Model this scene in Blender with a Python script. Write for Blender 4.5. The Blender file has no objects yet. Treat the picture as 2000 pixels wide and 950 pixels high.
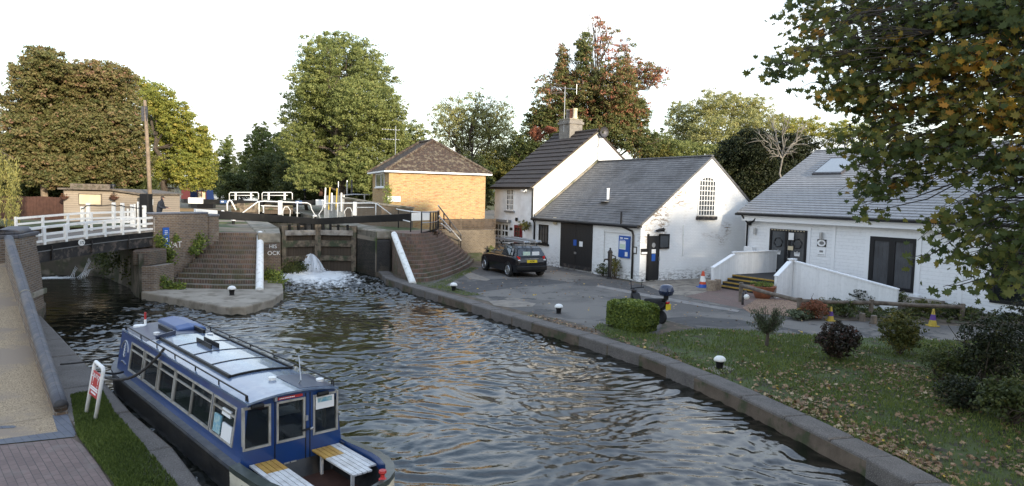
import bpy, math, random
import numpy as np
from mathutils import Vector, Matrix
R_=math.radians
scene=bpy.context.scene
COL=scene.collection
# ---------------------------------------------------------------- camera
FPX=1333.0; CAM_H=4.3; PITCH=math.atan(92/1333); ROLL=0.024
_F=Vector((0,math.cos(PITCH),-math.sin(PITCH))); _U0=Vector((0,math.sin(PITCH),math.cos(PITCH))); _R0=Vector((1,0,0))
_R=_R0*math.cos(ROLL)+_U0*math.sin(ROLL); _U=_U0*math.cos(ROLL)-_R0*math.sin(ROLL)
CAM=Vector((0,0,CAM_H))
cd=bpy.data.cameras.new('camera'); co=bpy.data.objects.new('camera',cd); COL.objects.link(co)
cd.lens=24.0; cd.sensor_width=36.0; cd.sensor_fit='HORIZONTAL'; cd.clip_start=0.1; cd.clip_end=3000
m=Matrix.Identity(4)
for i in range(3): m[i][0]=_R[i]; m[i][1]=_U[i]; m[i][2]=-_F[i]; m[i][3]=CAM[i]
co.matrix_world=m; scene.camera=co
# ---------------------------------------------------------------- light
SUN_EL=R_(11); SUN_AZ=Vector((0.56,-0.83,0)).normalized()     # direction towards the sun
W=bpy.data.worlds.new('World'); scene.world=W; W.use_nodes=True
nt=W.node_tree; nt.nodes.clear()
def _n(t,**k):
    n=nt.nodes.new(t)
    for a,b in k.items(): setattr(n,a,b)
    return n
wo=_n('ShaderNodeOutputWorld'); bg=_n('ShaderNodeBackground'); bg.inputs[1].default_value=0.12
sky=_n('ShaderNodeTexSky',sky_type='NISHITA'); sky.sun_disc=False; sky.sun_elevation=SUN_EL
sky.sun_rotation=math.atan2(SUN_AZ.x,SUN_AZ.y); sky.air_density=1.0; sky.dust_density=0.7; sky.ozone_density=1.0
tc=_n('ShaderNodeTexCoord'); sep=_n('ShaderNodeSeparateXYZ'); nt.links.new(tc.outputs['Generated'],sep.inputs[0])
mp=_n('ShaderNodeMapping'); mp.inputs['Scale'].default_value=(2.2,2.2,6.0); nt.links.new(tc.outputs['Generated'],mp.inputs[0])
no=_n('ShaderNodeTexNoise'); no.inputs['Scale'].default_value=1.15; no.inputs['Detail'].default_value=6; no.inputs['Roughness'].default_value=.6
nt.links.new(mp.outputs[0],no.inputs['Vector'])
rz=_n('ShaderNodeMapRange'); rz.inputs[1].default_value=0.05; rz.inputs[2].default_value=0.75; rz.inputs[3].default_value=0.98; rz.inputs[4].default_value=0.75
nt.links.new(sep.outputs[2],rz.inputs[0])
rn=_n('ShaderNodeMapRange'); rn.inputs[1].default_value=0.3; rn.inputs[2].default_value=0.7; rn.inputs[3].default_value=-0.75; rn.inputs[4].default_value=0.20
nt.links.new(no.outputs[0],rn.inputs[0])
ad=_n('ShaderNodeMath',operation='ADD',use_clamp=True); nt.links.new(rz.outputs[0],ad.inputs[0]); nt.links.new(rn.outputs[0],ad.inputs[1])
mx=_n('ShaderNodeMixRGB'); nt.links.new(ad.outputs[0],mx.inputs[0]); nt.links.new(sky.outputs[0],mx.inputs[1])
veil=_n('ShaderNodeMixRGB'); rv=_n('ShaderNodeMapRange'); rv.inputs[1].default_value=.24; rv.inputs[2].default_value=.56; nt.links.new(sep.outputs[2],rv.inputs[0]); nt.links.new(rv.outputs[0],veil.inputs[0]); veil.inputs[1].default_value=(4.0,4.07,4.14,1); veil.inputs[2].default_value=(3.5,4.15,5.3,1); nt.links.new(veil.outputs[0],mx.inputs[2])
nt.links.new(mx.outputs[0],bg.inputs[0]); nt.links.new(bg.outputs[0],wo.inputs[0])
sd=bpy.data.lights.new('sun','SUN'); sd.energy=2.2; sd.angle=R_(1.2); sd.color=(1.0,0.88,0.70)
so=bpy.data.objects.new('sun',sd); COL.objects.link(so)
sv=Vector((SUN_AZ.x*math.cos(SUN_EL),SUN_AZ.y*math.cos(SUN_EL),math.sin(SUN_EL)))
so.rotation_euler=sv.to_track_quat('Z','Y').to_euler(); so.location=(30,-30,40)
vs=scene.view_settings; vs.view_transform='Standard'; vs.look='None'; vs.exposure=1.75; vs.gamma=1.0; vs.use_curve_mapping=False
# ---------------------------------------------------------------- measuring helpers (sight lines to real planes)
def ray(u,v): return _F+_R*((u-1000)/FPX)-_U*((v-475)/FPX)
def G(u,v,z=0.0):
    d=ray(u,v); return CAM+d*((z-CAM_H)/d.z)
def D(u,v,Y):
    d=ray(u,v); return CAM+d*(Y/d.y)
def Z_at(u,v,Y): return D(u,v,Y).z
# ---------------------------------------------------------------- materials
def nodes(name):
    mt=bpy.data.materials.new(name); mt.use_nodes=True; t=mt.node_tree; b=t.nodes['Principled BSDF']; return mt,t,b
class T:
    def __init__(s,t): s.t=t
    def n(s,typ,ins=None,**k):
        x=s.t.nodes.new(typ)
        for a,b in k.items(): setattr(x,a,b)
        for a,b in (ins or {}).items():
            if isinstance(b,bpy.types.NodeSocket): s.t.links.new(b,x.inputs[a])
            else: x.inputs[a].default_value=b
        return x
    def l(s,a,b): s.t.links.new(a,b)
def c4(c): return (c[0],c[1],c[2],1)
def obcoord(q): return q.n('ShaderNodeTexCoord').outputs['Object']
def noise(q,vec,scale,detail=5,rough=.6):
    return q.n('ShaderNodeTexNoise',{'Vector':vec,'Scale':scale,'Detail':detail,'Roughness':rough}).outputs[0]
def ramp(q,fac,a,b,lo=.0,hi=1.0):
    return q.n('ShaderNodeMapRange',{0:fac,1:a,2:b,3:lo,4:hi}).outputs[0]
def mix(q,f,a,b,mode='MIX'):
    ins={0:f}
    ins[1]=a if isinstance(a,bpy.types.NodeSocket) else c4(a)
    ins[2]=b if isinstance(b,bpy.types.NodeSocket) else c4(b)
    return q.n('ShaderNodeMixRGB',ins,blend_type=mode).outputs[0]
def bump(q,b,h,strength,dist=.02):
    bm=q.n('ShaderNodeBump',{'Height':h,'Strength':strength,'Distance':dist}); q.l(bm.outputs[0],b.inputs['Normal'])
def mat(name,col,rough=.7,metal=0,col2=None,ns=3.0,lo=.4,hi=.65,bs=0,bst=.3,spec=.5,coat=0,col3=None,ns3=20,bd=.02):
    mt,t,b=nodes(name); q=T(t); b.inputs['Roughness'].default_value=rough; b.inputs['Metallic'].default_value=metal
    b.inputs['Specular IOR Level'].default_value=spec; b.inputs['Coat Weight'].default_value=coat
    v=obcoord(q); c=None
    if col2: c=mix(q,ramp(q,noise(q,v,ns),lo,hi),col,col2)
    if col3: c=mix(q,ramp(q,noise(q,v,ns3,3),.5,.62),c if c else col,col3)
    if c: q.l(c,b.inputs['Base Color'])
    else: b.inputs['Base Color'].default_value=c4(col)
    if bs: bump(q,b,noise(q,v,bs,6),bst,bd)
    return mt
def wallvec(q,sx=1,sy=1,sz=1):
    s=q.n('ShaderNodeSeparateXYZ',{0:obcoord(q)})
    a=q.n('ShaderNodeMath',{0:s.outputs[0],1:sx},operation='MULTIPLY').outputs[0]
    b=q.n('ShaderNodeMath',{0:s.outputs[1],1:sy},operation='MULTIPLY').outputs[0]
    x=q.n('ShaderNodeMath',{0:a,1:b},operation='ADD').outputs[0]
    z=q.n('ShaderNodeMath',{0:s.outputs[2],1:sz},operation='MULTIPLY').outputs[0]
    return q.n('ShaderNodeCombineXYZ',{0:x,1:z}).outputs[0]
def flatvec(q,ang=0):
    return q.n('ShaderNodeMapping',{0:obcoord(q),2:(0,0,ang)}).outputs[0]
def brick(name,c1,c2,mortar,bw=.225,rh=.075,ms=.012,vec=None,rough=.85,bst=.5,stain=None,ns=.8,lo=.5,hi=.7,white=None,off=.5,bias=0,streak=None,moss=None,sxyz=(1,1,1),bd=.012):
    mt,t,b=nodes(name); q=T(t); b.inputs['Roughness'].default_value=rough
    v=vec(q) if vec else wallvec(q,*sxyz)
    br=q.n('ShaderNodeTexBrick',{'Vector':v,'Color1':c4(c1),'Color2':c4(c2),'Mortar':c4(mortar),'Scale':1,'Mortar Size':ms,'Brick Width':bw,'Row Height':rh,'Bias':bias},offset=off)
    c=br.outputs[0]; o=obcoord(q)
    c=mix(q,ramp(q,noise(q,o,11,4),.3,.75,0,.45),c,tuple(.6*x for x in c2))
    if streak:
        for i_,(sc_,lo_,hi_) in enumerate(streak):
            vv=q.n('ShaderNodeMapping',{0:o,1:(i_*7.3,0,0),3:(1.6,1.6,9.0)}).outputs[0]; c=mix(q,ramp(q,noise(q,vv,1.5,4,.75),lo_,hi_,0,.85),c,sc_)
    if stain: c=mix(q,ramp(q,noise(q,o,ns,7,.65),lo,hi),c,stain)
    if white: c=mix(q,ramp(q,noise(q,o,3.1,8,.7),white[1],white[1]+.05),c,white[0])
    if moss:
        s=q.n('ShaderNodeSeparateXYZ',{0:o}).outputs[2]
        f=q.n('ShaderNodeMath',{0:ramp(q,noise(q,o,1.7,7,.7),.42,.62),1:ramp(q,s,moss[1],moss[2],1,0)},operation='MULTIPLY').outputs[0]
        c=mix(q,f,c,moss[0])
    q.l(c,b.inputs['Base Color'])
    h=q.n('ShaderNodeMath',{0:q.n('ShaderNodeMath',{0:br.outputs[1],1:-1},operation='MULTIPLY').outputs[0],1:q.n('ShaderNodeMath',{0:noise(q,o,30,3),1:.35},operation='MULTIPLY').outputs[0]},operation='ADD').outputs[0]
    bump(q,b,h,bst,bd); return mt
def leafmat(name,stops,trans=.35,rough=.55):
    mt,t,b=nodes(name); q=T(t); b.inputs['Roughness'].default_value=rough; b.inputs['Specular IOR Level'].default_value=.25
    a=q.n('ShaderNodeAttribute',attribute_name='tone')
    r=q.n('ShaderNodeValToRGB',{0:a.outputs['Fac']}); e=r.color_ramp.elements
    while len(e)<len(stops): e.new(.5)
    for i,(p,c) in enumerate(stops): e[i].position=p; e[i].color=c4(c)
    q.l(r.outputs[0],b.inputs['Base Color'])
    tr=q.n('ShaderNodeBsdfTranslucent',{0:r.outputs[0]}); ms=q.n('ShaderNodeMixShader',{0:trans,1:b.outputs[0],2:tr.outputs[0]})
    q.l(ms.outputs[0],t.nodes['Material Output'].inputs[0]); return mt
def glassmat(name,tint=(.02,.025,.03),alpha=.45,rough=.03):
    mt,t,b=nodes(name); q=T(t); b.inputs['Base Color'].default_value=c4(tint); b.inputs['Roughness'].default_value=rough; b.inputs['Specular IOR Level'].default_value=.6
    tr=q.n('ShaderNodeBsdfTransparent',{0:(.85,.88,.88,1)}); ms=q.n('ShaderNodeMixShader',{0:1-alpha,1:b.outputs[0],2:tr.outputs[0]})
    q.l(ms.outputs[0],t.nodes['Material Output'].inputs[0]); return mt
X={}
X['white']=mat('white_paint',(.78,.77,.74),.5,col2=(.62,.60,.55),ns=5,lo=.55,hi=.75)
X['white_post']=mat('white_masonry_paint',(.78,.77,.73),.7,col2=(.50,.48,.42),ns=6,lo=.52,hi=.72,bs=25,bst=.3)
X['white_trim']=mat('white_trim',(.78,.79,.80),.45)
X['black']=mat('black_paint',(.008,.008,.009),.5,col2=(.018,.017,.016),ns=4,spec=.25)
X['blackbeam']=mat('black_beam_paint',(.008,.008,.008),.6,col2=(.022,.02,.018),ns=3,lo=.52,hi=.72,bs=14,bst=.3,spec=.25)
X['blackmetal']=mat('black_metal',(.009,.009,.011),.45,spec=.3)
X['iron']=mat('grey_iron',(.10,.10,.11),.55,metal=.5,col2=(.05,.04,.035),ns=8)
X['galv']=mat('galvanised_metal',(.42,.43,.44),.4,metal=.8)
X['alu']=mat('aluminium',(.62,.63,.64),.3,metal=.9)
X['wood_grey']=mat('weathered_timber',(.17,.14,.11),.85,col2=(.085,.066,.05),ns=5,bs=20,bst=.4)
X['gate_wood']=mat('wet_gate_timber',(.20,.155,.105),.8,col2=(.06,.045,.03),ns=3.5,lo=.42,hi=.62,bs=18,bst=.5,col3=(.05,.06,.03),ns3=1.6)
X['gate_rail']=mat('pale_gate_rail',(.33,.295,.25),.85,col2=(.16,.135,.11),ns=4,bs=22,bst=.4)
X['rust_wood']=mat('brown_fence_boards',(.075,.032,.02),.8,col2=(.05,.02,.012),ns=4,bs=15,bst=.3)
X['pole']=mat('pole_timber',(.24,.18,.125),.85,col2=(.15,.11,.075),ns=4,bs=20,bst=.3)
X['bark']=mat('bark',(.085,.065,.05),.9,col2=(.05,.04,.03),ns=5,bs=12,bst=.5)
X['palebark']=mat('pale_bark',(.22,.20,.17),.9,col2=(.14,.125,.105),ns=5)
X['blue_sign']=mat('blue_sign',(.015,.085,.36),.4)
X['paper']=mat('paper',(.75,.75,.74),.6)
X['letters']=mat('white_letters',(.8,.8,.8),.5)
X['graffiti']=mat('white_daub',(.68,.68,.66),.8)
X['stone']=mat('pale_stone',(.30,.265,.21),.9,col2=(.17,.145,.11),ns=2.5,bs=14,bst=.5,col3=(.10,.10,.06),ns3=1.2)
X['coping']=mat('kerb_granite',(.125,.108,.096),.9,col2=(.07,.06,.053),ns=2.2,lo=.35,hi=.7,bs=40,bst=.5,col3=(.18,.165,.145),ns3=55)
X['concrete']=mat('concrete',(.27,.235,.19),.9,col2=(.17,.145,.115),ns=.9,bs=30,bst=.4,col3=(.12,.10,.08),ns3=2.4)
X['quaytop']=mat('quay_stone',(.32,.28,.225),.9,col2=(.24,.205,.16),ns=.9,bs=30,bst=.12,col3=(.19,.16,.12),ns3=1.6)
X['yellow']=mat('yellow_plastic',(.46,.33,.035),.55,col2=(.36,.26,.04),ns=7)
X['purple']=mat('purple_print',(.09,.035,.22),.5)
X['red']=mat('red_plastic',(.42,.025,.025),.45); X['red_door']=mat('dark_red_door_paint',(.17,.018,.022),.4)
X['orange_red']=mat('cone_orange',(.60,.075,.02),.5,col2=(.42,.05,.02),ns=6)
X['rubber']=mat('rubber',(.018,.018,.018),.8)
X['glass']=mat('dark_window_glass',(.012,.014,.016),.04,spec=.8)
X['greyglass']=mat('dusty_window_glass',(.055,.06,.065),.12,spec=.7,col2=(.05,.055,.06),ns=1.5)
X['skyglass']=mat('skylight_glass',(.25,.27,.28),.15,spec=.9)
X['clear']=glassmat('cabin_glass')
X['carglass']=glassmat('car_glass',(.01,.012,.014),.7)
X['leadgrey']=mat('lead_flashing',(.18,.18,.18),.6)
X['terracotta']=mat('terracotta',(.32,.12,.06),.8,col2=(.22,.085,.045),ns=5)
X['cream']=mat('cream_panel',(.62,.53,.36),.6,col2=(.52,.44,.29),ns=2)
def painted_brick(name,worn,seed):
    mt,t,b=nodes(name); q=T(t); v=wallvec(q); o=obcoord(q); b.inputs['Roughness'].default_value=.8
    br=q.n('ShaderNodeTexBrick',{'Vector':v,'Color1':(.78,.78,.77,1),'Color2':(.82,.82,.81,1),'Mortar':(.74,.74,.73,1),'Scale':1,'Mortar Size':.012,'Brick Width':.24,'Row Height':.082})
    raw=q.n('ShaderNodeTexBrick',{'Vector':v,'Color1':(.34,.22,.11,1),'Color2':(.25,.19,.14,1),'Mortar':(.20,.18,.16,1),'Scale':1,'Mortar Size':.014,'Brick Width':.24,'Row Height':.082})
    c=mix(q,ramp(q,noise(q,o,.7,6),.4,.7,0,.5),br.outputs[0],(.68,.67,.65))
    st=q.n('ShaderNodeMapping',{0:v,1:(seed,seed,0),3:(1.0,3.0,1)}).outputs[0]
    big=ramp(q,noise(q,q.n('ShaderNodeMapping',{0:o,1:(seed,0,0)}).outputs[0],.38,2),.50,.62)
    fine=ramp(q,noise(q,st,2.6,9,.8),.56-worn*.06,.60-worn*.06)
    f=q.n('ShaderNodeMath',{0:big,1:fine},operation='MULTIPLY').outputs[0]
    gx_=ramp(q,q.n('ShaderNodeSeparateXYZ',{0:o}).outputs[0],9.9,10.15,.12,1); f=q.n('ShaderNodeMath',{0:f,1:gx_},operation='MULTIPLY').outputs[0]
    c=mix(q,f,c,raw.outputs[0])
    z=q.n('ShaderNodeSeparateXYZ',{0:o}).outputs[2]
    base=q.n('ShaderNodeMath',{0:ramp(q,z,0.0,.75,1,0),1:ramp(q,noise(q,st,3.4,8,.75),.48,.58)},operation='MULTIPLY').outputs[0]
    c=mix(q,base,c,(.10,.085,.07)); q.l(c,b.inputs['Base Color'])
    h=q.n('ShaderNodeMath',{0:br.outputs[1],1:-1},operation='MULTIPLY').outputs[0]
    h=q.n('ShaderNodeMath',{0:h,1:q.n('ShaderNodeMath',{0:f,1:-.7},operation='MULTIPLY').outputs[0]},operation='ADD').outputs[0]
    h=q.n('ShaderNodeMath',{0:h,1:q.n('ShaderNodeMath',{0:noise(q,o,9,4),1:.8},operation='MULTIPLY').outputs[0]},operation='ADD').outputs[0]
    bump(q,b,h,.38,.012); return mt
X['pbrick']=painted_brick('white_painted_brick',1.0,1.3)
X['pbrick_c']=mat('white_render',(.82,.83,.84),.75,col2=(.66,.66,.66),ns=1.2,bs=9,bst=.25)
X['brick_yellow']=brick('yellow_stock_brick',(.48,.345,.14),(.36,.21,.09),(.40,.33,.23),bias=-.15,streak=(((.34,.115,.055),.54,.60),((.56,.42,.22),.58,.68),((.60,.38,.13),.55,.72)),bw=.26,rh=.095)
X['brick_dark']=brick('old_lock_brick',(.15,.085,.055),(.085,.062,.055),(.20,.175,.14),moss=((.055,.055,.022),-.5,2.6),stain=(.06,.05,.045),ns=.9,lo=.48,hi=.66)
X['brick_mix']=brick('mixed_parapet_brick',(.21,.135,.08),(.11,.075,.055),(.25,.225,.19),stain=(.26,.22,.17),ns=2.6,lo=.55,hi=.70,white=((.5,.48,.44),.66))
X['brick_step']=brick('red_step_brick',(.255,.13,.09),(.14,.088,.072),(.21,.175,.145),bw=.115,rh=.189,off=0.0,ms=.012,moss=((.06,.065,.025),-.4,3.2),bst=.8)
X['brick_step_l']=brick('dark_step_brick',(.185,.10,.068),(.085,.06,.052),(.24,.205,.165),bw=.115,rh=.189,off=0.0,ms=.014,moss=((.06,.065,.025),-.4,3.2),bst=.8)
X['brick_low']=brick('garden_wall_brick',(.20,.155,.10),(.12,.09,.06),(.24,.21,.17),bw=.26,rh=.09)
X['brick_chim']=brick('chimney_brick',(.26,.235,.20),(.16,.14,.12),(.30,.28,.25),stain=(.10,.09,.08),ns=1.5)
X['bluebrick']=brick('blue_engineering_brick',(.060,.060,.070),(.095,.09,.10),(.035,.035,.035),bw=.11,rh=4.0,ms=.006,off=0,vec=lambda q:flatvec(q,R_(-130)),rough=.6,stain=(.15,.12,.10),ns=2.2,lo=.5,hi=.7)
X['slate']=brick('grey_slate',(.150,.148,.148),(.095,.094,.096),(.03,.03,.032),bw=.30,rh=.20,ms=.006,sxyz=(1,0,1.66),rough=.62,bst=.35,stain=(.055,.052,.05),ns=.6)
X['slate_h']=brick('pale_grey_slate',(.35,.34,.335),(.29,.283,.28),(.09,.09,.095),bw=.33,rh=.22,ms=.008,sxyz=(1,0,1.9),rough=.6,bst=.35,stain=(.29,.285,.28),ns=.8)
X['tile']=brick('brown_roof_tile',(.060,.043,.034),(.042,.031,.026),(.015,.012,.01),bw=.33,rh=.31,ms=.012,sxyz=(1,0,1.62),rough=.8,stain=(.075,.062,.045),ns=1.1,lo=.58,hi=.75,white=((.34,.33,.27),.755))
X['tile_b']=brick('mossy_plain_tile',(.105,.062,.042),(.066,.046,.036),(.02,.017,.014),bw=.18,rh=.12,ms=.012,sxyz=(1,1,1.9),rough=.85,stain=(.17,.14,.095),ns=4.2,lo=.50,hi=.62)
def boards(name,col,axis,w,gap=.06,col2=None,rough=.55,dark=.35,bst=.6):
    mt,t,b=nodes(name); q=T(t); b.inputs['Roughness'].default_value=rough
    s=q.n('ShaderNodeSeparateXYZ',{0:obcoord(q)})
    if axis=='z': a=s.outputs[2]
    else: a=q.n('ShaderNodeMath',{0:s.outputs[0],1:s.outputs[1]},operation='ADD').outputs[0]
    a=q.n('ShaderNodeMath',{0:a,1:1/w},operation='MULTIPLY').outputs[0]
    fr=q.n('ShaderNodeMath',{0:a},operation='FRACT').outputs[0]; fl=q.n('ShaderNodeMath',{0:a},operation='FLOOR').outputs[0]
    wn=q.n('ShaderNodeTexWhiteNoise',{'W':fl},noise_dimensions='1D').outputs[0]
    c=mix(q,ramp(q,wn,0,1,0,.5),col,col2 or tuple(x*.8 for x in col))
    c=mix(q,ramp(q,noise(q,obcoord(q),6,5),.5,.75,0,.35),c,tuple(x*.6 for x in col))
    gp=ramp(q,fr,0,gap,1,0); c=mix(q,gp,c,tuple(x*dark for x in col)); q.l(c,b.inputs['Base Color'])
    h=q.n('ShaderNodeMath',{0:ramp(q,fr,0,gap,-1,0),1:q.n('ShaderNodeMath',{0:fr,1:-.5},operation='MULTIPLY').outputs[0]},operation='ADD').outputs[0]
    bump(q,b,h,bst,.02); return mt
X['clad']=boards('white_shiplap_cladding',(.78,.79,.80),'z',.165,.05,(.74,.75,.76),dark=.42)
X['vboard']=boards('white_vertical_boards',(.78,.79,.79),'x',.15,.06,dark=.7)
X['shedwood']=boards('grey_lap_boards',(.36,.30,.235),'z',.13,.14,(.25,.205,.16),.85,.2)
X['darkboard']=boards('black_door_boards',(.007,.007,.008),'x',.14,.06,(.010,.010,.010),.6)
X['gateplank']=boards('gate_planking',(.085,.062,.042),'x',.2,.1,(.035,.026,.018),.85,.15)
# ground stuffs
def asphalt():
    mt,t,b=nodes('worn_asphalt'); q=T(t); o=obcoord(q); b.inputs['Roughness'].default_value=.85
    c=mix(q,ramp(q,noise(q,o,.22,6,.62),.44,.54),(.088,.080,.072),(.150,.136,.118))
    c=mix(q,ramp(q,noise(q,o,.55,8,.7),.56,.60),c,(.052,.049,.046))
    c=mix(q,ramp(q,noise(q,o,.33,5,.55),.62,.64),c,(.20,.17,.135))
    c=mix(q,ramp(q,noise(q,o,70,2),.62,.7,0,.6),c,(.21,.20,.19)); q.l(c,b.inputs['Base Color']); bump(q,b,noise(q,o,60,4),.35,.01); return mt
X['asphalt']=asphalt()
X['dirt']=mat('leafy_dirt',(.085,.062,.043),.95,col2=(.14,.105,.075),ns=1.7,bs=20,bst=.5,col3=(.05,.055,.025),ns3=2.2)
X['grassbase']=mat('mossy_turf',(.055,.078,.018),.95,col2=(.085,.098,.024),ns=1.1,bs=25,bst=.6,col3=(.045,.035,.022),ns3=2.6)
X['moss']=mat('moss_strip',(.05,.06,.02),.95,col2=(.10,.09,.06),ns=4,bs=25,bst=.5)
X['upland']=mat('towpath_ground',(.24,.195,.145),.95,col2=(.155,.13,.095),ns=.5,bs=18,bst=.4,col3=(.045,.07,.015),ns3=.35)
X['gravelpath']=mat('resin_gravel',(.43,.325,.205),.9,col2=(.21,.15,.09),ns=45,lo=.42,hi=.58,bs=70,bst=.5,col3=(.26,.20,.145),ns3=.9,bd=.01)
X['shingle']=mat('shingle',(.35,.23,.15),.9,col2=(.16,.10,.07),ns=14,lo=.42,hi=.58,bs=16,bst=1.0,bd=.06)
X['paver']=brick('pink_block_paving',(.215,.148,.128),(.16,.112,.098),(.08,.065,.057),bw=.21,rh=.105,ms=.006,vec=lambda q:flatvec(q,R_(47)),stain=(.19,.16,.14),ns=1.2,bst=.3)
X['paver_r']=brick('brown_block_paving',(.20,.125,.10),(.155,.10,.085),(.10,.08,.07),bw=.21,rh=.105,ms=.007,vec=lambda q:flatvec(q,R_(58.7)),stain=(.13,.10,.08),ns=1.2,bst=.3)
X['bluepaver']=brick('blue_paver',(.105,.115,.14),(.135,.14,.165),(.07,.07,.075),bw=.4,rh=.11,ms=.006,off=0,vec=lambda q:flatvec(q,R_(43)),stain=(.15,.15,.15),ns=2,bst=.3)
def watermat():
    mt,t,b=nodes('canal_water'); q=T(t); o=obcoord(q)
    a=q.n('ShaderNodeAttribute',attribute_name='foam').outputs['Fac']
    nz=noise(q,q.n('ShaderNodeMapping',{0:o,2:(0,0,.46),3:(1.25,.7,1)}).outputs[0],2.6,10,.8)
    f=q.n('ShaderNodeMath',{0:nz,1:a},operation='ADD').outputs[0]; f=ramp(q,f,.76,.92)
    c=mix(q,f,(.006,.007,.005),(.78,.79,.78)); q.l(c,b.inputs['Base Color'])
    q.l(ramp(q,f,0,1,.02,.8),b.inputs['Roughness']); b.inputs['IOR'].default_value=1.333; b.inputs['Specular IOR Level'].default_value=.85
    h=q.n('ShaderNodeMath',{0:noise(q,o,7,4,.55),1:q.n('ShaderNodeMath',{0:f,1:1.5},operation='MULTIPLY').outputs[0]},operation='ADD').outputs[0]
    bump(q,b,h,.20,.03); return mt
X['water']=watermat()
X['spray']=mat('white_water',(.80,.81,.82),.5,spec=.6)
# ---------------------------------------------------------------- mesh helpers
WM={}
def tag(o,label=None,cat=None,group=None,kind=None):
    for k,v in (('label',label),('category',cat),('group',group),('kind',kind)):
        if v: o[k]=v
    return o
def thing(name,label,cat,loc=(0,0,0),rz=0,group=None):
    o=bpy.data.objects.new(name,None); COL.objects.link(o); o.location=loc; o.rotation_euler=(0,0,rz); o.empty_display_size=.1
    WM[o]=Matrix.Translation(loc)@Matrix.Rotation(rz,4,'Z'); return tag(o,label,cat,group)
class MB:
    def __init__(s): s.v=[]; s.f=[]
    def add(s,vs,fs):
        n=len(s.v); s.v+= [Vector(p) for p in vs]; s.f+=[tuple(i+n for i in f) for f in fs]; return s
    def quad(s,a,b,c,d): return s.add([a,b,c,d],[(0,1,2,3)])
    def hexa(s,p): return s.add(p,[(3,2,1,0),(4,5,6,7),(0,1,5,4),(1,2,6,5),(2,3,7,6),(3,0,4,7)])
    def box(s,x0,y0,z0,x1,y1,z1): return s.hexa([(x0,y0,z0),(x1,y0,z0),(x1,y1,z0),(x0,y1,z0),(x0,y0,z1),(x1,y0,z1),(x1,y1,z1),(x0,y1,z1)])
    def prism(s,pts,z0,z1):
        n=len(pts); a=sum(pts[i][0]*pts[(i+1)%n][1]-pts[(i+1)%n][0]*pts[i][1] for i in range(n))
        if a<0: pts=pts[::-1]
        zz=lambda z,p: z(p) if callable(z) else z
        vs=[(p[0],p[1],zz(z0,p)) for p in pts]+[(p[0],p[1],zz(z1,p)) for p in pts]
        return s.add(vs,[tuple(range(n-1,-1,-1)),tuple(range(n,2*n))]+[(i,(i+1)%n,n+(i+1)%n,n+i) for i in range(n)])
    def beam(s,a,b,w,h,up=(0,0,1)):
        a=Vector(a);b=Vector(b);d=(b-a).normalized();x=d.cross(Vector(up)).normalized();y=x.cross(d)
        x*=w/2;y*=h/2
        return s.hexa([a-x-y,a+x-y,a+x+y,a-x+y,b-x-y,b+x-y,b+x+y,b-x+y])
    def tube(s,pts,r,n=8,cap=True):
        pts=[Vector(p) for p in pts]; k=len(pts); rr=r if hasattr(r,'__len__') else [r]*k
        vs=[];fs=[];px=None
        for i,p in enumerate(pts):
            d=(pts[min(i+1,k-1)]-pts[max(i-1,0)]).normalized()
            if px is None: px=d.cross(Vector((0,0,1)) if abs(d.z)<.9 else Vector((1,0,0))).normalized()
            px=(px-d*px.dot(d)).normalized(); y=d.cross(px)
            for j in range(n):
                t=2*math.pi*j/n; vs.append(p+(px*math.cos(t)+y*math.sin(t))*rr[i])
        for i in range(k-1):
            for j in range(n): fs.append((i*n+j,i*n+(j+1)%n,(i+1)*n+(j+1)%n,(i+1)*n+j))
        if cap: fs+= [tuple(range(n-1,-1,-1)),tuple((k-1)*n+j for j in range(n))]
        return s.add(vs,fs)
    def lathe(s,prof,n=16,at=(0,0,0)):
        at=Vector(at);vs=[];fs=[];k=len(prof)
        for r,z in prof:
            for j in range(n):
                t=2*math.pi*j/n; vs.append(at+Vector((r*math.cos(t),r*math.sin(t),z)))
        for i in range(k-1):
            for j in range(n): fs.append((i*n+j,i*n+(j+1)%n,(i+1)*n+(j+1)%n,(i+1)*n+j))
        fs+= [tuple(range(n-1,-1,-1)),tuple((k-1)*n+j for j in range(n))]
        return s.add(vs,fs)
    def loft(s,secs,close=True,caps=True):
        n=len(secs[0]);vs=[p for q in secs for p in q];fs=[]
        for i in range(len(secs)-1):
            for j in range(n if close else n-1): fs.append((i*n+j,i*n+(j+1)%n,(i+1)*n+(j+1)%n,(i+1)*n+j))
        if caps: fs+=[tuple(range(n-1,-1,-1)),tuple((len(secs)-1)*n+j for j in range(n))]
        return s.add(vs,fs)
    def build(s,name,m,parent=None,world=False,bevel=0,smooth=False,seg=2):
        vs=s.v
        if parent is not None and world:
            inv=WM[parent].inverted(); vs=[inv@p for p in vs]
        me=bpy.data.meshes.new(name); me.from_pydata([tuple(p) for p in vs],[],s.f); me.update()
        me.materials.append(X[m] if isinstance(m,str) else m)
        o=bpy.data.objects.new(name,me); COL.objects.link(o)
        if parent is not None: o.parent=parent; WM[o]=WM[parent]
        else: WM[o]=Matrix.Identity(4)
        if smooth: me.polygons.foreach_set('use_smooth',[True]*len(me.polygons))
        if bevel:
            b=o.modifiers.new('bevel','BEVEL'); b.width=bevel; b.segments=seg; b.limit_method='ANGLE'; b.angle_limit=R_(40)
        return o
def struct(mb,name,m,**k): return tag(mb.build(name,m,**k),kind='structure')
def single(mb,name,m,label,cat,group=None,**k): return tag(mb.build(name,m,**k),label,cat,group)
def kids(o): return [c for c in bpy.data.objects if c.parent==o]
def copy_tree(o,parent=None):
    c=o.copy(); COL.objects.link(c)
    if parent is not None: c.parent=parent
    WM[c]=WM[o]
    for ch in kids(o): copy_tree(ch,c)
    return c
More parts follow.
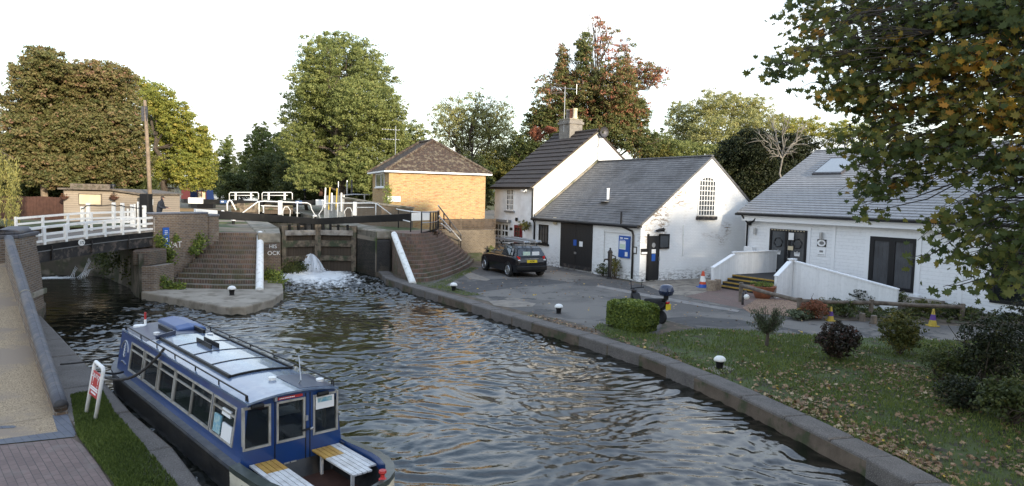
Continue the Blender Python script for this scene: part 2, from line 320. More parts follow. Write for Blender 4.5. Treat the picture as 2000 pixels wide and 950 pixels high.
def dup(o,loc,rz=None,label=None,sc=None):
    c=copy_tree(o); c.location=loc
    if rz is not None: c.rotation_euler=(0,0,rz)
    if label: c['label']=label
    if sc: c.scale=(sc,sc,sc)
    return c
def text(txt,name,m,parent,mtx,size,ext=.004,world=False,align='CENTER'):
    cu=bpy.data.curves.new('t','FONT'); cu.body=txt; cu.size=size; cu.extrude=ext; cu.align_x=align; cu.align_y='CENTER'
    to=bpy.data.objects.new('t',cu); COL.objects.link(to)
    dg=bpy.context.evaluated_depsgraph_get(); me=bpy.data.meshes.new_from_object(to.evaluated_get(dg))
    bpy.data.objects.remove(to); bpy.data.curves.remove(cu); me.name=name
    mm=mtx if not (world and parent is not None) else WM[parent].inverted()@mtx
    me.transform(mm); me.materials.clear(); me.materials.append(X[m])
    o=bpy.data.objects.new(name,me); COL.objects.link(o)
    if parent is not None: o.parent=parent; WM[o]=WM[parent]
    return o
def frame(origin,xdir,up=(0,0,1)):
    x=Vector(xdir).normalized(); z0=Vector(up); n=x.cross(z0).normalized(); y=n.cross(x)
    mm=Matrix.Identity(4)
    for i in range(3): mm[i][0]=x[i];mm[i][1]=y[i];mm[i][2]=n[i];mm[i][3]=origin[i]
    return mm
class Bld:            # a building's own frame: x along the front, y inwards, z up
    def __init__(s,o,ang):
        s.o=Vector((o[0],o[1],0)); s.a=ang; s.ex=Vector((math.cos(ang),math.sin(ang),0)); s.ey=Vector((-math.sin(ang),math.cos(ang),0))
    def w(s,x,y,z): return s.o+s.ex*x+s.ey*y+Vector((0,0,z))
    def front(s,u,v,y=0):
        d=ray(u,v); t=((s.w(0,y,0)-CAM).dot(s.ey))/d.dot(s.ey); p=CAM+d*t; return ((p-s.o).dot(s.ex),p.z)
    def side(s,u,v,x):
        d=ray(u,v); t=((s.w(x,0,0)-CAM).dot(s.ex))/d.dot(s.ex); p=CAM+d*t; return ((p-s.o).dot(s.ey),p.z)
    def frect(s,u0,v0,u1,v1,y=0):
        a=s.front(u0,v0,y);b=s.front(u1,v0,y);c=s.front(u0,v1,y);d=s.front(u1,v1,y)
        return (a[0]+c[0])/2,(c[1]+d[1])/2,(b[0]+d[0])/2,(a[1]+b[1])/2
    def srect(s,u0,v0,u1,v1,x):
        a=s.side(u0,v0,x);b=s.side(u1,v0,x);c=s.side(u0,v1,x);d=s.side(u1,v1,x)
        return (a[0]+c[0])/2,(c[1]+d[1])/2,(b[0]+d[0])/2,(a[1]+b[1])/2
def roofplane(mb,e0,e1,r1,r0,n,t=.03,thick=.1):
    e0,e1,r0,r1=[Vector(p) for p in (e0,e1,r0,r1)]
    nr=(e1-e0).cross(r0-e0).normalized()
    if nr.z<0: nr=-nr
    for i in range(n):
        a0=e0.lerp(r0,i/n);a1=e1.lerp(r1,i/n);b0=e0.lerp(r0,(i+1)/n);b1=e1.lerp(r1,(i+1)/n)
        lo=-thick if i==0 else 0
        mb.add([a0+nr*t,a1+nr*t,b1+nr*.001,b0+nr*.001,a0+nr*lo,a1+nr*lo],[(0,1,2,3),(4,5,1,0),(4,0,3),(1,5,2)])
    mb.add([e0-nr*thick,e1-nr*thick,r1-nr*thick,r0-nr*thick,r0,r1,e0,e1],[(3,2,1,0),(0,6,4,3),(7,1,2,5)])
# ---------------------------------------------------------------- foliage
def leafmesh(name,P,Nn,size,tone,m,parent,shape='leaf',world=True,rng=None,aspect=.62,droop=None):
    rng=rng or np.random.default_rng(1); k=len(P)
    Nn=Nn/np.maximum(np.linalg.norm(Nn,axis=1,keepdims=True),1e-6)
    t=rng.normal(size=(k,3)) if droop is None else rng.normal(size=(k,3))*.6+np.array(droop)
    t-= Nn*np.sum(t*Nn,axis=1,keepdims=True); t/=np.maximum(np.linalg.norm(t,axis=1,keepdims=True),1e-6)
    b=np.cross(Nn,t); s=(size if hasattr(size,'__len__') else np.full(k,size))[:,None]
    if shape=='maple':
        out=[(0,-.5),(.1,-.12),(.42,-.28),(.36,-.02),(.56,.12),(.30,.2),(.30,.42),(.14,.34),(0,.62),(-.14,.34),(-.30,.42),(-.30,.2),(-.56,.12),(-.36,-.02),(-.42,-.28),(-.1,-.12)]
        cup=.25
    else: out=[(0,-.5),(aspect*.5,0),(0,.5),(-aspect*.5,0)]; cup=.0
    nv=len(out); V=np.empty((k,nv,3))
    for j,(a,c) in enumerate(out): V[:,j]=P+s*(a*b+c*t)-s*Nn*cup*abs(a)
    V=V.reshape(-1,3)
    if parent is not None and world:
        inv=np.array(WM[parent].inverted()); V=V@inv[:3,:3].T+inv[:3,3]
    me=bpy.data.meshes.new(name); me.vertices.add(k*nv); me.vertices.foreach_set('co',V.astype(np.float32).ravel())
    me.loops.add(k*nv); me.loops.foreach_set('vertex_index',np.arange(k*nv,dtype=np.int32))
    me.polygons.add(k); me.polygons.foreach_set('loop_start',np.arange(0,k*nv,nv,dtype=np.int32))
    at=me.attributes.new('tone','FLOAT','FACE'); at.data.foreach_set('value',np.clip(tone,0,1).astype(np.float32))
    me.update(calc_edges=True); me.validate(); me.materials.append(X[m])
    o=bpy.data.objects.new(name,me); COL.objects.link(o)
    if parent is not None: o.parent=parent; WM[o]=WM[parent]
    else: WM[o]=Matrix.Identity(4)
    return o
def clumps(rng,C,Rv,n,csize,leaf,dens,up=.45):
    """leaves gathered in sub-clumps spread through the ellipsoid C,Rv -> P,N,tone"""
    d=rng.normal(size=(n,3)); d/=np.linalg.norm(d,axis=1,keepdims=True); r=rng.random(n)**.45
    cc=np.array(C)+d*r[:,None]*np.array(Rv)
    Ps=[];Ns=[];Ts=[]
    for i in range(n):
        m_=max(3,int(dens*rng.uniform(.6,1.4))); e=rng.normal(size=(m_,3)); e/=np.linalg.norm(e,axis=1,keepdims=True); e[:,2]=e[:,2]*.75+.1
        cs=csize*rng.uniform(.6,1.35)
        Ps.append(cc[i]+e*cs*(rng.random((m_,1))**.33)*np.array((1,1,.7))); Ns.append(e+np.array((0,0,up))+rng.normal(size=(m_,3))*.45)
        Ts.append(np.full(m_,rng.normal(.5,.17))+rng.normal(0,.13,m_))
    return np.concatenate(Ps),np.concatenate(Ns),np.concatenate(Ts)
def limb(mb,a,b,r0,r1,rng,k=5,wig=.06,n=6):
    a=Vector(a);b=Vector(b);L=(b-a).length;pts=[];rs=[]
    for i in range(k+1):
        t=i/k; w=Vector(rng.normal(size=3))*wig*L*(math.sin(math.pi*t)); p=a.lerp(b,t)+w; p.z+=.08*L*math.sin(math.pi*t); pts.append(p); rs.append(r0+(r1-r0)*t)
    mb.tube(pts,rs,n); return pts
# ================================================================ SETTING
WZ=-0.28; UP=2.2
A=Vector((-.407,.9135,0)); P_=Vector((.9135,.407,0))
KO=[(-7.2,36.75),(-6.25,33.9),(-4.5,30.87),(-2.33,27.65),(0.06,23.93),(2.13,20.88),(3.59,18.5),(4.51,16.28),(5.06,14.64),(5.47,13.29),(5.8,12.07),(6.02,11.2),(6.2,10.18),(6.5,8),(6.8,3),(7,-30)]
def offs(pl,d):
    out=[]
    for i,p in enumerate(pl):
        a=Vector(pl[max(i-1,0)]);b=Vector(pl[min(i+1,len(pl)-1)]);t=(b-a).normalized(); n=Vector((-t.y,t.x)); out.append((p[0]+n.x*d,p[1]+n.y*d))
    return out
KI=offs(KO,.58)
gL=Vector((-12.86,37.82,0)); gR=Vector((-9.03,39.44,0)); tip=(gL+gR)/2+A*.75
LW=[(-11.08,32.6),(gL.x-.05,gL.y-.1),tuple((gL+A*30-P_*.3)[:2])]     # left lock wall, inner line
RW=[(-7.36,36.9),(gR.x+.05,gR.y-.1),tuple((gR+A*30+P_*.3)[:2])]
far=lambda p,t:(p[0]+A.x*t,p[1]+A.y*t)
# far land and banks
g=MB(); g.prism(KO+[(500,-30),(500,600),(-190,600)]+[far(RW[2],330),RW[2],RW[1],RW[0]],-1.6,0.0); struct(g,'ground','dirt')
CH=[(-16.1,29.4),(-20.6,34.6),(-21.0,35.3),(-30,36)]       # right-hand side of the weir stream
g=MB(); g.prism(CH+[(-500,40),(-500,620),far(LW[2],330),LW[2],LW[1],LW[0],(-14.0,32.9),(-15.1,30.6)],-1.6,UP); struct(g,'upper_ground','upland')
g=MB(); g.prism([RW[0],RW[1],RW[2],far(RW[2],60),(-12,75),(-6,50),(-7.4,44.2),(-4.9,40.6),(-4.6,38.9),(-5.4,38.4),(-6.7,37.9)],-.5,UP-.02); struct(g,'lock_island_ground','upland')
# distant rising land that closes the view behind the trees
for i,(x0,y0,hh) in enumerate(((-160,230,5),(40,200,7),(170,170,12))):
    pass
hb=MB(); secs=[]
for i in range(41):
    x=-420+i*21; r=[]
    for j,(dy,zz) in enumerate(((0,-.5),(30,.35),(70,.75),(140,1.0),(260,.8))):
        r.append((x,190+dy-.12*x*(x>0)-.1*abs(x+60),zz*(7+4*math.sin(i*.7)+3*math.sin(i*.31+1)+max(0,x)*.03)))
    secs.append(r)
hb.loft(secs,close=False,caps=False); struct(hb,'hills',mat('wooded_hill',(.045,.055,.02),.95,col2=(.07,.065,.025),ns=.06,bs=.4,bst=1),smooth=True)
# left bank: low quay strip and the towpath that climbs to the bridge
LK=[(-16.9,24.6),(-15.37,22.11),(-10.99,17.1),tuple(G(207,747,.05)[:2]),tuple(G(255,801,.05)[:2]),tuple(G(336,869,.05)[:2]),tuple(G(399,950,.05)[:2]),(-2.2,7),(3.2,1),(3.4,-30)]
g=MB(); g.prism(LK+[(-120,-30),(-120,34),(-34,34.5),(-27,34.6),(-20,28.2)],-1.6,0.0); struct(g,'towpath_bank','dirt')
LKi=offs(LK,-.95)
def stones(name,outer,inner,L,z0,z1,m,seed):
    mb=MB(); rng=random.Random(seed); P=[Vector(p) for p in outer]; Q=[Vector(p) for p in inner]
    for i in range(len(P)-1):
        l=(P[i+1]-P[i]).length; n=max(1,round(l/L))
        for k in range(n):
            a,b=k/n,(k+1)/n; dz=rng.uniform(-.012,.012); e=.008/l
            p=[P[i].lerp(P[i+1],a+e),P[i].lerp(P[i+1],b-e),Q[i].lerp(Q[i+1],b-e),Q[i].lerp(Q[i+1],a+e)]
            jo=rng.uniform(-.012,.012); mb.hexa([(q.x+jo,q.y,z0) for q in p]+[(q.x+jo,q.y,z1+dz) for q in p])
    o=struct(mb,name,m,bevel=.05,seg=3); return o
stones('kerb',KO[:-1],KI[:-1],1.35,-1.4,.06,'coping',2)
stones('towpath_kerb',LK[1:-1],LKi[1:-1],2.0,-1.4,.03,'coping',5)
# towpath (resin gravel), ramp up to the bridge
WL0=Vector((-8.35,12.5)); WL1=Vector((-15.75,21.3))
wd=(WL1-WL0).normalized(); wn=Vector((-wd.y,wd.x))      # points away from the water
def ramp_z(t): return max(0.,min(1.,t))
rp=MB(); V=[];Fc=[]
N=16
for i in range(N+1):
    t=i/N; b=WL0.lerp(WL1+wd*3.5,t); z=max(.012,.28+2.40*t**1.08-.36) if t<=1 else 2.3
    for w_ in (-.05,1.0,2.5,14): V.append((b.x+wn.x*w_,b.y+wn.y*w_,z+.0))
for i in range(N):
    for j in range(3): Fc.append((i*4+j,(i+1)*4+j,(i+1)*4+j+1,i*4+j+1))
rp.add(V,Fc); struct(rp,'towpath_ramp','gravelpath',smooth=True)
def sheet(name,px,z,m,zz=None):
    pts=[G(u,v,z) for u,v in px]; mb=MB(); mb.add([(p.x,p.y,z) for p in pts],[tuple(range(len(pts)))])
    o=struct(mb,name,m)
    if o.data.polygons[0].normal.z<0: o.data.flip_normals()
    return o
sheet('towpath',[(-900,640),(-10,560),(60,600),(95,690),(148,852),(0,868),(-900,960)],.008,'gravelpath')
sheet('blue_brick_edging',[(78,738),(101,736),(148,846),(146,853),(0,868),(-300,895),(-300,880),(0,858),(113,843)],.014,'bluepaver')
sheet('block_paving',[(-900,962),(-300,896),(0,870),(140,856),(160,868),(190,905),(225,960),(260,1050),(-900,1300)],.010,'paver')
for uu,vv,l in ((0,776,14),(0,801,24),(0,832,33)): sheet('channel_strip',[(-60,vv+3),(l-8,vv-1),(l,vv+1),(l-6,vv+4),(-60,vv+8)],.013,'bluepaver')
sheet('verge',[(138,775),(178,766),(200,765),(222,806),(264,854),(322,920),(345,950),(440,1080),(260,1050),(222,945),(188,900),(150,850)],.016,'grassbase')
# right bank surfaces
sheet('road',[(775,556),(830,556),(930,522),(1030,505),(1250,556),(1420,590),(1500,612),(1700,628),(2100,650),(3000,720),(3000,740),(2100,672),(1960,666),(1730,663),(1640,660),(1480,648),(1360,645),(1300,668),(1150,640),(1120,630),(1000,603),(900,573),(825,556)],.006,'asphalt')
X['patch_pale']=mat('pale_concrete_patch',(.25,.215,.175),.9,col2=(.16,.14,.115),ns=2.5,bs=30,bst=.4); X['patch_dark']=mat('fresh_tar_patch',(.05,.047,.045),.85,col2=(.075,.07,.066),ns=2)
sheet('road_patch',[(955,589),(985,586),(1020,588),(1047,593),(1040,599),(1000,601),(965,597)],.012,'patch_pale')
sheet('road_patch',[(900,532),(925,534),(958,546),(950,549),(915,544)],.012,'patch_pale')
sheet('road_patch',[(880,556),(950,545),(1060,544),(1120,552),(1000,562),(930,572),(890,566)],.010,'patch_dark')
sheet('road_patch',[(1130,545),(1250,556),(1330,575),(1300,580),(1200,562),(1120,556)],.010,'patch_dark')
sheet('road_patch',[(1290,622),(1350,618),(1440,624),(1490,634),(1420,640),(1340,634)],.010,'patch_dark')
sheet('concrete_apron',[(1250,553),(1440,528),(1450,540),(1395,563),(1368,575),(1310,577)],.011,'concrete')
sheet('kerb_line',[(1163,560),(1168,557),(1300,581),(1445,606),(1440,610),(1300,587)],.014,mat('pale_concrete_strip',(.24,.22,.20),.9,col2=(.16,.15,.14),ns=3))
sheet('pavement',[(1338,579),(1372,572),(1405,562),(1520,560),(1500,590),(1470,612),(1445,602)],.013,'paver_r')
sheet('ramp_pavement',[(1495,585),(1560,560),(1770,575),(1760,592),(1560,590)],.016,'paver_r')
sheet('gravel_bed',[(1450,601),(1480,583),(1560,588),(1620,590),(1600,622),(1520,616),(1465,612)],.02,'shingle')
sheet('planting_bed',[(1580,592),(1760,590),(2100,602),(2600,640),(2600,680),(2100,640),(1900,632),(1560,624)],.018,'dirt')
sheet('lawn',[(1160,640),(1172,632),(1290,655),(1310,650),(1365,643),(1480,647),(1640,659),(1960,668),(2200,690),(3400,800),(3400,1700),(1850,985),(1780,945),(1672,884),(1608,848),(1530,800),(1446,760),(1357,722),(1249,679),(1190,660)],.013,'grassbase')
sheet('moss_edge',[(800,552),(850,553),(925,522),(935,524),(870,558),(940,577),(910,578)],.010,'moss')
sheet('worn_path',[(1285,652),(1298,625),(1355,640),(1310,650),(1292,668),(1330,700),(1380,735),(1420,757),(1400,752),(1330,722),(1260,690)],.017,'dirt')
# water with ripples
def make_water():
    rng=np.random.default_rng(7)
    xs=np.concatenate([np.linspace(-45,-17.2,70),np.arange(-17.1,7.4,.05)]); ys=np.arange(7.0,43.5,.05)
    X_,Y_=np.meshgrid(xs,ys,indexing='ij'); Zv=np.zeros_like(X_)
    wx=X_+.35*np.sin(Y_*.9+X_*.5)+.2*np.sin(X_*2.1-Y_*1.3); wy=Y_+.35*np.sin(X_*.8-Y_*.37)+.2*np.sin(Y_*1.9+X_*.9)
    for i in range(90):
        lam=(.17*(2.6**rng.random())) if i%2 else (.38*(2.2**rng.random())); k=2*math.pi/lam
        base=math.atan2(-.95,.32)+rng.normal(0,.95); amp=(.0064 if i%2 else .0046)*lam*rng.uniform(.5,1.4)
        ph=rng.random()*6.28; kx,ky=k*math.cos(base),k*math.sin(base); w=kx*wx+ky*wy+ph
        sw=np.sin(w); Zv+=amp*(sw+.35*(sw*sw-.5))
    gx,gy=-11.1,37.6
    dist=np.hypot(X_-gx,Y_-gy)
    for i in range(50):
        lam=.25*(4.0**rng.random()); k=2*math.pi/lam; th=rng.random()*6.28; amp=.009*lam
        Zv+=amp*np.sin(k*(math.cos(th)*wx+math.sin(th)*wy)+rng.random()*6.28)*np.clip(1.9-dist/8,0,1.9)
    calm=np.clip((X_+17)/3,0.35,1)*np.clip(.80+(Y_-14)/40,.80,1.1); Zv*=calm*np.clip(.7+.6*np.sin(X_*.45+1)*np.sin(Y_*.3+.5),.5,1.25)
    n0,n1=X_.shape; co=np.stack([X_,Y_,WZ+Zv],-1).reshape(-1,3)
    idx=np.arange(n0*n1).reshape(n0,n1); q=np.stack([idx[:-1,:-1],idx[1:,:-1],idx[1:,1:],idx[:-1,1:]],-1).reshape(-1,4)
    me=bpy.data.meshes.new('water'); me.vertices.add(len(co)); me.vertices.foreach_set('co',co.astype(np.float32).ravel())
    me.loops.add(q.size); me.loops.foreach_set('vertex_index',q.astype(np.int32).ravel()); me.polygons.add(len(q)); me.polygons.foreach_set('loop_start',np.arange(0,q.size,4,dtype=np.int32))
    # churned water below the gates and under the weir
    ax=np.array((.42,-.91)); s=(X_-gx)*ax[0]+(Y_-gy)*ax[1]; c=(X_-gx)*ax[1]*-1+(Y_-gy)*ax[0]
    fo=.26*np.exp(-np.clip(dist-.6,0,99)/1.3)+.52*np.exp(-(c/(2.3+.22*np.clip(s,0,20)))**2)*np.exp(-np.clip(s,0,99)/9.0)*(s>-1)
    d2=np.hypot((X_+22.6)/1.5,Y_-33.6); fo=np.maximum(fo,.46*np.exp(-np.clip(d2-.2,0,99)/.8))
    at=me.attributes.new('foam','FLOAT','POINT'); at.data.foreach_set('value',fo.astype(np.float32).ravel())
    me.update(calc_edges=True); me.polygons.foreach_set('use_smooth',[True]*len(q)); me.materials.append(X['water'])
    o=bpy.data.objects.new('water',me); COL.objects.link(o); o['kind']='structure'
make_water()
w=MB(); w.prism([(gL+A*26)[:2],(gR+A*26)[:2],(gR+A*200+P_*4)[:2],(gL+A*200-P_*4)[:2]],UP-.9,UP+.012); struct(w,'canal_water','water')
# ================================================================ LOCK
Q=[(-15.15,27.75),(-14.57,27.35),(-12.61,26.1),(-10.6,24.75),(-10.1,24.55),(-9.7,24.8),(-9.35,26.6),(-9.6,28.6),(-10.3,30.6),(-11.05,32.6),(-14.2,33.2),(-15.3,29.2)]
g=MB(); g.prism(Q,-1.5,.03); struct(g,'quay','quaytop',bevel=.06,seg=3)
g=MB(); g.prism(Q[1:9]+[(-10.8,29.5),(-14.6,29.0)],-1.4,.026)
def wallthing(name,pts,z0,z1,m,label,cat='wall',**k): return single(MB().prism(pts,z0,z1),name,m,label,cat,**k)
lw=thing('lock_wall','old brick lock wall with white daubed letters beside the tall upright white post','lock wall',(-11.5,33,0))
c0=Vector((-11.08,32.6)); c1=c0-Vector((P_.x,P_.y))*1.02
p=[c0,Vector(LW[1]),Vector(LW[2]),Vector(LW[2])-Vector((P_.x,P_.y))*1.0,c1]
MB().prism([tuple(q) for q in p],-1.4,UP-.42).build('brickwork','brick_dark',lw,True,bevel=.03)
MB().prism([tuple(q) for q in p],UP-.418,UP+.06).build('coping','stone',lw,True,bevel=.06)
fx=-(P_.x); xd=(c0-c1).normalized()
fr=lambda u,v:(lambda pt:pt)(None)
def on_plane(u,v,a,d,off=.012):
    n=Vector((d.y,-d.x,0)).normalized(); r=ray(u,v); t=(Vector((a[0],a[1],0))-CAM).dot(n)/r.dot(n); p_=CAM+r*t
    if n.dot(CAM-p_)<0: n=-n
    return p_+n*off
dx3=Vector((xd.x,xd.y,0))
text('HIS','lettering','graffiti',lw,frame(on_plane(533,482,c1,dx3),dx3),.25,.006,True)
text('OCK','lettering','graffiti',lw,frame(on_plane(535,495,c1,dx3),dx3),.27,.006,True)
rw=thing('lock_wall','black stained lock wall with rounded pale stone corner beside the leaning white post','lock wall',(-7.2,37.5,0))
c0=Vector((-7.36,36.9)); c1=c0+Vector((P_.x,P_.y))*.85
p=[c0,Vector(RW[1]),Vector(RW[2]),Vector(RW[2])+Vector((P_.x,P_.y))*.9,c1]
X['stain_wall']=brick('black_stained_brick',(.05,.045,.042),(.03,.028,.028),(.06,.055,.05),stain=(.13,.105,.075),ns=.8,lo=.56,hi=.68,white=((.30,.28,.25),.74))
MB().prism([tuple(q) for q in p],-1.4,UP-.42).build('brickwork','stain_wall',rw,True,bevel=.12)
MB().prism([tuple(q) for q in p],UP-.418,UP+.06).build('coping','stone',rw,True,bevel=.1)
def lerp2(a,b,t): return (a[0]+(b[0]-a[0])*t,a[1]+(b[1]-a[1])*t)
def resample(pl,n):
    P=[Vector(q) for q in pl]; L=[0]
    for i in range(1,len(P)): L.append(L[-1]+(P[i]-P[i-1]).length)
    out=[]
    for k in range(n):
        s=L[-1]*k/(n-1); i=max(j for j in range(len(L)) if L[j]<=s+1e-9); i=min(i,len(P)-2)
        out.append(tuple(P[i].lerp(P[i+1],(s-L[i])/(L[i+1]-L[i]))))
    return out
def steps(name,bot,top,back,m,label):
    b=resample(bot,18);t=resample(top,18); mb=MB(); h=(UP+.02)/12
    for k in range(12):
        f=(k/11)**.97; mb.prism([lerp2(p,q,f) for p,q in zip(b,t)]+back,-.3,(k+1)*h)
    return single(mb,name,m,label,'steps',bevel=.018)
gp=lambda u,v,z:tuple(G(u,v,z)[:2])
steps('brick_steps',[gp(803,552,0),gp(830,552,0),gp(866,543,0),gp(897,531,0),gp(918,520,0),gp(926,510,0),gp(912,497,0)],
      [gp(772,455,UP),gp(790,457,UP),gp(808,458,UP),gp(824,457.5,UP),gp(841,455,UP),gp(854,450,UP),gp(858,444,UP)],[(-4.2,38.4),(-5.2,38.6),(-6.55,37.25)],'brick_step','worn red brick steps fanning round below the black railings')
sl=steps('brick_steps',[(-14.80,29.15),(-13.6,29.05),(-12.2,29.0),(-10.95,29.25)],[(-14.0,32.5),(-13.3,32.6),(-12.7,32.75),(-12.25,32.95)],[(-12.2,33.6),(-14.1,33.4)],'brick_step_l','straight flight of dark brick steps above the quay bollard')
def edgepost(a,b,label):
    a=Vector(a);b=Vector(b);d=(b-a).normalized(); b2=b+d*.05
    mb=MB(); mb.tube([a-d*.1,a,a.lerp(b,.5),b-d*.12,b,b+d*.07],[.165,.165,.16,.155,.13,.05],14); single(mb,'edge_post','white_post',label,'post',smooth=True)
edgepost(tuple(gp(806,555,0))+(0.05,),tuple(gp(769,456,UP+.03))+(UP+.02,),'fat white coping post leaning down beside the red brick steps')
edgepost((-10.75,28.98,.05),(-12.2,33.0,UP+.0),'fat white upright-looking coping post beside the dark brick steps')
# ---- gates
def gate(hinge,label,sgn):
    d=(tip-hinge); L=d.length; d.normalize(); n=Vector((d.y,-d.x,0)); 
    if n.y>0: n=-n                                    # downstream face, towards the camera
    t=thing('lock_gate',label,'lock gate',(hinge.x,hinge.y,-.3))
    def bar(z0,z1,dep,m,name,s0=0,s1=L,off=0):
        a=hinge+d*s0+n*off;b=hinge+d*s1+n*off
        mb=MB(); mb.hexa([a+Vector((0,0,z0)),b+Vector((0,0,z0)),b+n*dep+Vector((0,0,z0)),a+n*dep+Vector((0,0,z0)),a+Vector((0,0,z1)),b+Vector((0,0,z1)),b+n*dep+Vector((0,0,z1)),a+n*dep+Vector((0,0,z1))])
        return mb.build(name,m,t,True,bevel=.02)
    bar(-1.2,1.80,.08,'gateplank','planking',.1,L-.1)
    bar(1.80,2.09,.34,'gate_rail','rail',.12,L-.26); bar(1.14,1.50,.24,'gate_wood','rail',.12,L-.26); bar(.33,.62,.24,'gate_wood','rail',.12,L-.26)
    bar(-1.2,2.35,.30,'gate_wood','heel_post',-.05,.22,-.02); bar(-1.2,2.4,.29,'gate_wood','mitre_post',L-.27,L-.01)
    for s in (.18,.42,.62,.8):
        bar(2.09,2.42,.16,'blackbeam','stanchion',L*s,L*s+.12,.08)
    e=6.75 if sgn<0 else 6.44; w=e-1.07
    def bp(s,z,o=.05): return tip-d*s+n*o+Vector((0,0,z))
    def bm(s0,s1,m,name,k=1.0):
        z0,z1=2.56+.10*s0*.70,2.56+.10*s1*.70; h0,h1=(.36+.012*s0)*k,(.36+.012*s1)*k
        q=[]
        for s,z,h in ((s0,z0,h0),(s1,z1,h1)):
            q+= [bp(s,z-h/2,-.08),bp(s,z-h/2,.26),bp(s,z+h/2,.26),bp(s,z+h/2,-.08)]
        mb=MB(); mb.hexa(q); return mb.build(name,m,t,True,bevel=.02)
    bm(0.0,w,'blackbeam','balance_beam'); bm(w,e,'white','beam_end',1.04)
    # hand rails standing on the beam
    def rz(s): return 2.72+.072*s
    o=-.25
    top=[bp(.12,rz(0)+.02,o),bp(.02,rz(0)+.22,o),bp(.22,rz(0)+.52,o),bp(.30,rz(0)+.80,o),bp(.5,rz(.5)+.86,o),bp(3.0,rz(3)+.75,o),bp(3.35,rz(3.3)+.70,o),bp(4.25,rz(4.2)-.02,o)]
    mb=MB(); mb.tube(top,.032,8); mb.build('handrail','white',t,True,smooth=True)
    for q_ in (([bp(1.1,rz(1)-.1,o),bp(1.1,rz(1)+.84,o)],.035),([bp(3.3,rz(3)-.1,o),bp(3.3,rz(3)+.72,o)],.03)): MB().tube(q_[0],q_[1],8).build('rail_post','white',t,True,smooth=True)
    MB().tube([bp(2.2,rz(2)+.55,o),bp(3.2,rz(3)+.5,o)],.024,8).build('lower_rail','white',t,True,smooth=True)
    mb=MB(); a=bp(2.1,rz(2)-.15,o); mb.box(a.x-.11,a.y-.1,a.z,a.x+.11,a.y+.1,a.z+.22); mb.build('paddle_base','black',t,True)
    mb=MB(); mb.box(a.x-.10,a.y-.1,a.z+.22,a.x+.10,a.y+.1,a.z+1.02); mb.build('paddle_post','white',t,True,bevel=.02)
    mb=MB(); mb.tube([bp(1.55,rz(1.5)-.1,o),bp(1.5,rz(1.5)+.35,o),bp(1.65,rz(1.5)+.55,o),bp(1.85,rz(1.5)+.55,o),bp(1.95,rz(1.5)+.3,o),bp(1.95,rz(1.5)-.1,o)],.026,8); mb.build('hoop','white',t,True,smooth=True)
    a=bp(.8,2.30,-.15);b=bp(L,2.30,-.15); mb=MB(); mb.beam(a,b,.45,.07); mb.build('walkway_plank','gate_wood',t,True)
    return t
gate(gL,'left leaf of the lower lock gates, its white beam end by the brick parapet',-1)
gate(gR,'right leaf of the lower lock gates, its white beam end behind black railings',1)
# water bursting through the mitre
def spout():
    rng=np.random.default_rng(3); t=thing('water_spout','white fan of water bursting through the gap between the lower gates','water jet',(tip.x,tip.y-.3,WZ))
    mb=MB(); o=Vector((tip.x-.25,tip.y-.35,.62))
    for i in range(300):
        a=rng.normal(0,.75); sp=rng.uniform(.5,1.7); v=Vector((math.sin(a)*sp*1.0+.15,-abs(math.cos(a))*sp,rng.uniform(-.4,1.0))); pts=[];rs=[]
        st=o+Vector((rng.normal(0,.04),0,rng.uniform(-.35,.1)))
        for k in range(9):
            tt=k*.085; p=st+v*tt+Vector((0,0,-4.2*tt*tt)); pts.append(p); rs.append(max(.006,.010+.0045*k*rng.uniform(.3,1.8)))
            if p.z<WZ-.05: break
        if len(pts)>2: mb.tube(pts,rs,6)
    mb.build('jet','spray',t,True,smooth=True)
    mb=MB()
    for i in range(900):
        a=rng.normal(0,.8); r=abs(rng.normal(.75,.45)); c=o+Vector((math.sin(a)*r+.1,-abs(math.cos(a))*r*1.1,0)); hz=max(0,.55-.5*r)*rng.random(); s=rng.uniform(.008,.032)
        c.z=WZ+.02+hz; mb.lathe([(.0,-s),(s,-.3*s),(s*.9,.5*s),(0,s)],6,c)
    mb.build('droplet','spray',t,True,smooth=True)['kind']='stuff'
spout()
X['plate_blue']=mat('faded_blue_plate',(.05,.10,.22),.5)
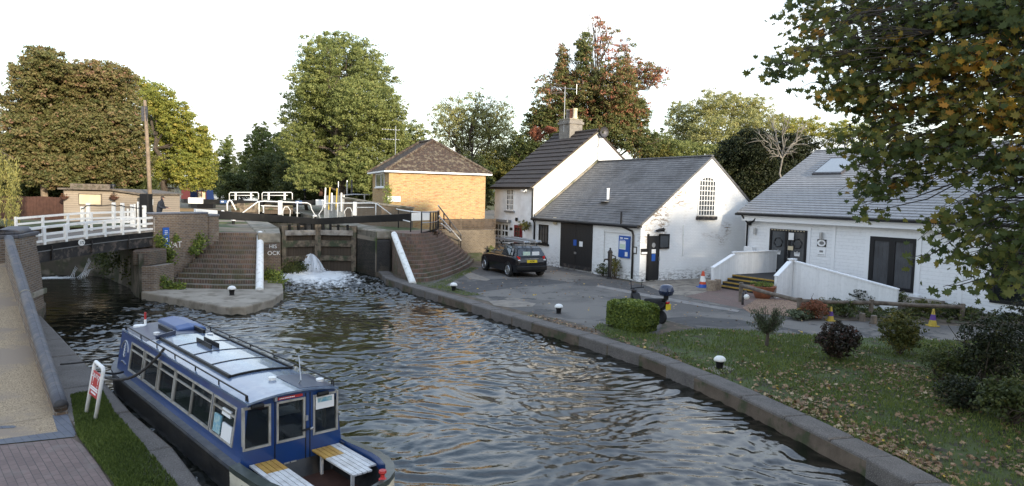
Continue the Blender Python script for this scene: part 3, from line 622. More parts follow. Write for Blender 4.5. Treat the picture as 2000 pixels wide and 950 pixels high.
# ---- upper gates far up the chamber
def upper(us,beam,white,plate,label):
    Y=60; t=thing('lock_gate',label,'lock gate',tuple(D(sum(us)/2,410,Y)[:2])+(UP-.5,))
    pt=lambda u,v,dy=0:D(u,v,Y+dy)
    u0,u1=us; mb=MB(); r=.038
    mb.tube([pt(u0,391),pt(u0,378.5),pt(u0+2,376.2),pt(u1-2,376.2),pt(u1,378.5),pt(u1,390)],r,8); mb.tube([pt(u0+3,382),pt(u1-9,382)],r*.8,8); mb.build('handrail','white',t,True,smooth=True)
    for k in (.22,.75):
        mb=MB(); uu=u0+(u1-u0)*k; mb.beam(pt(uu,376),pt(uu,391),.14,.1,(0,1,0)); mb.build('rail_post','white',t,True)
    mb=MB(); a=pt(beam[0],beam[2]);b=pt(beam[1],beam[3]); mb.beam(a,b,.35,.42); mb.build('balance_beam','blackbeam',t,True,bevel=.02)
    mb=MB(); a=pt(white[0],white[2],-.1);b=pt(white[1],white[2]+.5,-.1); mb.beam(a,b,.5,.52); mb.build('beam_end','white',t,True,bevel=.02)
    mb=MB(); a=pt(plate[0],plate[2],-.35);b=pt(plate[1],plate[2],-.35); mb.beam(a,b,.02,.26); pl=mb.build('plate','plate_blue',t,True)
    mb=MB(); a=pt(plate[0]+2,plate[2]-.3,-.37);b=pt(plate[0]+7,plate[2]-.3,-.37); mb.beam(a,b,.01,.10); mb.build('plate_print','letters',pl,True)
    mb=MB(); a=pt(u0+6,396);mb.hexa([pt(u0+4,418),pt(u1+1,418),pt(u1+1,418,.4),pt(u0+4,418,.4),pt(u0+4,397),pt(u1+1,397),pt(u1+1,397,.4),pt(u0+4,397,.4)]); mb.build('planking','gateplank',t,True)
    mb=MB(); mb.beam(pt(u0+4,401,-.1),pt(u1+1,402,-.1),.15,.2); mb.beam(pt(u0+4,408,-.1),pt(u1+1,409,-.1),.15,.16); mb.build('rail','gate_wood',t,True)
upper((448,505),(398,520,394,398),(370,398,392),(430,443,394.5),'far left upper lock gate with white handrail and small blue plate')
upper((512,571),(515,620,398,396),(618,640,396),(577,590,395.5),'far right upper lock gate with white handrail beside the pole rack')
mb=MB(); q=lambda u,v:D(u,v,46); mb.tube([q(444,412),q(444,398),q(446,393),q(449,391.5),q(452,393),q(461,411)],.05,8); single(mb,'ladder_rail','white','bent white tube ladder rail standing behind the near left balance beam','hand rail',smooth=True)
# chamber side timbers and paddle frames on the right quay
mb=MB(); 
for u0,v0,u1,v1 in ((465,402,505,401),(470,411,512,409)): mb.beam(D(u0,v0,50),D(u1,v1,50),.4,.34)
single(mb,'timber_baulk','gate_wood','stack of brown timber baulks lying across the chamber edge','timber',bevel=.02)
def pole(u,vt,vb,Y,m,label,cat='pole',r=.05,bend=0,group=None):
    mb=MB(); a=D(u,vb,Y);b=D(u+bend,vt,Y); mb.tube([a,a.lerp(b,.5),a.lerp(b,.8),b],r,8); return single(mb,'pole',m,label,cat,group)
rk=thing('boat_pole_rack','grey mesh rack holding upright poles beside the far lock chamber','rack',tuple(D(652,410,50)[:2])+(UP,))
mb=MB(); a=D(634,383,50);b=D(671,383,50)
for i in range(15):
    q0=a.lerp(b,i/14); mb.beam(Vector((q0.x,q0.y,UP)),q0,.07,.02,(0,1,0))
mb.beam(a,b,.05,.05); mb.beam(D(634,402,50),D(671,402,50),.05,.05); mb.build('mesh_panel','galv',rk,True)
pole(634,367,406,49.8,'white','white boat pole with a bent top, left end of the grey rack',bend=2)
pole(642,366,410,49.8,'yellow','taller of the two yellow topped boat poles on the grey rack',bend=2.5)
pole(656,368,410,49.8,'yellow','shorter yellow topped boat pole, nearer the brick building on the rack',bend=2.5)
pole(648,377,412,49.7,'white','short white pole between the two yellow poles',r=.06)
pole(667,377,413,49.7,'white','short white pole at the right end of the grey rack',r=.06)
pole(661,355,385,56,'galv','slim grey pole with a pale knob behind the rack',r=.04)
pole(678,353,382,56,'galv','pale grey scaffold pole left of the ladder-like pole',r=.06)
pole(687,352,382,56,'iron','notched grey pole beside the brick building corner',r=.07)
mb=MB(); mb.beam(D(619,396,52),D(634,396,52),.5,.42); single(mb,'white_box','white','low white box beside the grey pole rack','box',bevel=.03)
pole(627,369,383,66,'rust_wood','rusty brown marker post far behind under the dark trees','post',r=.2)
mb=MB(); a=D(596,372,70); mb.tube([D(596,392,70),D(596,371,70)],.08,8); o=thing('sign_post','small blue round sign on a post under the dark trees','sign',tuple(D(596,395,70)[:2])+(UP,)); mb.build('post','blackmetal',o,True); MB().lathe([(.3,-.03),(.3,.03)],16,D(596,371,69.8)).build('sign_face','blue_sign',o,True)
# grey rail and ramp wall in front of the brick house
t=thing('guard_rail','grey tube guard rail along the bank left of the brick house','railing',tuple(D(695,390,50)[:2])+(UP,))
mb=MB(); mb.tube([D(668,382,50),D(690,380,50),D(722,381,50)],.045,8); mb.build('rail','galv',t,True,smooth=True)
for u in (672,712): MB().tube([D(u,381,50),D(u,397,50)],.045,8).build('post','galv',t,True)
r0=D(672,388,47.5);r1=D(745,401,43.2);r2=D(806,408,42.2)
wl=thing('ramp_wall','low brown wall with sloping coping in front of the brick house','wall',(r1.x,r1.y,UP))
mb=MB()
for a,b in ((r0,r1),(r1,r2)):
    mb.hexa([Vector((a.x,a.y,UP-.5)),Vector((b.x,b.y,UP-.5)),Vector((b.x,b.y+.25,UP-.5)),Vector((a.x,a.y+.25,UP-.5)),a,b,b+Vector((0,.25,0)),a+Vector((0,.25,0))])
X['ramp_brick']=brick('brown_ramp_brick',(.20,.14,.085),(.14,.10,.065),(.20,.17,.13),stain=(.16,.13,.09),ns=1.2)
mb.build('brickwork','ramp_brick',wl,True)
mb=MB(); mb.beam(r0+Vector((0,.12,.05)),r1+Vector((0,.12,.05)),.38,.1); mb.beam(r1+Vector((.02,.12,.05)),r2+Vector((0,.12,.05)),.38,.1); mb.build('coping','stone',wl,True)
# black and white railing round the top of the fan steps
t=thing('railing','black railing with white rails round the head of the red brick steps','railing',(-5,37.3,UP))
pp=[(746,424,404.5),(778,446,405.5),(802,454,406.5),(823,456,407),(840,455,407.5),(846,454,407),(850,453,406.5),(853,451,406),(855.5,449,406),(857,446,405.5)]
tops=[];mids=[]
for u,vb,vt in pp:
    b=G(u,vb,UP); h=1.12; a=Vector((b.x,b.y,UP+h)); tops.append(a); mids.append(Vector((b.x,b.y,UP+h*.5)))
    MB().tube([b,a+Vector((0,0,.03))],.035,8).build('post','blackmetal',t,True)
for i,(a,b) in enumerate(zip(tops[:-1],tops[1:])):
    MB().tube([a,b],.032,8).build('top_rail','white' if i in(0,1,2) else 'galv',t,True)
MB().tube(mids[:3],.03,8).build('lower_rail','white',t,True); MB().tube(mids[3:],.025,8).build('lower_rail','galv',t,True)
t=thing('stair_handrail','white stair handrail with black posts running down behind the fan steps','hand rail',tuple(G(900,485,0)[:2])+(0,))
ps=[(856,413,40.5),(868,428,41.5),(885,448,43),(901,468,44.5)]
a=[D(857,422,40.5),D(900,470,44.5)]; b=[D(856,402,40.5),D(901,460,44.5)]; c=[D(862,437,40.5),D(880,452,42)]
MB().tube(a,.045,8).build('rail','white',t,True); MB().tube(b,.04,8).build('rail','galv',t,True); MB().tube(c,.04,8).build('rail','white',t,True)
for u,vt,vb,Y in ((867,416,448,41.5),(879,432,455,42.6),(900,459,486,44.5)): MB().tube([D(u,vt,Y),D(u,vb,Y)],.04,8).build('post','blackmetal',t,True)
# ---- brick parapet, channel walls, bridge
pw=thing('parapet_wall','tall brick parapet wall rising from the stream behind the bridge end and steps','wall',(-15.2,29.5,0))
P1=Vector((-15.35,29.25));P2=Vector((-13.9,32.2)); wdir=(P2-P1).normalized(); wnn=Vector((wdir.y,-wdir.x))*-1
def wp(s,o): q=P1+wdir*s+wnn*o; return (q.x,q.y)
Lp=(P2-P1).length
MB().prism([wp(-.05,0),wp(Lp-.55,0),wp(Lp-.55,.4),wp(-.05,.4)],-1.4,lambda p:3.12-.0*p[0]).build('brickwork','brick_mix',pw,True)
MB().prism([wp(Lp-.55,-.05),wp(Lp,-.05),wp(Lp,.45),wp(Lp-.55,.45)],-1.4,3.0).build('end_pier','brick_mix',pw,True)
X['bluebrick_y']=brick('blue_coping_brick',(.13,.13,.15),(.165,.165,.185),(.09,.09,.09),bw=.11,rh=.5,ms=.008,off=0,rough=.5,stain=(.2,.2,.2),ns=2)
MB().prism([wp(-.1,-.04),wp(Lp-.55,-.04),wp(Lp-.55,.44),wp(-.1,.44)],3.122,3.22).build('coping','bluebrick_y',pw,True,bevel=.04)
MB().prism([wp(Lp-.57,-.09),wp(Lp+.04,-.09),wp(Lp+.04,.49),wp(Lp-.57,.49)],3.0,3.12).build('coping','bluebrick_y',pw,True,bevel=.03)
wd3=Vector((wdir.x,wdir.y,0))
text('WAT','lettering','graffiti',pw,frame(on_plane(338,479,P1,wd3,.016),wd3),.38,.006,True)
sg=thing('blue_sign','narrow blue sign with white print fixed to the brick parapet wall','sign',tuple(on_plane(323,471,P1,wd3,.02)))
o=on_plane(323,460,P1,wd3,.03); mm=frame(o,wd3)
def plate(mm,w,h,d,m,name,par,dx=0,dy=0,dz=0):
    mb=MB(); mb.box(-w/2+dx,-h/2+dy,0+dz,w/2+dx,h/2+dy,d+dz); mb.v=[mm@p for p in mb.v]; return mb.build(name,m,par,True)
plate(mm,.30,.80,.03,'blue_sign','panel',sg,0,-.06)
for k in range(3): plate(mm,.15,.02,.003,'letters','print',sg,0,.2-.07*k,.032)
plate(mm,.13,.14,.003,'letters','print',sg,0,-.20,.032)
# mossy channel side below the bridge and daubed brick corner
X['mossbrick']=mat('mossy_wet_wall',(.05,.042,.03),.85,col2=(.025,.032,.010),ns=1.5,lo=.45,hi=.6,bs=9,bst=.8,col3=(.13,.11,.085),ns3=1.1)
wallthing('channel_wall',[(-15.25,27.8),(-14.95,28.9),(-20.2,34.9),(-20.7,34.5),(-17.2,30.6),(-15.9,28.6)],-1.4,1.55,'mossbrick','mossy dark side wall of the weir stream running back under the bridge')
ab=thing('abutment','square brick abutment under the right end of the white bridge','abutment',(-15.2,28.6,0))
MB().prism([(-15.35,27.9),(-14.72,28.05),(-14.55,29.3),(-15.6,29.3)],-1.4,1.05).build('brickwork','brick_mix',ab,True,bevel=.03)
MB().prism([(-15.6,27.95),(-14.95,28.1),(-14.85,29.3),(-15.8,29.3)],1.052,1.7).build('corbel','brick_dark',ab,True,bevel=.06)
wv=thing('weir','dark low weir behind the bridge with thin white spurts of water','weir',(-23,34.4,WZ))
MB().prism([(-34,35.6),(-20.3,34.4),(-20.3,35.2),(-34,36.4)],-1.4,1.2).build('sill','mossbrick',wv,True)
mb=MB()
for k,(u,vt,vb,sx) in enumerate(((140,520,545,0),(166,505,545,3),(172,520,540,4),(158,528,543,2))):
    a=D(u+8,vt,34.2);b=D(u-3*sx*.5,vb,33.7); 
    for j in range(3): mb.tube([a+Vector((j*.05,0,-.05*j)),a.lerp(b,.5)+Vector((j*.06-.05,0,.02*j)),b+Vector((j*.10-.1,0,0))],[.004,.007,.012],6)
mb.build('spurt','spray',wv,True,smooth=True)
# bridge
B0=Vector((-16.55,23.25,0));B1=Vector((-15.42,29.3,0)); bd=(B1-B0); bl=bd.length; bd.normalize(); bn=Vector((-bd.y,bd.x,0))   # bn: away to the left
br=thing('footbridge','white railed footbridge with black girder spanning the weir stream','bridge',tuple(B0+Vector((0,0,1.6))))
def bpz(s,o,z): t=s/bl; return B0+bd*s+bn*o+Vector((0,0,z+.23*t+.04*math.sin(math.pi*min(1,max(0,t)))))
def bslab(mb,o0,o1,z0,z1,n=10,s0=-.6,s1=None):
    s1=bl+.1 if s1 is None else s1
    secs=[[bpz(s0+(s1-s0)*i/n,o0,z0),bpz(s0+(s1-s0)*i/n,o1,z0),bpz(s0+(s1-s0)*i/n,o1,z1),bpz(s0+(s1-s0)*i/n,o0,z1)] for i in range(n+1)]; return mb.loft(secs)
X['girder']=mat('flaking_black_girder',(.016,.015,.015),.7,col2=(.04,.033,.028),ns=2,lo=.5,hi=.7,bs=12,bst=.5,col3=(.10,.078,.065),ns3=3.3)
F0=Vector((-20.9,28.7,0));F1=Vector((-18.75,33.8,0)); fd=(F1-F0).normalized(); fl=(F1-F0).length
bslab(MB(),-.02,.14,1.55,1.95).build('girder','girder',br,True); MB().beam(F0-fd*.4+Vector((0,0,1.85)),F1+fd*.3+Vector((0,0,2.0)),.2,.5).build('girder','girder',br,True)
bslab(MB(),-.05,.02,1.95,2.16).build('fascia','black',br,True); bslab(MB(),-.065,-.05,1.93,1.96).build('moulding','leadgrey',br,True)
MB().loft([[bpz(bl*i/8,0,2.03),F0.lerp(F1,i/8)+Vector((0,0,2.03+.2*i/8)),F0.lerp(F1,i/8)+Vector((0,0,2.10+.2*i/8)),bpz(bl*i/8,0,2.165)] for i in range(9)]).build('deck','wood_grey',br,True); bslab(MB(),-.07,.0,2.17,2.235).build('kerb','gate_rail',br,True)
for z,h in ((2.77,.09),(2.52,.08),(2.29,.075)):
    MB().beam(F0+Vector((0,0,z+.08)),F0.lerp(F1,.5)+Vector((0,0,z+.26)),.07,h).build('rail','white',br,True); MB().beam(F0.lerp(F1,.5)+Vector((0,0,z+.26)),F1+Vector((0,0,z+.30)),.07,h).build('rail','white',br,True)
for k in range(6): q=F0.lerp(F1,k/5); MB().beam(q+Vector((0,0,2.1)),q+Vector((0,0,2.92+.2*k/5)),.085,.085,(0,1,0)).build('post','white',br,True)
for o in (0.0,):
    for z,h in ((2.77,.09),(2.52,.08),(2.29,.075)): bslab(MB(),o-.035,o+.035,z-h/2,z+h/2).build('rail','white',br,True)
    for k in range(8):
        s=-.3+(bl+.3)*k/7; a=bpz(s,o-.03,2.16);b=bpz(s,o-.03,2.80); MB().beam(a,b,.09,.12,bd).build('post','white',br,True,bevel=.01)
for s in (.9,2.7,4.6): MB().beam(bpz(s,-.04,1.6),bpz(s,-.04,2.1),.12,.05,bd).build('stiffener','girder',br,True)
s=1.85; o=bpz(s+.35,-.075,2.06); mm=frame(o,bd)
mb=MB(); mb.lathe([(.15,0),(.15,.02)],24); mb.v=[mm@Vector((p.x,p.y*.8,p.z)) for p in mb.v]; pl=mb.build('number_plate','white',br,True)
text('172','number','blackmetal',pl,mm@Matrix.Translation((0,0,.025)),.15,.004,True)
# left pier and the long coping wall
pr=thing('bridge_pier','weathered brick pier at the left end of the white bridge','pier',(-16.7,22.7,0))
a=Vector((-16.05,21.9));
MB().loft([[(-16.2,21.3,z),(-15.75+k,21.9,z),(-16.45+k,23.75,z),(-17.6,23.6,z)] for z,k in ((-1.4,.12),(.5,.05),(2.55,-.1))]).build('brickwork','brick_mix',pr,True)
MB().prism([(-16.2,21.5),(-15.66,21.85),(-16.33,23.85),(-17.2,23.7)],.5,.68).build('band','stone',pr,True,bevel=.02)
MB().prism([(-16.3,21.2),(-15.82,21.85),(-16.5,23.8),(-17.7,23.65)],2.55,2.68).build('coping','bluebrick',pr,True,bevel=.03)
MB().loft([[(-16.25+k,21.35,z),(-15.9-k,22.0,z),(-16.6-k,23.65,z),(-17.5+k,23.5,z)] for z,k in ((2.68,0),(2.8,.03),(2.85,.15))]).build('cap','bluebrick',pr,True,bevel=.04)
cw=thing('coping_wall','long low wall with rounded blue brick coping sloping down the towpath','wall',(WL0.x,WL0.y,0))
n=26;secs=[];base=[]
for i in range(n+1):
    t=i/n; c=WL0.lerp(WL1,t); z=.28+2.40*t**1.08; ring=[]
    for k in range(12):
        th=2*math.pi*k/12; ring.append((c.x+wn.x*math.cos(th)*.125,c.y+wn.y*math.cos(th)*.125,z-.10+math.sin(th)*.13))
    secs.append(ring); q=.10
    base.append([(c.x+wn.x*q,c.y+wn.y*q,-1.2),(c.x-wn.x*q,c.y-wn.y*q,-1.2),(c.x-wn.x*q,c.y-wn.y*q,z-.1),(c.x+wn.x*q,c.y+wn.y*q,z-.1)])
MB().loft(secs).build('coping','bluebrick',cw,True,smooth=True); MB().loft(base).build('brickwork','brick_mix',cw,True)
c=WL0.lerp(WL1,.56); z=.28+2.4*.56**1.08
mb=MB(); mb.tube([(c.x-wd.x*.04,c.y-wd.y*.04,z-.107),(c.x+wd.x*.04,c.y+wd.y*.04,z-.09)],.132,14); mb.build('mortar_band','stone',cw,True)

# white chain posts beyond the bridge and the turf behind
grp='white posts with a dark chain in front of the shed'
prev=None; pts_=[]
for k,(u,vt,lab) in enumerate(((161,404,'lowest white chain post, at the left end of the row by the bridge'),(172,397,'tall white chain post under the cream shutter'),(222,396,'white chain post right of the cream shutter'),(239,397,'white chain post below the dry basket on the shed'),(258,400,'shorter white chain post near the shed corner'),(282,402,'last white chain post beside the black cabinet'))):
    q=D(u,vt,36.0); o=single(MB().box(q.x-.085,q.y-.07,UP-.3,q.x+.085,q.y+.07,q.z),'chain_post','white',lab,'post',grp,bevel=.02); pts_.append(q-Vector((0,.11,.12)))
for a,b in zip(pts_[:-1],pts_[1:]): pass
mb=MB(); mb.tube([p for a,b in zip(pts_[:-1],pts_[1:]) for p in (a,a.lerp(b,.5)-Vector((0,0,.05)))]+[pts_[-1]],.025,6); single(mb,'chain','blackmetal','dark chain strung along the white posts before the shed','chain')
g=MB(); g.prism([(-33,33.2),(-22,33.6),(-21,36),(-19.6,36.2),(-20.5,38.5),(-33,38.5)],UP,UP+.03); struct(g,'grass_plot','grassbase')
# ================================================================ BUILDINGS
X["yellow_worn"]=mat("worn_yellow_nosing",(.40,.24,.03),.6,col2=(.25,.15,.03),ns=6)
BA=math.atan2(-.855,.519)
barnF=Bld((1.42,44.01),BA)
def bx(t,name,m,x0,y0,z0,x1,y1,z1,parent=None,bevel=0): return MB().box(min(x0,x1),min(y0,y1),min(z0,z1),max(x0,x1),max(y0,y1),max(z0,z1)).build(name,m,parent or t,bevel=bevel)
def gable_walls(mb,x0,x1,y0,y1,zb,ze,zr,ym):
    P=[(y0,zb),(y1,zb),(y1,ze),(ym,zr),(y0,ze)]
    return mb.loft([[(x0,a,b) for a,b in P],[(x1,a,b) for a,b in P]])
def windowf(t,x0,z0,x1,z1,nx,nz,fm='white_trim',pm='glass',y=0,fw=.06,bar=.025,sill=None,pr=.05,mid=0):
    """window on a front wall (plane y), facing -y"""
    f=MB()
    f.box(x0,y-pr,z0,x0+fw,y+.02,z1); f.box(x1-fw,y-pr,z0,x1,y+.02,z1); f.box(x0+fw,y-pr,z1-fw,x1-fw,y+.02,z1); f.box(x0+fw,y-pr,z0,x1-fw,y+.02,z0+fw)
    for i in range(1,nx):
        xx=x0+fw+(x1-x0-2*fw)*i/nx; w=bar*(2.4 if i==mid else 1); f.box(xx-w/2,y-pr*.8,z0+fw,xx+w/2,y+.02,z1-fw)
    for j in range(1,nz): zz=z0+fw+(z1-z0-2*fw)*j/nz; f.box(x0+fw,y-pr*.75,zz-bar/2,x1-fw,y+.02,zz+bar/2)
    w=f.build('window',fm,t); bx(t,'pane',pm,x0+.02,y-.018,z0+.02,x1-.02,y+.01,z1-.02,w)
    if sill: bx(t,'sill',sill,x0-.12,y-.14,z0-.11,x1+.12,y+.02,z0-.003,w)
    return w
def swap(o):   # turn a part modelled on a front wall to the gable wall: (x,y)->(-y,x)
    return o
# ---------------- cottage
cot=thing('cottage','white rendered cottage with brown tiled roof, red door and chimney, left of the barn','house',tuple(barnF.w(-2.5,5,0)),0)
cot.location=barnF.w(0,0,0); cot.rotation_euler=(0,0,BA); WM[cot]=Matrix.Translation(barnF.w(0,0,0))@Matrix.Rotation(BA,4,'Z')
cx0,cx1,cy0,cy1=-4.95,0.06,-.16,9.85
gable_walls(MB(),cx0,cx1,cy0,cy1,-.2,4.95,8.72,4.85).build('wall','pbrick_c',cot)
# battered foot of the left corner
MB().loft([[(cx0-.42,cy0+.1,-.2),(cx0,cy0+.1,-.2),(cx0,cy0+.02,2.7),(cx0-.38,cy0+.1,2.0)],[(cx0-.42,cy0+1,-.2),(cx0,cy0+1,-.2),(cx0,cy0+1,2.9),(cx0-.38,cy0+1,2.1)]]).build('buttress','pbrick_c',cot,bevel=.08)
rf=MB(); roofplane(rf,(cx0-.18,cy0-.28,4.86),(cx1+.06,cy0-.28,4.86),(cx1+.06,4.85,8.84),(cx0-.18,4.85,8.84),13,.055); roofplane(rf,(cx0-.18,cy1+.28,4.86),(cx1+.06,cy1+.28,4.86),(cx1+.06,4.85,8.84),(cx0-.18,4.85,8.84),13,.055)
ro=rf.build('roof','tile',cot); MB().tube([(cx0-.2,4.85,8.86),(cx1+.08,4.85,8.86)],.11,8).build('ridge','tile',ro)
MB().beam((cx1+.075,cy0-.2,4.83),(cx1+.075,4.85,8.72),.03,.13,(1,0,0)).build('verge_board','cream',ro)
# chimney with pots
q=barnF.front(1116,255,4.85)[0]
ch=bx(cot,'chimney','brick_chim',q-.75,4.3,8.2,q+.55,5.4,9.75); bx(cot,'cap','brick_chim',q-.83,4.22,9.45,q+.63,5.48,9.62,ch); bx(cot,'cap','stone',q-.78,4.27,9.755,q+.58,5.43,9.83,ch)
for dx,m in ((-.45,'brick_chim'),(.0,'terracotta'),(.38,'cream')):
    MB().lathe([(.17,9.83),(.19,9.9),(.15,10.0),(.15,10.42),(.18,10.45),(.18,10.55)],14,(q+dx,4.85,0)).build('chimney_pot',m,ch,smooth=False)
q2_=barnF.front(1204,290,9.0)[0]; c2=bx(cot,'chimney','brick_chim',q2_-.35,8.6,5.2,q2_+.35,9.3,7.05); bx(cot,'cap','terracotta',q2_-.42,8.53,6.75,q2_+.42,9.37,6.9,c2)
ae=MB(); mx,my=q-.15,4.3
ae.tube([(mx,my,8.9),(mx,my,12.1)],.028,6); ae.tube([(mx-.55,my-.7,12.05),(mx+.5,my+.65,11.9)],.02,6)
for i in range(11):
    f=i/10; c=Vector((mx-.55,my-.7,12.05)).lerp(Vector((mx+.5,my+.65,11.9)),f); ae.tube([c+Vector((.25,-.2,.0)),c+Vector((-.25,.2,.0))],.012,5); 
ae.tube([(mx+.5,my+.65,11.55),(mx+.5,my+.65,12.25)],.012,5); ae.build('aerial','galv',cot)
s=barnF.side(1168,262,cx1); d=MB(); d.tube([(cx1+.02,s[0],s[1]-.9),(cx1+.12,s[0],s[1]-.8),(cx1+.12,s[0],s[1]+.1)],.03,6)
rings=[]
for k in range(6):
    r=.36*k/5; rings.append([(cx1+.2+.16*(r/.36)**2*1+.0,s[0]+.25+r*math.cos(a*.3927),s[1]+.12+r*math.sin(a*.3927)) for a in range(16)])
d.loft(rings[1:],caps=False); d.build('satellite_dish','iron',cot,smooth=True)
MB().tube([(cx1+.03,s[0],s[1]-.8),(cx1+.03,s[0],s[1]-3.6)],.012,5).build('cable','black',cot)
bx(cot,'junction_box','white_trim',cx1,s[0]-.35,s[1]-1.05,cx1+.07,s[0]-.1,s[1]-.65)
x0,z0,x1,z1=barnF.frect(990,369,1004,412,cy0); windowf(cot,x0,z0,x1,z1,4,4,'white','glass',cy0,.09,.05,'leadgrey',mid=2)
x0,z0,x1,z1=barnF.frect(966,435,995,476,cy0); windowf(cot,x0,z0,x1,z1,4,3,'white','glass',cy0,.14,.10,'leadgrey',mid=2)
bx(cot,'canopy','leadgrey',x0-.2,cy0-.35,z1+.06,x1+.2,cy0,z1+.22)
x0,z0,x1,z1=barnF.frect(1005,440,1020,497,cy0); dr=bx(cot,'door','red_door',x0,cy0-.06,.02,x1,cy0,z1); 
windowf(cot,x0+.12,z1-1.0,x1-.12,z1-.12,2,3,'red_door','glass',cy0-.06,.06,.03).parent=dr
x0,z0,x1,z1=barnF.frect(996,445,1001,450,cy0); bx(cot,'house_plaque','black',x0,cy0-.03,z0,x1,cy0,z1)
c=barnF.front(1027,371,cy0); bx(cot,'floodlight','white_trim',c[0]-.15,cy0-.3,c[1]-.15,c[0]+.15,cy0,c[1]+.12,bevel=.03)
c=barnF.front(1011,429,cy0); MB().lathe([(.07,-.12),(.1,0),(.07,.12)],10,(c[0],cy0-.1,c[1])).build('wall_lamp','black',cot)
MB().tube([(.02,cy0-.07,4.8),(.02,cy0-.07,2.9)],.05,8).build('downpipe','black',cot); bx(cot,'gutter','black',cx0-.1,cy0-.36,4.74,cx1+.05,cy0-.24,4.84)
# ---------------- barn
BLn,BD=10.2,9.8
barn=thing('barn','long white painted brick barn with slate roof, black double doors and arched gable window','barn',barnF.w(0,0,0),BA)
gable_walls(MB(),.07,BLn,0,BD,-.2,3.0,6.62,4.9).build('wall','pbrick',barn)
rf=MB(); roofplane(rf,(.08,-.22,2.94),(BLn+.05,-.22,2.94),(BLn+.05,4.9,6.75),(.08,4.9,6.75),30,.018); roofplane(rf,(.08,BD+.22,2.94),(BLn+.05,BD+.22,2.94),(BLn+.05,4.9,6.75),(.08,4.9,6.75),20,.02)
ro=rf.build('roof','slate',barn); bx(barn,'ridge','slate',.1,4.8,6.73,BLn+.06,5.0,6.82,ro,.03)
MB().beam((.12,-.1,3.08),(.12,4.9,6.84),.12,.16,(1,0,0)).build('flashing','stone',ro)
c=barnF.front(1187,392,1.0); 
def roofz(y): return 2.94+(y+.22)/5.12*3.81
for u,v in ((1187,390),):
    # find the roof point on that sight line
    d=ray(u,v); best=None
    for i in range(4000):
        p=CAM+d*(20+i*.008); l=WM[barn].inverted()@p
        if l.z<=roofz(l.y) and 0<l.y<4.9 and 0<l.x<BLn: best=l; break
    if best:
        MB().tube([best,best+Vector((0,0,.62))],.075,10).build('roof_vent','white_trim',ro); MB().lathe([(.10,0),(.10,.06)],10,best+Vector((0,0,.6))).build('vent_cap','white_trim',ro)
        MB().beam(best+Vector((-.35,-.26,-.12)),best+Vector((.35,-.26,-.12)),.5,.03).build('vent_flashing','leadgrey',ro)
g=MB(); g.tube([(.1,-.30,2.86),(BLn+.02,-.30,2.86)],.085,10); g.build('gutter','black',barn)
x0,z0,x1,z1=barnF.frect(1096,426,1158,527); d0=[]
bx(barn,'door_frame','white',x0-.12,-.03,0,x0,.02,2.86); bx(barn,'door_frame','white',x1,-.03,0,x1+.1,.02,2.86)
xm=(x0+x1)/2
for a,b in ((x0,xm-.01),(xm+.01,x1)): d0.append(bx(barn,'door','darkboard',a,-.07,.12,b,-.005,2.80))
bx(barn,'lock_plate','galv',xm-.10,-.10,.98,xm+.1,-.07,1.10,d0[1])
bx(barn,'worn_foot','girder',x0+.3,-.085,.10,x1-.05,-.065,.32)
r=barnF.frect(1122,468.5,1128,480); bx(barn,'notice','blue_sign',r[0],-.085,r[1],r[2],-.072,r[3],d0[0])
r=barnF.frect(1133.5,472,1140,482); bx(barn,'notice','paper',r[0],-.085,r[1],r[2],-.072,r[3],d0[1])
x0,z0,x1,z1=barnF.frect(1053,439,1071,476); windowf(barn,x0,z0,x1,z1,3,2,'black','greyglass',0,.09,.03,'black')
bx(barn,'lintel','pbrick',x0-.3,-.04,2.62,x1+.9,.0,2.78)
# pilasters that give the front its panels
r=barnF.frect(1160,440,1181,530); bx(barn,'pilaster','pbrick',r[0],-.09,-.1,r[2],0,2.8,bevel=.02)
r=barnF.frect(1232,440,1249,548); bx(barn,'pilaster','pbrick',r[0]+.3,-.09,-.1,BLn+.012,0,2.8,bevel=.02)
bx(barn,'panel_head','pbrick',barnF.front(1181,450)[0],-.07,2.45,barnF.front(1236,450)[0]+.2,0,2.80)
c=barnF.front(1044,430); MB().tube([(c[0]+.05,-.2,2.85),(c[0]+.1,-.06,2.6),(c[0]+.1,-.06,.7)],.05,8).build('downpipe','black',barn,smooth=True)
c=barnF.front(1236,480,-.15); MB().tube([(c[0]-.95,-.2,3.6),(c[0]-.95,-.2,2.95),(c[0]-.85,-.18,2.8),(c[0]-.1,-.15,2.6),(c[0],-.15,2.4),(c[0],-.15,.1)],.055,8).build('soil_pipe','black',barn,smooth=True)
c=barnF.front(1086,431); bx(barn,'alarm_box','cream',c[0]-.16,-.13,c[1]-.24,c[0]+.16,0,c[1]+.2,bevel=.03)
# gable: arched window, side door
def gx(t,name,m,r,d0,d1,parent=None,bevel=0): return MB().box(BLn+d0,min(r[0],r[2]),r[1],BLn+d1,max(r[0],r[2]),r[3]).build(name,m,parent or t,bevel=bevel)
r=barnF.srect(1364,346,1396,421,BLn); y0,z0,y1,z1=r; ym=(y0+y1)/2; rise=.22
arc=[(y1-(y1-y0)*k/10,z1-rise+rise*math.sin(math.pi*k/10)**.8) for k in range(11)]
pane=MB(); pane.loft([[(BLn+a,y,z) for y,z in [(y0,z0),(y1,z0)]+arc] for a in (-.02,.012)])
f=MB()
for i in range(7):
    yy=y0+(y1-y0)*i/6; w=.045 if i in(0,6) else .017; zt=z1-rise+rise*math.sin(math.pi*i/6)**.8; f.box(BLn-.01,yy-w,z0,BLn+.05,yy+w,zt)
for j in range(8):
    zz=z0+(z1-rise-z0)*j/7; f.box(BLn-.01,y0,zz-.017,BLn+.045,y1,zz+.017)
for a,b in zip(arc[:-1],arc[1:]): f.beam((BLn+.02,a[0],a[1]),(BLn+.02,b[0],b[1]),.06,.07,(1,0,0))
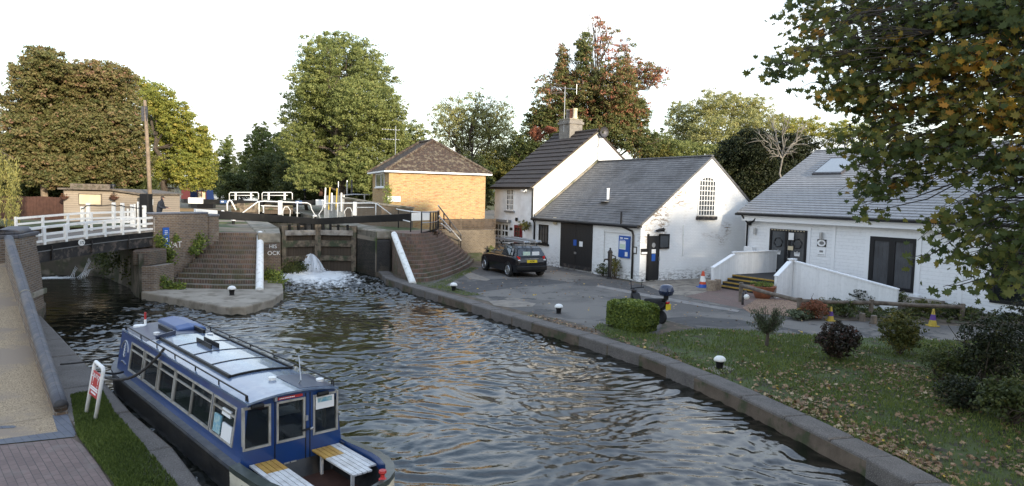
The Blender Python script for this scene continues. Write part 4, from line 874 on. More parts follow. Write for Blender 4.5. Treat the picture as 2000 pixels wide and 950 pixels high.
wn_=f.build('arched_window','white',barn); pane.build('pane','greyglass',wn_)
MB().box(BLn,y0-.14,z0-.24,BLn+.14,y1+.14,z0-.05).build('sill','girder',wn_,bevel=.02)
r=barnF.srect(1265,461,1286,545,BLn); dr=gx(barn,'door','darkboard',(r[0],.06,r[2],r[3]),-.01,.06)
gx(barn,'door_frame','black',(r[0]-.09,.06,r[0],r[3]+.1),-.01,.09); 
r2=barnF.srect(1286,461,1304,484,BLn); gx(barn,'side_light','black',(r2[0],r2[1]-.06,r2[2]+.06,r2[3]+.1),-.01,.08); gx(barn,'pane','greyglass',(r2[0]+.05,r2[1]+.03,r2[2]-.04,r2[3]),.0,.09)
rr=barnF.srect(1271,487,1279,495,BLn); gx(barn,'notice','paper',rr,.06,.07,dr); rr=barnF.srect(1271,496,1278,510,BLn); gx(barn,'notice','blue_sign',rr,.06,.07,dr)
c=barnF.side(1275,479,BLn); mb=MB(); mb.lathe([(.11,0),(.13,.02),(.05,.03)],10); mb.v=[Vector((BLn+.062+p.z*.4,c[0]+p.x,c[1]+p.y)) for p in mb.v]; mb.build('crest','galv',dr)
c=barnF.side(1285,505,BLn); bx(barn,'handle','galv',BLn+.06,c[0]-.03,c[1]-.12,BLn+.11,c[0]+.03,c[1]+.1,dr)
rr=barnF.srect(1251,486,1263.5,497.5,BLn); nb=gx(barn,'nameboard','black',rr,0,.05); c=((rr[0]+rr[2])/2,(rr[1]+rr[3])/2); gx(barn,'print','letters',(c[0]-.2,c[1]-.12,c[0]+.22,c[1]-.02),.05,.056,nb)
c=barnF.side(1284,449,BLn); mb=MB(); mb.tube([(BLn,c[0]-.1,c[1]-.05),(BLn+.18,c[0]-.02,c[1])],.03,6); mb.tube([(BLn+.15,c[0]-.18,c[1]-.05),(BLn+.25,c[0]+.22,c[1]+.02)],[.06,.11],10); mb.build('lamp','black',barn)
MB().tube([(BLn+.03,barnF.side(1334,440,BLn)[0],barnF.side(1334,440,BLn)[1]),(BLn+.03,barnF.side(1333,500,BLn)[0],barnF.side(1333,500,BLn)[1])],.025,6).build('conduit','white',barn)
# notice board and framed notice on the front
r=barnF.frect(1210,461,1231.5,504); o=thing('notice_board','large blue notice board with pale map on the white barn front','notice board',barnF.w((r[0]+r[2])/2,0,r[1]),BA)
w,h=r[2]-r[0],r[3]-r[1]; bx(o,'board','blue_sign',-w/2,-.08,0,w/2,-.004,h,bevel=.01); bx(o,'map','paper',-w*.40,-.088,h*.38,w*.16,-.082,h*.76); bx(o,'small_notice','paper',w*.12,-.088,h*.08,w*.36,-.082,h*.28)
X['palegreen']=mat('pale_print',(.42,.58,.50),.6,col2=(.6,.66,.5),ns=9); bx(o,'map_print','palegreen',-w*.36,-.092,h*.42,w*.12,-.089,h*.62)
bx(o,'heading','letters',-w*.35,-.088,h*.86,-w*.12,-.082,h*.92); bx(o,'heading','letters',0,-.088,h*.87,w*.38,-.082,h*.91); bx(o,'heading','letters',-w*.38,-.088,h*.79,w*.1,-.082,h*.81)
r=barnF.frect(1239,482,1246.5,496); o=thing('framed_notice','small black framed white notice at the barn corner beside the pipe','notice',barnF.w((r[0]+r[2])/2,-.09,r[1]),BA); w,h=r[2]-r[0],r[3]-r[1]
bx(o,'frame','blackmetal',-w/2,-.03,0,w/2,-.002,h); bx(o,'sheet','paper',-w/2+.04,-.036,.05,w/2-.04,-.031,h-.05)
# cast iron pump with plants
c=barnF.front(1190,543,-.75); b=barnF.w(c[0],-.75,0); pm=thing('hand_pump','black cast iron hand pump standing against the white barn wall','pump',b)
MB().lathe([(.16,0),(.13,.08),(.10,.12),(.10,.95),(.13,1.0),(.12,1.05),(.12,1.4),(.15,1.42),(.10,1.5),(.04,1.58),(.05,1.64),(.0,1.68)],14).build('body','black',pm,smooth=False)
MB().tube([(-.1,-.05,1.05),(-.28,-.1,1.05),(-.33,-.12,.92)],.045,8).build('spout','black',pm,smooth=True); MB().tube([(.05,0,1.3),(.3,.05,1.2),(.36,.08,.75)],.03,8).build('handle','black',pm,smooth=True)
# ---------------- wooden hall on the right
hp=D(1457,470,37.7); hall=Bld((hp.x,hp.y),BA); HL,HD=24,12.4
hl=thing('wooden_hall','long white weatherboarded hall with pale slate roof and roof window, on the right','hall',hall.w(0,0,0),BA)
gable_walls(MB(),0,HL,0,HD,-.2,3.35,6.98,6.2).build('wall','clad',hl)
rf=MB(); ez,rz_=3.72,7.35
ez=hall.front(1620,423,-.45)[1]; rz_=D(1620,294,hall.w(hall.front(1620,300,6.2)[0],6.2,0).y).z
roofplane(rf,(-.35,-.45,ez),(HL,-.45,ez),(HL,6.2,rz_),(-.35,6.2,rz_),30,.032); roofplane(rf,(-.35,HD+.45,ez),(HL,HD+.45,ez),(HL,6.2,rz_),(-.35,6.2,rz_),20,.022)
ro=rf.build('roof','slate_h',hl); bx(hl,'ridge','slate_h',-.35,6.1,rz_-.02,HL,6.3,rz_+.06,ro)
bx(hl,'gutter','black',-.36,-.60,ez-.14,HL,-.46,ez-.01,bevel=.03); bx(hl,'fascia','white_trim',-.05,-.38,ez-.42,HL,-.02,ez-.13)
bx(hl,'corner_board','white_trim',-.03,-.03,-.2,.14,.0,3.3); MB().tube([(.02,-.5,ez-.1),(.08,-.35,ez-.3),(.12,-.09,ez-.55),(.12,-.09,.9)],.05,8).build('downpipe','black',hl,smooth=True)
# roof window
def roof_pt(u,v):
    d=ray(u,v); a=hall.w(0,-.45,ez);b=hall.w(1,-.45,ez);c=hall.w(0,6.2,rz_); n=(b-a).cross(c-a).normalized(); t=(a-CAM).dot(n)/d.dot(n); return WM[hl].inverted()@(CAM+d*t),n
p0=roof_pt(1586,343)[0];p1=roof_pt(1642,343)[0];p2=roof_pt(1666,311)[0]; sl=Vector((0,6.65,rz_-ez)).normalized(); nn=Vector((0,-sl.z,sl.y)); ln=(p2-p0).dot(sl); wd_=p1.x-p0.x
def slab(x0,s0,x1,s1,h0,h1,m,name,par):
    q=[]
    for h in (h0,h1):
        for x,s in ((x0,s0),(x1,s0),(x1,s1),(x0,s1)): q.append(p0+Vector((x,0,0))+sl*s+nn*h)
    return MB().hexa(q).build(name,m,par)
kw=slab(0,0,wd_,ln,.02,.12,'iron','roof_window',ro); slab(.09,.14,wd_-.09,ln-.1,.121,.13,'skyglass','pane',kw); slab(-.2,-.22,wd_+.15,0,.025,.035,'leadgrey','apron',kw)
# doors, windows, lamps
r=hall.frect(1503,448,1576,535); zd=.62
bx(hl,'door_surround','white_trim',r[0]-.2,-.035,zd,r[0],.0,r[3]+.15); bx(hl,'door_surround','white_trim',r[2],-.035,zd,r[2]+.18,.0,r[3]+.15); bx(hl,'door_surround','white_trim',r[0],-.035,r[3],r[2],0,r[3]+.15)
dx=(r[0]+r[2])/2; fr_=MB(); 
for a,b in ((r[0],dx-.03),(dx+.03,r[2])):
    d=MB(); d.box(a,-.07,zd,a+.13,.0,r[3]-.02); d.box(b-.13,-.07,zd,b,.0,r[3]-.02); d.box(a+.13,-.07,zd,b-.13,0,zd+.16); d.box(a+.13,-.07,r[3]-.14,b-.13,0,r[3]-.02)
    do=d.build('door','blackmetal',hl); bx(hl,'pane','greyglass',a+.12,-.03,zd+.15,b-.12,-.01,r[3]-.13,do)
    c=((a+b)/2,r[3]-.72); w=MB(); 
    for k in range(6):
        th=k*1.05; w.tube([(c[0]+.26*math.cos(th+j*.22)*(1-.04*j),-.045,c[1]+.26*math.sin(th+j*.22)*(1-.04*j)) for j in range(5)],[.025,.03,.03,.025,.012],6)
    w.build('wreath','black',do)
    cr=MB(); cz=zd+.95; cr.box(c[0]-.15,-.04,cz,c[0]+.15,-.032,cz+.06)
    for k in (-.13,-.065,0,.065,.13): cr.tube([(c[0]+k,-.036,cz+.06),(c[0]+k*1.15,-.036,cz+.2+.04*(k==0))],[.028,.012],6)
    cr.build('crown_emblem','letters',do)
bx(hl,'door_tape','black',r[0]+.05,-.085,r[3]-.10,r[2]-.05,-.072,r[3]-.03)
for k in range(12): 
    xx=r[0]+.12+(r[2]-r[0]-.24)*k/11.5; MB().box(xx,-.09,r[3]-.085,xx+.08,-.086,r[3]-.045).build('tape_mark','cream',hl)
rr=hall.frect(1542.5,455,1552.5,469); bx(hl,'notice','paper',rr[0],-.1,rr[1],rr[2],-.075,rr[3]); rr=hall.frect(1541,481,1551,489); bx(hl,'notice','cream',rr[0],-.1,rr[1],rr[2],-.075,rr[3])
r=hall.frect(1698,464,1788,567); 
bx(hl,'window_surround','white_trim',r[0]-.24,-.04,r[1]-.1,r[0],0,r[3]+.14); bx(hl,'window_surround','white_trim',r[2],-.04,r[1]-.1,r[2]+.22,0,r[3]+.14); bx(hl,'window_surround','white_trim',r[0],-.04,r[3],r[2],0,r[3]+.14); bx(hl,'sill','white_trim',r[0]-.3,-.12,r[1]-.16,r[2]+.3,.0,r[1]-.06)
X['blind']=mat('grey_blind_behind_glass',(.075,.078,.085),.12,col2=(.05,.052,.056),ns=.8,spec=.7)
f=MB(); xm=(r[0]+r[2])/2
for a,b in ((r[0],r[0]+.2),(xm-.14,xm+.14),(r[2]-.12,r[2])): f.box(a,-.07,r[1],b,0,r[3])
f.box(r[0]+.2,-.068,r[3]-.2,r[2]-.12,0,r[3]-.002); f.box(r[0]+.2,-.068,r[1]+.002,r[2]-.12,0,r[1]+.16)
fo=f.build('window','blackmetal',hl); bx(hl,'pane','blind',r[0]+.05,-.03,r[1]+.05,r[2]-.05,-.01,r[3]-.05,fo)
for k in range(1,9): MB().box(r[0]+.2+(r[2]-r[0]-.3)*k/9,-.036,r[1]+.16,r[0]+.212+(r[2]-r[0]-.3)*k/9,-.031,r[3]-.2).build('blind_edge','iron',fo)
windowf(hl,r[2]+3.0,.5,r[2]+5.4,2.7,2,1,'blackmetal','glass',0,.14,.2)
xx=hall.front(1630,450)[0]; bx(hl,'cover_strip','white_trim',xx-.08,-.04,-.1,xx+.08,0,3.3); xx=hall.front(1880,500)[0]; bx(hl,'cover_strip','white_trim',xx-.08,-.04,-.1,xx+.08,0,3.3)
for (u,v) in ((1477,452),(1606,461)):
    c=hall.front(u,v); MB().tube([(c[0],-.12,c[1]-.17),(c[0],-.12,c[1]+.17)],.075,12).build('wall_light','galv',hl)
c=hall.front(1478,433); MB().tube([(c[0]-.2,0,c[1]+.1),(c[0]-.2,-.3,c[1]-.05),(c[0]+.1,-.4,c[1]+.02),(c[0]+.25,-.3,c[1]+.25)],.05,8).build('door_bracket','black',hl)
c=hall.front(1466,437); MB().lathe([(.09,-.09),(.11,0),(.09,.09)],10,(c[0],-.1,c[1])).build('sensor','black',hl)
r=hall.frect(1597,468,1614,482); o=thing('plaque','square black plaque with a white oval on the white hall wall','sign',hall.w((r[0]+r[2])/2,0,r[1]),BA); w,h=r[2]-r[0],r[3]-r[1]
bx(o,'board','black',-w/2,-.05,0,w/2,-.003,h); mb=MB(); mb.lathe([(.17,0),(.17,.008)],20); mb.v=[Vector((p.x*1.35,-.05-p.z,h/2+p.y)) for p in mb.v]; mb.build('oval','letters',o); mb=MB(); mb.lathe([(.11,0),(.11,.006)],16); mb.v=[Vector((p.x*1.2+.02,-.059-p.z,h/2+p.y*.8)) for p in mb.v]; mb.build('emblem','leadgrey',o)
r=hall.frect(1596,485,1613,500); o=thing('pale_sign','white sign with grey lettering below the black oval plaque','sign',hall.w((r[0]+r[2])/2,0,r[1]),BA); w,h=r[2]-r[0],r[3]-r[1]
bx(o,'board','white_trim',-w/2,-.03,0,w/2,-.003,h); bx(o,'print','leadgrey',-w*.4,-.035,h*.12,w*.4,-.031,h*.18); bx(o,'print','leadgrey',-w*.2,-.035,h*.45,w*.2,-.031,h*.7)
# steps, side walls and ramp
st=thing('entrance_steps','black hall steps with yellow nosings between stepped white walls','steps',hall.w(1.5,-2,0),BA)
inv=WM[hl].inverted(); L=lambda u,v,z:inv@G(u,v,z)
a=L(1408,562,0);b=L(1510,582,0); y0=(a.y+b.y)/2; xs0=a.x; xs1=b.x+.1
deck0=L(1424,529,zd)
off=inv@hall.w(1.5,-2,0)
def sx(name,m,x0,yy0,z0,x1,yy1,z1,par=None,bevel=0): return MB().box(x0-off.x,yy0-off.y,z0,x1-off.x,yy1-off.y,z1).build(name,m,par or st,bevel=bevel)
ny=4; tread=.34
for k in range(ny):
    yk=y0+k*tread; s_=sx('tread','rubber',xs0,yk,0 if k==0 else .02,xs1,-.01,zd*(k+1)/ny-.003*0); sx('nosing','yellow_worn' if 'yellow_worn' in X else 'yellow',xs0+.01,yk-.012,zd*(k+1)/ny-.055,xs1-.01,yk+.07,zd*(k+1)/ny+.006,s_)
def sidewall(name,x0,x1,ye=-.03,ys_=1.1):
    yb=y0-.35; pts=[(yb,0),(ye,0),(ye,1.72),(y0+ys_+.05,1.72),(y0+ys_,1.60),(yb,.98)]
    w=MB(); w.loft([[(x-off.x,p[0]-off.y,p[1]) for p in pts] for x in (x0,x1)]); o=w.build(name,'vboard',st)
    c=MB(); c.beam((x0+(x1-x0)/2-off.x,yb-off.y,1.0),(x0+(x1-x0)/2-off.x,y0+ys_-off.y,1.63),x1-x0+.1,.05); c.beam((x0+(x1-x0)/2-off.x,y0+ys_-off.y,1.745),(x0+(x1-x0)/2-off.x,ye-off.y,1.745),x1-x0+.1,.05); c.build('capping','white_trim',o)
sidewall('side_wall',xs0-.14,xs0-.003); sidewall('side_wall',xs1+.003,xs1+.14,y0+.92,.55)
ra=inv@G(1553,572,0);  re=hall.front(1753,560,y0+.9)
yr=y0+.75; xe=hall.front(1753,560,yr)[0]
w=MB(); w.loft([[(x-off.x,yr+dy-off.y,z) for dy,z in ((0,-.05),(.1,-.05),(.1,zt),(0,zt))] for x,zt in ((xs1+.15,1.62),(xe,.95))]); o=w.build('ramp_fence','vboard',st)
c=MB(); c.beam((xs1+.12-off.x,yr+.05-off.y,1.66),(xe+.02-off.x,yr+.05-off.y,.98),.16,.06); c.build('capping','white_trim',o)
sx('ramp','concrete',xs1+.15,yr+.11,-.02,xe,-.02,.3)
c=hall.front(1461,489,-.3); sx('meter_box','white_trim',c[0]-.28,-.34,c[1]-.22,c[0]+.3,-.04,c[1]+.2,bevel=.03)
# ---------------- brick house by the lock
kb=Bld((-8,44.0),math.atan2(.36,.933)); KL,KD=6.55,6.2
bh=thing('brick_house','square yellow brick house with hipped mossy tile roof beside the lock','house',kb.w(0,0,0),kb.a)
zt=kb.front(850,337)[1]
MB().box(0,0,-.2,KL,KD,zt).build('wall','brick_yellow',bh)
e=.32; zr=7.95; E=[(-e,-e,zt-.02),(KL+e,-e,zt-.02),(KL+e,KD+e,zt-.02),(-e,KD+e,zt-.02)]; r0_=Vector((KL*.53,KD*.40,zr)); r1_=Vector((KL*.47,KD*.75,zr))
rf=MB(); e_=[Vector(q) for q in E]
roofplane(rf,e_[0],e_[1],r0_,r0_,22,.02); roofplane(rf,e_[1],e_[2],r1_,r0_,22,.02); roofplane(rf,e_[2],e_[3],r1_,r1_,22,.02); roofplane(rf,e_[3],e_[0],r0_,r1_,22,.02)
ro=rf.build('roof','tile_b',bh)
for a,b in ((e_[0],r0_),(e_[1],r0_),(r0_,r1_),(e_[3],r1_)): MB().tube([a+Vector((0,0,.05)),b+Vector((0,0,.05))],.10,8).build('hip_tile','tile_b',ro)
for x0,y0_,x1,y1_ in ((-e-.03,-e-.03,KL+e+.03,-e+.01),(-e-.03,-e+.02,-e+.01,KD+e),(KL+e-.01,-e+.02,KL+e+.03,KD+e)): MB().box(x0,y0_,zt-.09,x1,y1_,zt+.01).build('gutter','white_trim',bh)
MB().box(-e+.02,-e+.02,zt-.1,KL+e-.02,KD+e-.02,zt-.04).build('soffit','white_trim',bh)
yy0,zz0=kb.side(735,366,0); yy1,zz1=kb.side(752,337,0); a,b=min(yy0,yy1),max(yy0,yy1)
f=MB(); z0,z1=zz0,zt-.12
for q in (a,a+(b-a)*.36,b-.06): f.box(-.06,q,z0,.02,q+.07,z1)
f.box(-.06,a,z0,.02,b,z0+.07); f.box(-.06,a,z1-.07,.02,b,z1); fo=f.build('window','white_trim',bh); MB().box(-.03,a,z0,.01,b,z1).build('pane','greyglass',fo); MB().box(-.13,a-.08,z0-.08,.0,b+.08,z0-.004).build('sill','white_trim',fo)
c=kb.front(770,389); MB().box(c[0]-.45,-.12,c[1]-.18,c[0]+.4,-.002,c[1]+.17).build('flue_box','white_post',bh,bevel=.03)
c=kb.front(856,342); 
o=MB(); x,y=KL*.9,KD*.9; o.tube([(x,y,6.3),(x,y,7.8)],.09,8); o.build('flue_pipe','white_trim',bh)
a=MB(); x,y=KL*.25,KD*1.0; a.tube([(x,y,zt),(x,y,9.2)],.03,6); 
for z in (8.2,8.9):
    a.tube([(x-1.0,y,z),(x+.3,y,z)],.02,5)
    for k in range(7): a.tube([(x-1+.2*k,y-.22,z),(x-1+.2*k,y+.22,z)],.014,5)
a.build('aerial','galv',bh)
X['dark_rail']=mat('dark_brown_rail',(.10,.072,.05),.85,col2=(.05,.036,.025),ns=4)
# fence and low wall between brick house and cottage
fy=46.0; t=thing('garden_wall','low brown brick wall with timber fence above, between brick house and cottage','wall',tuple(D(915,488,fy)[:2])+(0,))
a=D(858,480,43.9);b=D(953,480,46.3); zt1=D(910,449,45.2).z; zt2=D(910,428,45.2).z
MB().prism([(a.x,a.y),(b.x+.5,b.y),(b.x+.5,b.y+.25),(a.x,a.y+.25)],-.3,zt1).build('brickwork','brick_low',t,True)
for k in range(5):
    z0=zt1+(zt2-zt1)*k/5+.02; MB().box(a.x,a.y+.02,z0,a.x+.01,a.y+.03,z0+.01) ; mb=MB(); mb.beam((a.x,a.y+.1,z0+.07),(b.x+.5,b.y+.1,z0+.07),.04,(zt2-zt1)/5*.86); mb.build('rail','dark_rail',t,True)
for u in (900,925,945):
    q=D(u,440,44.9+.025*(u-900)); MB().beam((q.x,q.y,0),(q.x,q.y,zt2+.05),.1,.1,(0,1,0)).build('post','gate_wood',t,True)
# ---------------- cafe shed, cabinet and utility pole on the left
sy=40.0; sp=lambda u,v,dy=0:D(u,v,sy+dy)
sh=thing('timber_shed','low weathered board shed with cream shutter panel behind the white bridge','shed',tuple(sp(200,425)[:2])+(UP,))
x0,x1,x2=sp(124,380).x,sp(224,380).x,sp(278,380).x; za,zb=sp(150,371).z,sp(277,381).z
pts=[(x0,UP-.3),(x2,UP-.3),(x2,zb),(x1,za),(x0,za)]
MB().loft([[(x,y,z) for x,z in pts] for y in (sy,sy+4.5)]).build('wall','shedwood',sh,True)
mb=MB(); mb.beam((x0-.15,sy+2.2,za+.05),(x1+.02,sy+2.2,za+.05),5.0,.1); mb.beam((x1,sy+2.2,za+.05),(x2+.12,sy+2.2,zb+.04),5.0,.1); mb.build('roof','wood_grey',sh,True)
q=[sp(155,380,-.05),sp(197,400,-.05)]; MB().box(q[0].x,sy-.06,q[1].z,q[1].x,sy-.004,q[0].z).build('shutter','cream',sh,True); MB().box(q[0].x-.06,sy-.045,q[1].z-.06,q[1].x+.06,sy-.003,q[0].z+.06).build('shutter_frame','wood_grey',sh,True)
q=[sp(138,361,-.36),sp(215,371,-.36)]; sb=MB().box(q[0].x,sy-.40,za+.02,q[1].x,sy-.32,za+.36).build('sign_board','wood_grey',sh,True)
text('CAFE @ LOCK 81','lettering','gate_wood',sb,frame(((q[0].x+q[1].x)/2,sy-.405,za+.19),(1,0,0)),.24,.006,True)
MB().box(x1-.04,sy-.03,UP,x1+.04,sy,za).build('cover_strip','wood_grey',sh,True)
q=sp(221,369,1); MB().lathe([(.07,0),(.07,.25),(.15,.27),(.15,.38),(.03,.42)],10,q-Vector((0,0,.15))).build('flue_pipe','blackmetal',sh,True)
mb=MB(); mb.prism([(x2-1.0,sy-.5),(x2+.02,sy-.5),(x2+.02,sy-.42),(x2-1.0,sy-.42)],UP,UP+.01)
for k in range(6): mb.beam((x2-1.0+k*.2,sy-.46,UP),(x2-1.0+k*.2,sy-.46,UP+.55+.14*k),.11,.03,(0,1,0))
mb.build('picket_panel','white',sh,True)
def basket(u,v,label):
    q=sp(u,v,-.3); o=thing('hanging_basket',label,'hanging basket',q,0); MB().lathe([(.03,-.16),(.16,-.08),(.2,.05)],12).build('basket','rust_wood',o); MB().tube([(0,.28,.4),(0,0,.42),(0,0,.05)],.01,5).build('bracket','blackmetal',o); return o
hbs=[(basket(222,387,'dry hanging basket right of the cream shutter on the shed'),.26),(basket(125,386,'small dry hanging basket at the left corner of the shed'),.24)]
q=D(286,420,39.2); o=thing('cabinet','tall black cabinet between the shed and the utility pole','cabinet',(q.x,q.y,UP))
zt=D(286,379,39.2).z; MB().box(-.25,-.25,0,.25,.25,zt-UP).build('body','blackmetal',o,bevel=.02); MB().box(-.12,-.26,(zt-UP)*.55,.12,-.252,(zt-UP)*.62).build('label','leadgrey',o)
a=D(296,420,39.5);b=D(283,196,39.5); o=thing('utility_pole','tall leaning timber utility pole with pale band beside the shed','utility pole',(a.x,a.y,UP))
MB().tube([Vector((a.x,a.y,UP-.3)),a.lerp(b,.5),b],[.125,.105,.08],12).build('pole','pole',o,True,smooth=True)
c=a.lerp(b,.11*1.0); MB().tube([c-Vector((0,0,.15)),c+Vector((0,0,.18))],.127,12).build('band','white',o,True)
MB().beam(b+Vector((-.02,0,-.35)),b+Vector((-.02,0,-1.2)),.3,.16,(0,1,0)).build('bracket','iron',o,True)
for k in range(10): 
    c=a.lerp(b,.35+k*.055); MB().tube([c+Vector((-.13,0,0)),c+Vector((-.26,-.02,.03))] if k%2 else [c+Vector((.13,0,0)),c+Vector((.26,-.02,.03))],.015,5).build('step_peg','iron',o,True)
a=D(-160,420,41);b=D(124,420,41); zt=D(60,384,41).z; t=thing('board_fence','dark brown board fence left of the shed behind the willow','fence',((a.x+b.x)/2,41,UP)); 
n=44
mb=MB()
for k in range(n): x=a.x+(b.x-a.x)*k/n; mb.box(x,41,UP-.4,x+(b.x-a.x)/n*.94,41.04,zt+.02*math.sin(k*7))
mb.build('boards','rust_wood',t,True); MB().box(a.x,41.05,zt-.4,b.x,41.1,zt-.3).build('rail','rust_wood',t,True)

mb=MB(); mb.loft([[(-6.2,41.6,-.02),(-1.9,44.6,-.02),(-1.7,46.9,-.02),(-6.4,44.6,-.02)],[(-6.0,42.9,.42),(-2.1,45.4,.45),(-1.8,46.8,.5),(-6.3,44.5,.45)]]); struct(mb,'grass_bank','moss')
# ================================================================ TRIP BOAT
X["poster_blue"]=mat("blue_picture_print",(.10,.30,.42),.5,col2=(.45,.55,.5),ns=14)
bo=Vector((-3.36,10.42,WZ)); bA=math.atan2(.682,.731)
boat=thing('trip_boat','navy blue canal trip boat with long glazed cabin moored at the towpath kerb','boat',bo,bA)
BB=Bld((bo.x,bo.y),bA)
X['navy']=mat('navy_boat_paint',(.010,.045,.175),.30,coat=.5,col2=(.012,.042,.135),ns=1.5)
X['roofblue']=mat('pale_blue_roof_paint',(.10,.145,.23),.22,coat=.5,col2=(.16,.205,.29),ns=1.3,lo=.45,hi=.7,col3=(.20,.245,.31),ns3=2.3)
X['roofdark']=mat('dark_blue_roof_paint',(.035,.045,.085),.35,col2=(.06,.07,.10),ns=2)
X['hullblack']=mat('black_hull',(.010,.010,.010),.45,col2=(.026,.022,.018),ns=2.5,bs=10,bst=.2)
X['gunwale']=mat('worn_gunwale',(.045,.05,.062),.45,col2=(.10,.10,.10),ns=4)
X['creamhull']=mat('cream_hull_panel',(.62,.58,.46),.5,col2=(.5,.46,.36),ns=3)
X['green_gun']=mat('dark_green_rail',(.035,.045,.038),.35,col2=(.07,.08,.07),ns=6)
X['winframe']=mat('brushed_window_frame',(.46,.44,.40),.45,metal=.3,col2=(.30,.28,.24),ns=6)
X['seat']=mat('bench_paint_white',(.66,.65,.63),.5,col2=(.48,.46,.43),ns=7); X['seat_y']=mat('bench_ochre',(.50,.30,.07),.5,col2=(.38,.21,.05),ns=7)
X['cabinfloor']=mat('dark_cabin_floor',(.03,.025,.02),.7); X['seatgreen']=mat('cabin_seat',(.10,.14,.11),.8); X['curtain']=mat('cream_window_post',(.48,.44,.34),.7)
def hw(y):
    if y<-.9: return .95*math.sqrt(max(0.0,1-((-.9-y)/1.32)**2))*.98+.02
    if y<6.6: return .95
    t=(y-6.6)/2.1; return .95*max(0,1-t**1.9)+.02
def sheer(y): return .50+.10*max(0,(y-5.5)/3)**1.5+.12*max(0,(-.2-y)/2)
ys=[-2.2,-2.1,-1.9,-1.6,-1.3,-1,-.6,-.2,0]+[i*.55 for i in range(1,12)]+[6.6,7.0,7.4,7.8,8.1,8.4,8.6,8.7]
def strip(fa,fb,m,name,yl,par=None,smooth=True):
    mb=MB()
    for s in (-1,1):
        A_=[fa(y,s) for y in yl];B_=[fb(y,s) for y in yl]; n=len(yl); mb.add(A_+B_,[(i,i+1,n+i+1,n+i) for i in range(n-1)])
    return mb.build(name,m,par or boat,smooth=smooth)
mb=MB(); secs=[]
for y in ys:
    w=hw(y);z=sheer(y); secs.append([(-w*.86,y,-.35),(w*.86,y,-.35),(w*.97,y,.1),(w,y,z),(w-.02 if w>.1 else w*.7,y,z),(w*.6,y,.14 if y<0 else z-.06),(-w*.6,y,.14 if y<0 else z-.06),(-w+.02 if w>.1 else -w*.7,y,z),(-w,y,z),(-w*.97,y,.1)])
mb.loft(secs).build('hull','hullblack',boat)
strip(lambda y,s:(s*(hw(y)+.012),y,sheer(y)-.045),lambda y,s:(s*(hw(y)+.012),y,sheer(y)+.012),'gunwale','rubbing_strake',ys)
strip(lambda y,s:(s*(hw(y)+.010),y,sheer(y)+.012),lambda y,s:(s*max(.0,hw(y)-.16),y,sheer(y)+.016),'gunwale','side_deck',[y for y in ys if y>=-.2])
mb=MB(); mb.add([(hw(y)*.86,y,sheer(y)-.02) for y in ys if y>=6.6]+[(-hw(y)*.86,y,sheer(y)-.02) for y in ys if y>=6.6],[(i,i+1,len([y for y in ys if y>=6.6])+i+1,len([y for y in ys if y>=6.6])+i) for i in range(len([y for y in ys if y>=6.6])-1)]); mb.build('fore_deck','gunwale',boat)
yl=[y for y in ys if y<=.0]
cp=strip(lambda y,s:(s*(hw(y)+.008),y,.12),lambda y,s:(s*(hw(y)+.016),y,sheer(y)-.05),'creamhull','stern_panel',yl)
y_=-.62; 
for s,ch in ((-1,'Bri'),):
    mm=frame((s*(hw(y_)+.03),y_,.30),(0,-1,0)); text(ch,'lettering','blackmetal',cp,mm,.26,.004)
strip(lambda y,s:(s*(hw(y)+.02),y,sheer(y)+.03),lambda y,s:(s*max(0,hw(y)-.13),y,sheer(y)+.045),'green_gun','stern_rail',yl)
strip(lambda y,s:(s*(hw(y)+.02),y,sheer(y)-.05),lambda y,s:(s*(hw(y)+.02),y,sheer(y)+.03),'green_gun','stern_rail_edge',yl)
strip(lambda y,s:(s*max(0,hw(y)-.13),y,sheer(y)+.045),lambda y,s:(s*max(0,hw(y)-.14),y,.14),'navy','cockpit_lining',yl)
mb=MB(); mb.add([(hw(y)-.1,y,.145) for y in yl]+[(-hw(y)+.1,y,.145) for y in yl],[(i,i+1,len(yl)+i+1,len(yl)+i) for i in range(len(yl)-1)]); mb.build('cockpit_floor','rust_wood',boat)
# cabin with real openings
CL=7.0; ZB,ZT=.50,1.42; XB,XT=.83,.70
def xs_(z): return XB+(XT-XB)*(z-ZB)/(ZT-ZB)
wins=[]
for (u0,u1,v) in ((253,283,710),(277,312,735),(306,342,750),(337,375,775),(372,413,800),(413,459,825)):
    a=BB.side(u0+1,v,-.77)[0];b=BB.side(u1-1,v,-.77)[0]; wins.append((min(a,b),max(a,b)))
wins.sort()
zw0=.67; zw1=1.27
def sidequad(mb,s,y0,y1,z0,z1,d=0):
    q=[(s*(xs_(z0)+d),y0,z0),(s*(xs_(z0)+d),y1,z0),(s*(xs_(z1)+d),y1,z1),(s*(xs_(z1)+d),y0,z1)]; q2=[(x-s*.035,y,z) for x,y,z in q]; return mb.hexa(q2+q if s>0 else q2[::-1]+q[::-1])
cab=MB()
for s in (-1,1):
    sidequad(cab,s,0,CL,ZB-.08,zw0); sidequad(cab,s,0,CL,zw1,ZT); e=[0]+[k for w in wins for k in w]+[CL]
    for i in range(0,len(e),2):
        if e[i+1]>e[i]+.002: sidequad(cab,s,e[i],e[i+1],zw0,zw1)
cab.loft([[( -xs_(ZB-.08),CL,ZB-.08),(xs_(ZB-.08),CL,ZB-.08),(xs_(ZT),CL-.12,ZT),(0,CL-.12,ZT+.08),(-xs_(ZT),CL-.12,ZT)],[( -xs_(ZB-.08)+.03,CL-.04,ZB-.08),(xs_(ZB-.08)-.03,CL-.04,ZB-.08),(xs_(ZT)-.03,CL-.16,ZT),(0,CL-.16,ZT+.08),(-xs_(ZT)+.03,CL-.16,ZT)]])
cabin=cab.build('cabin','navy',boat)
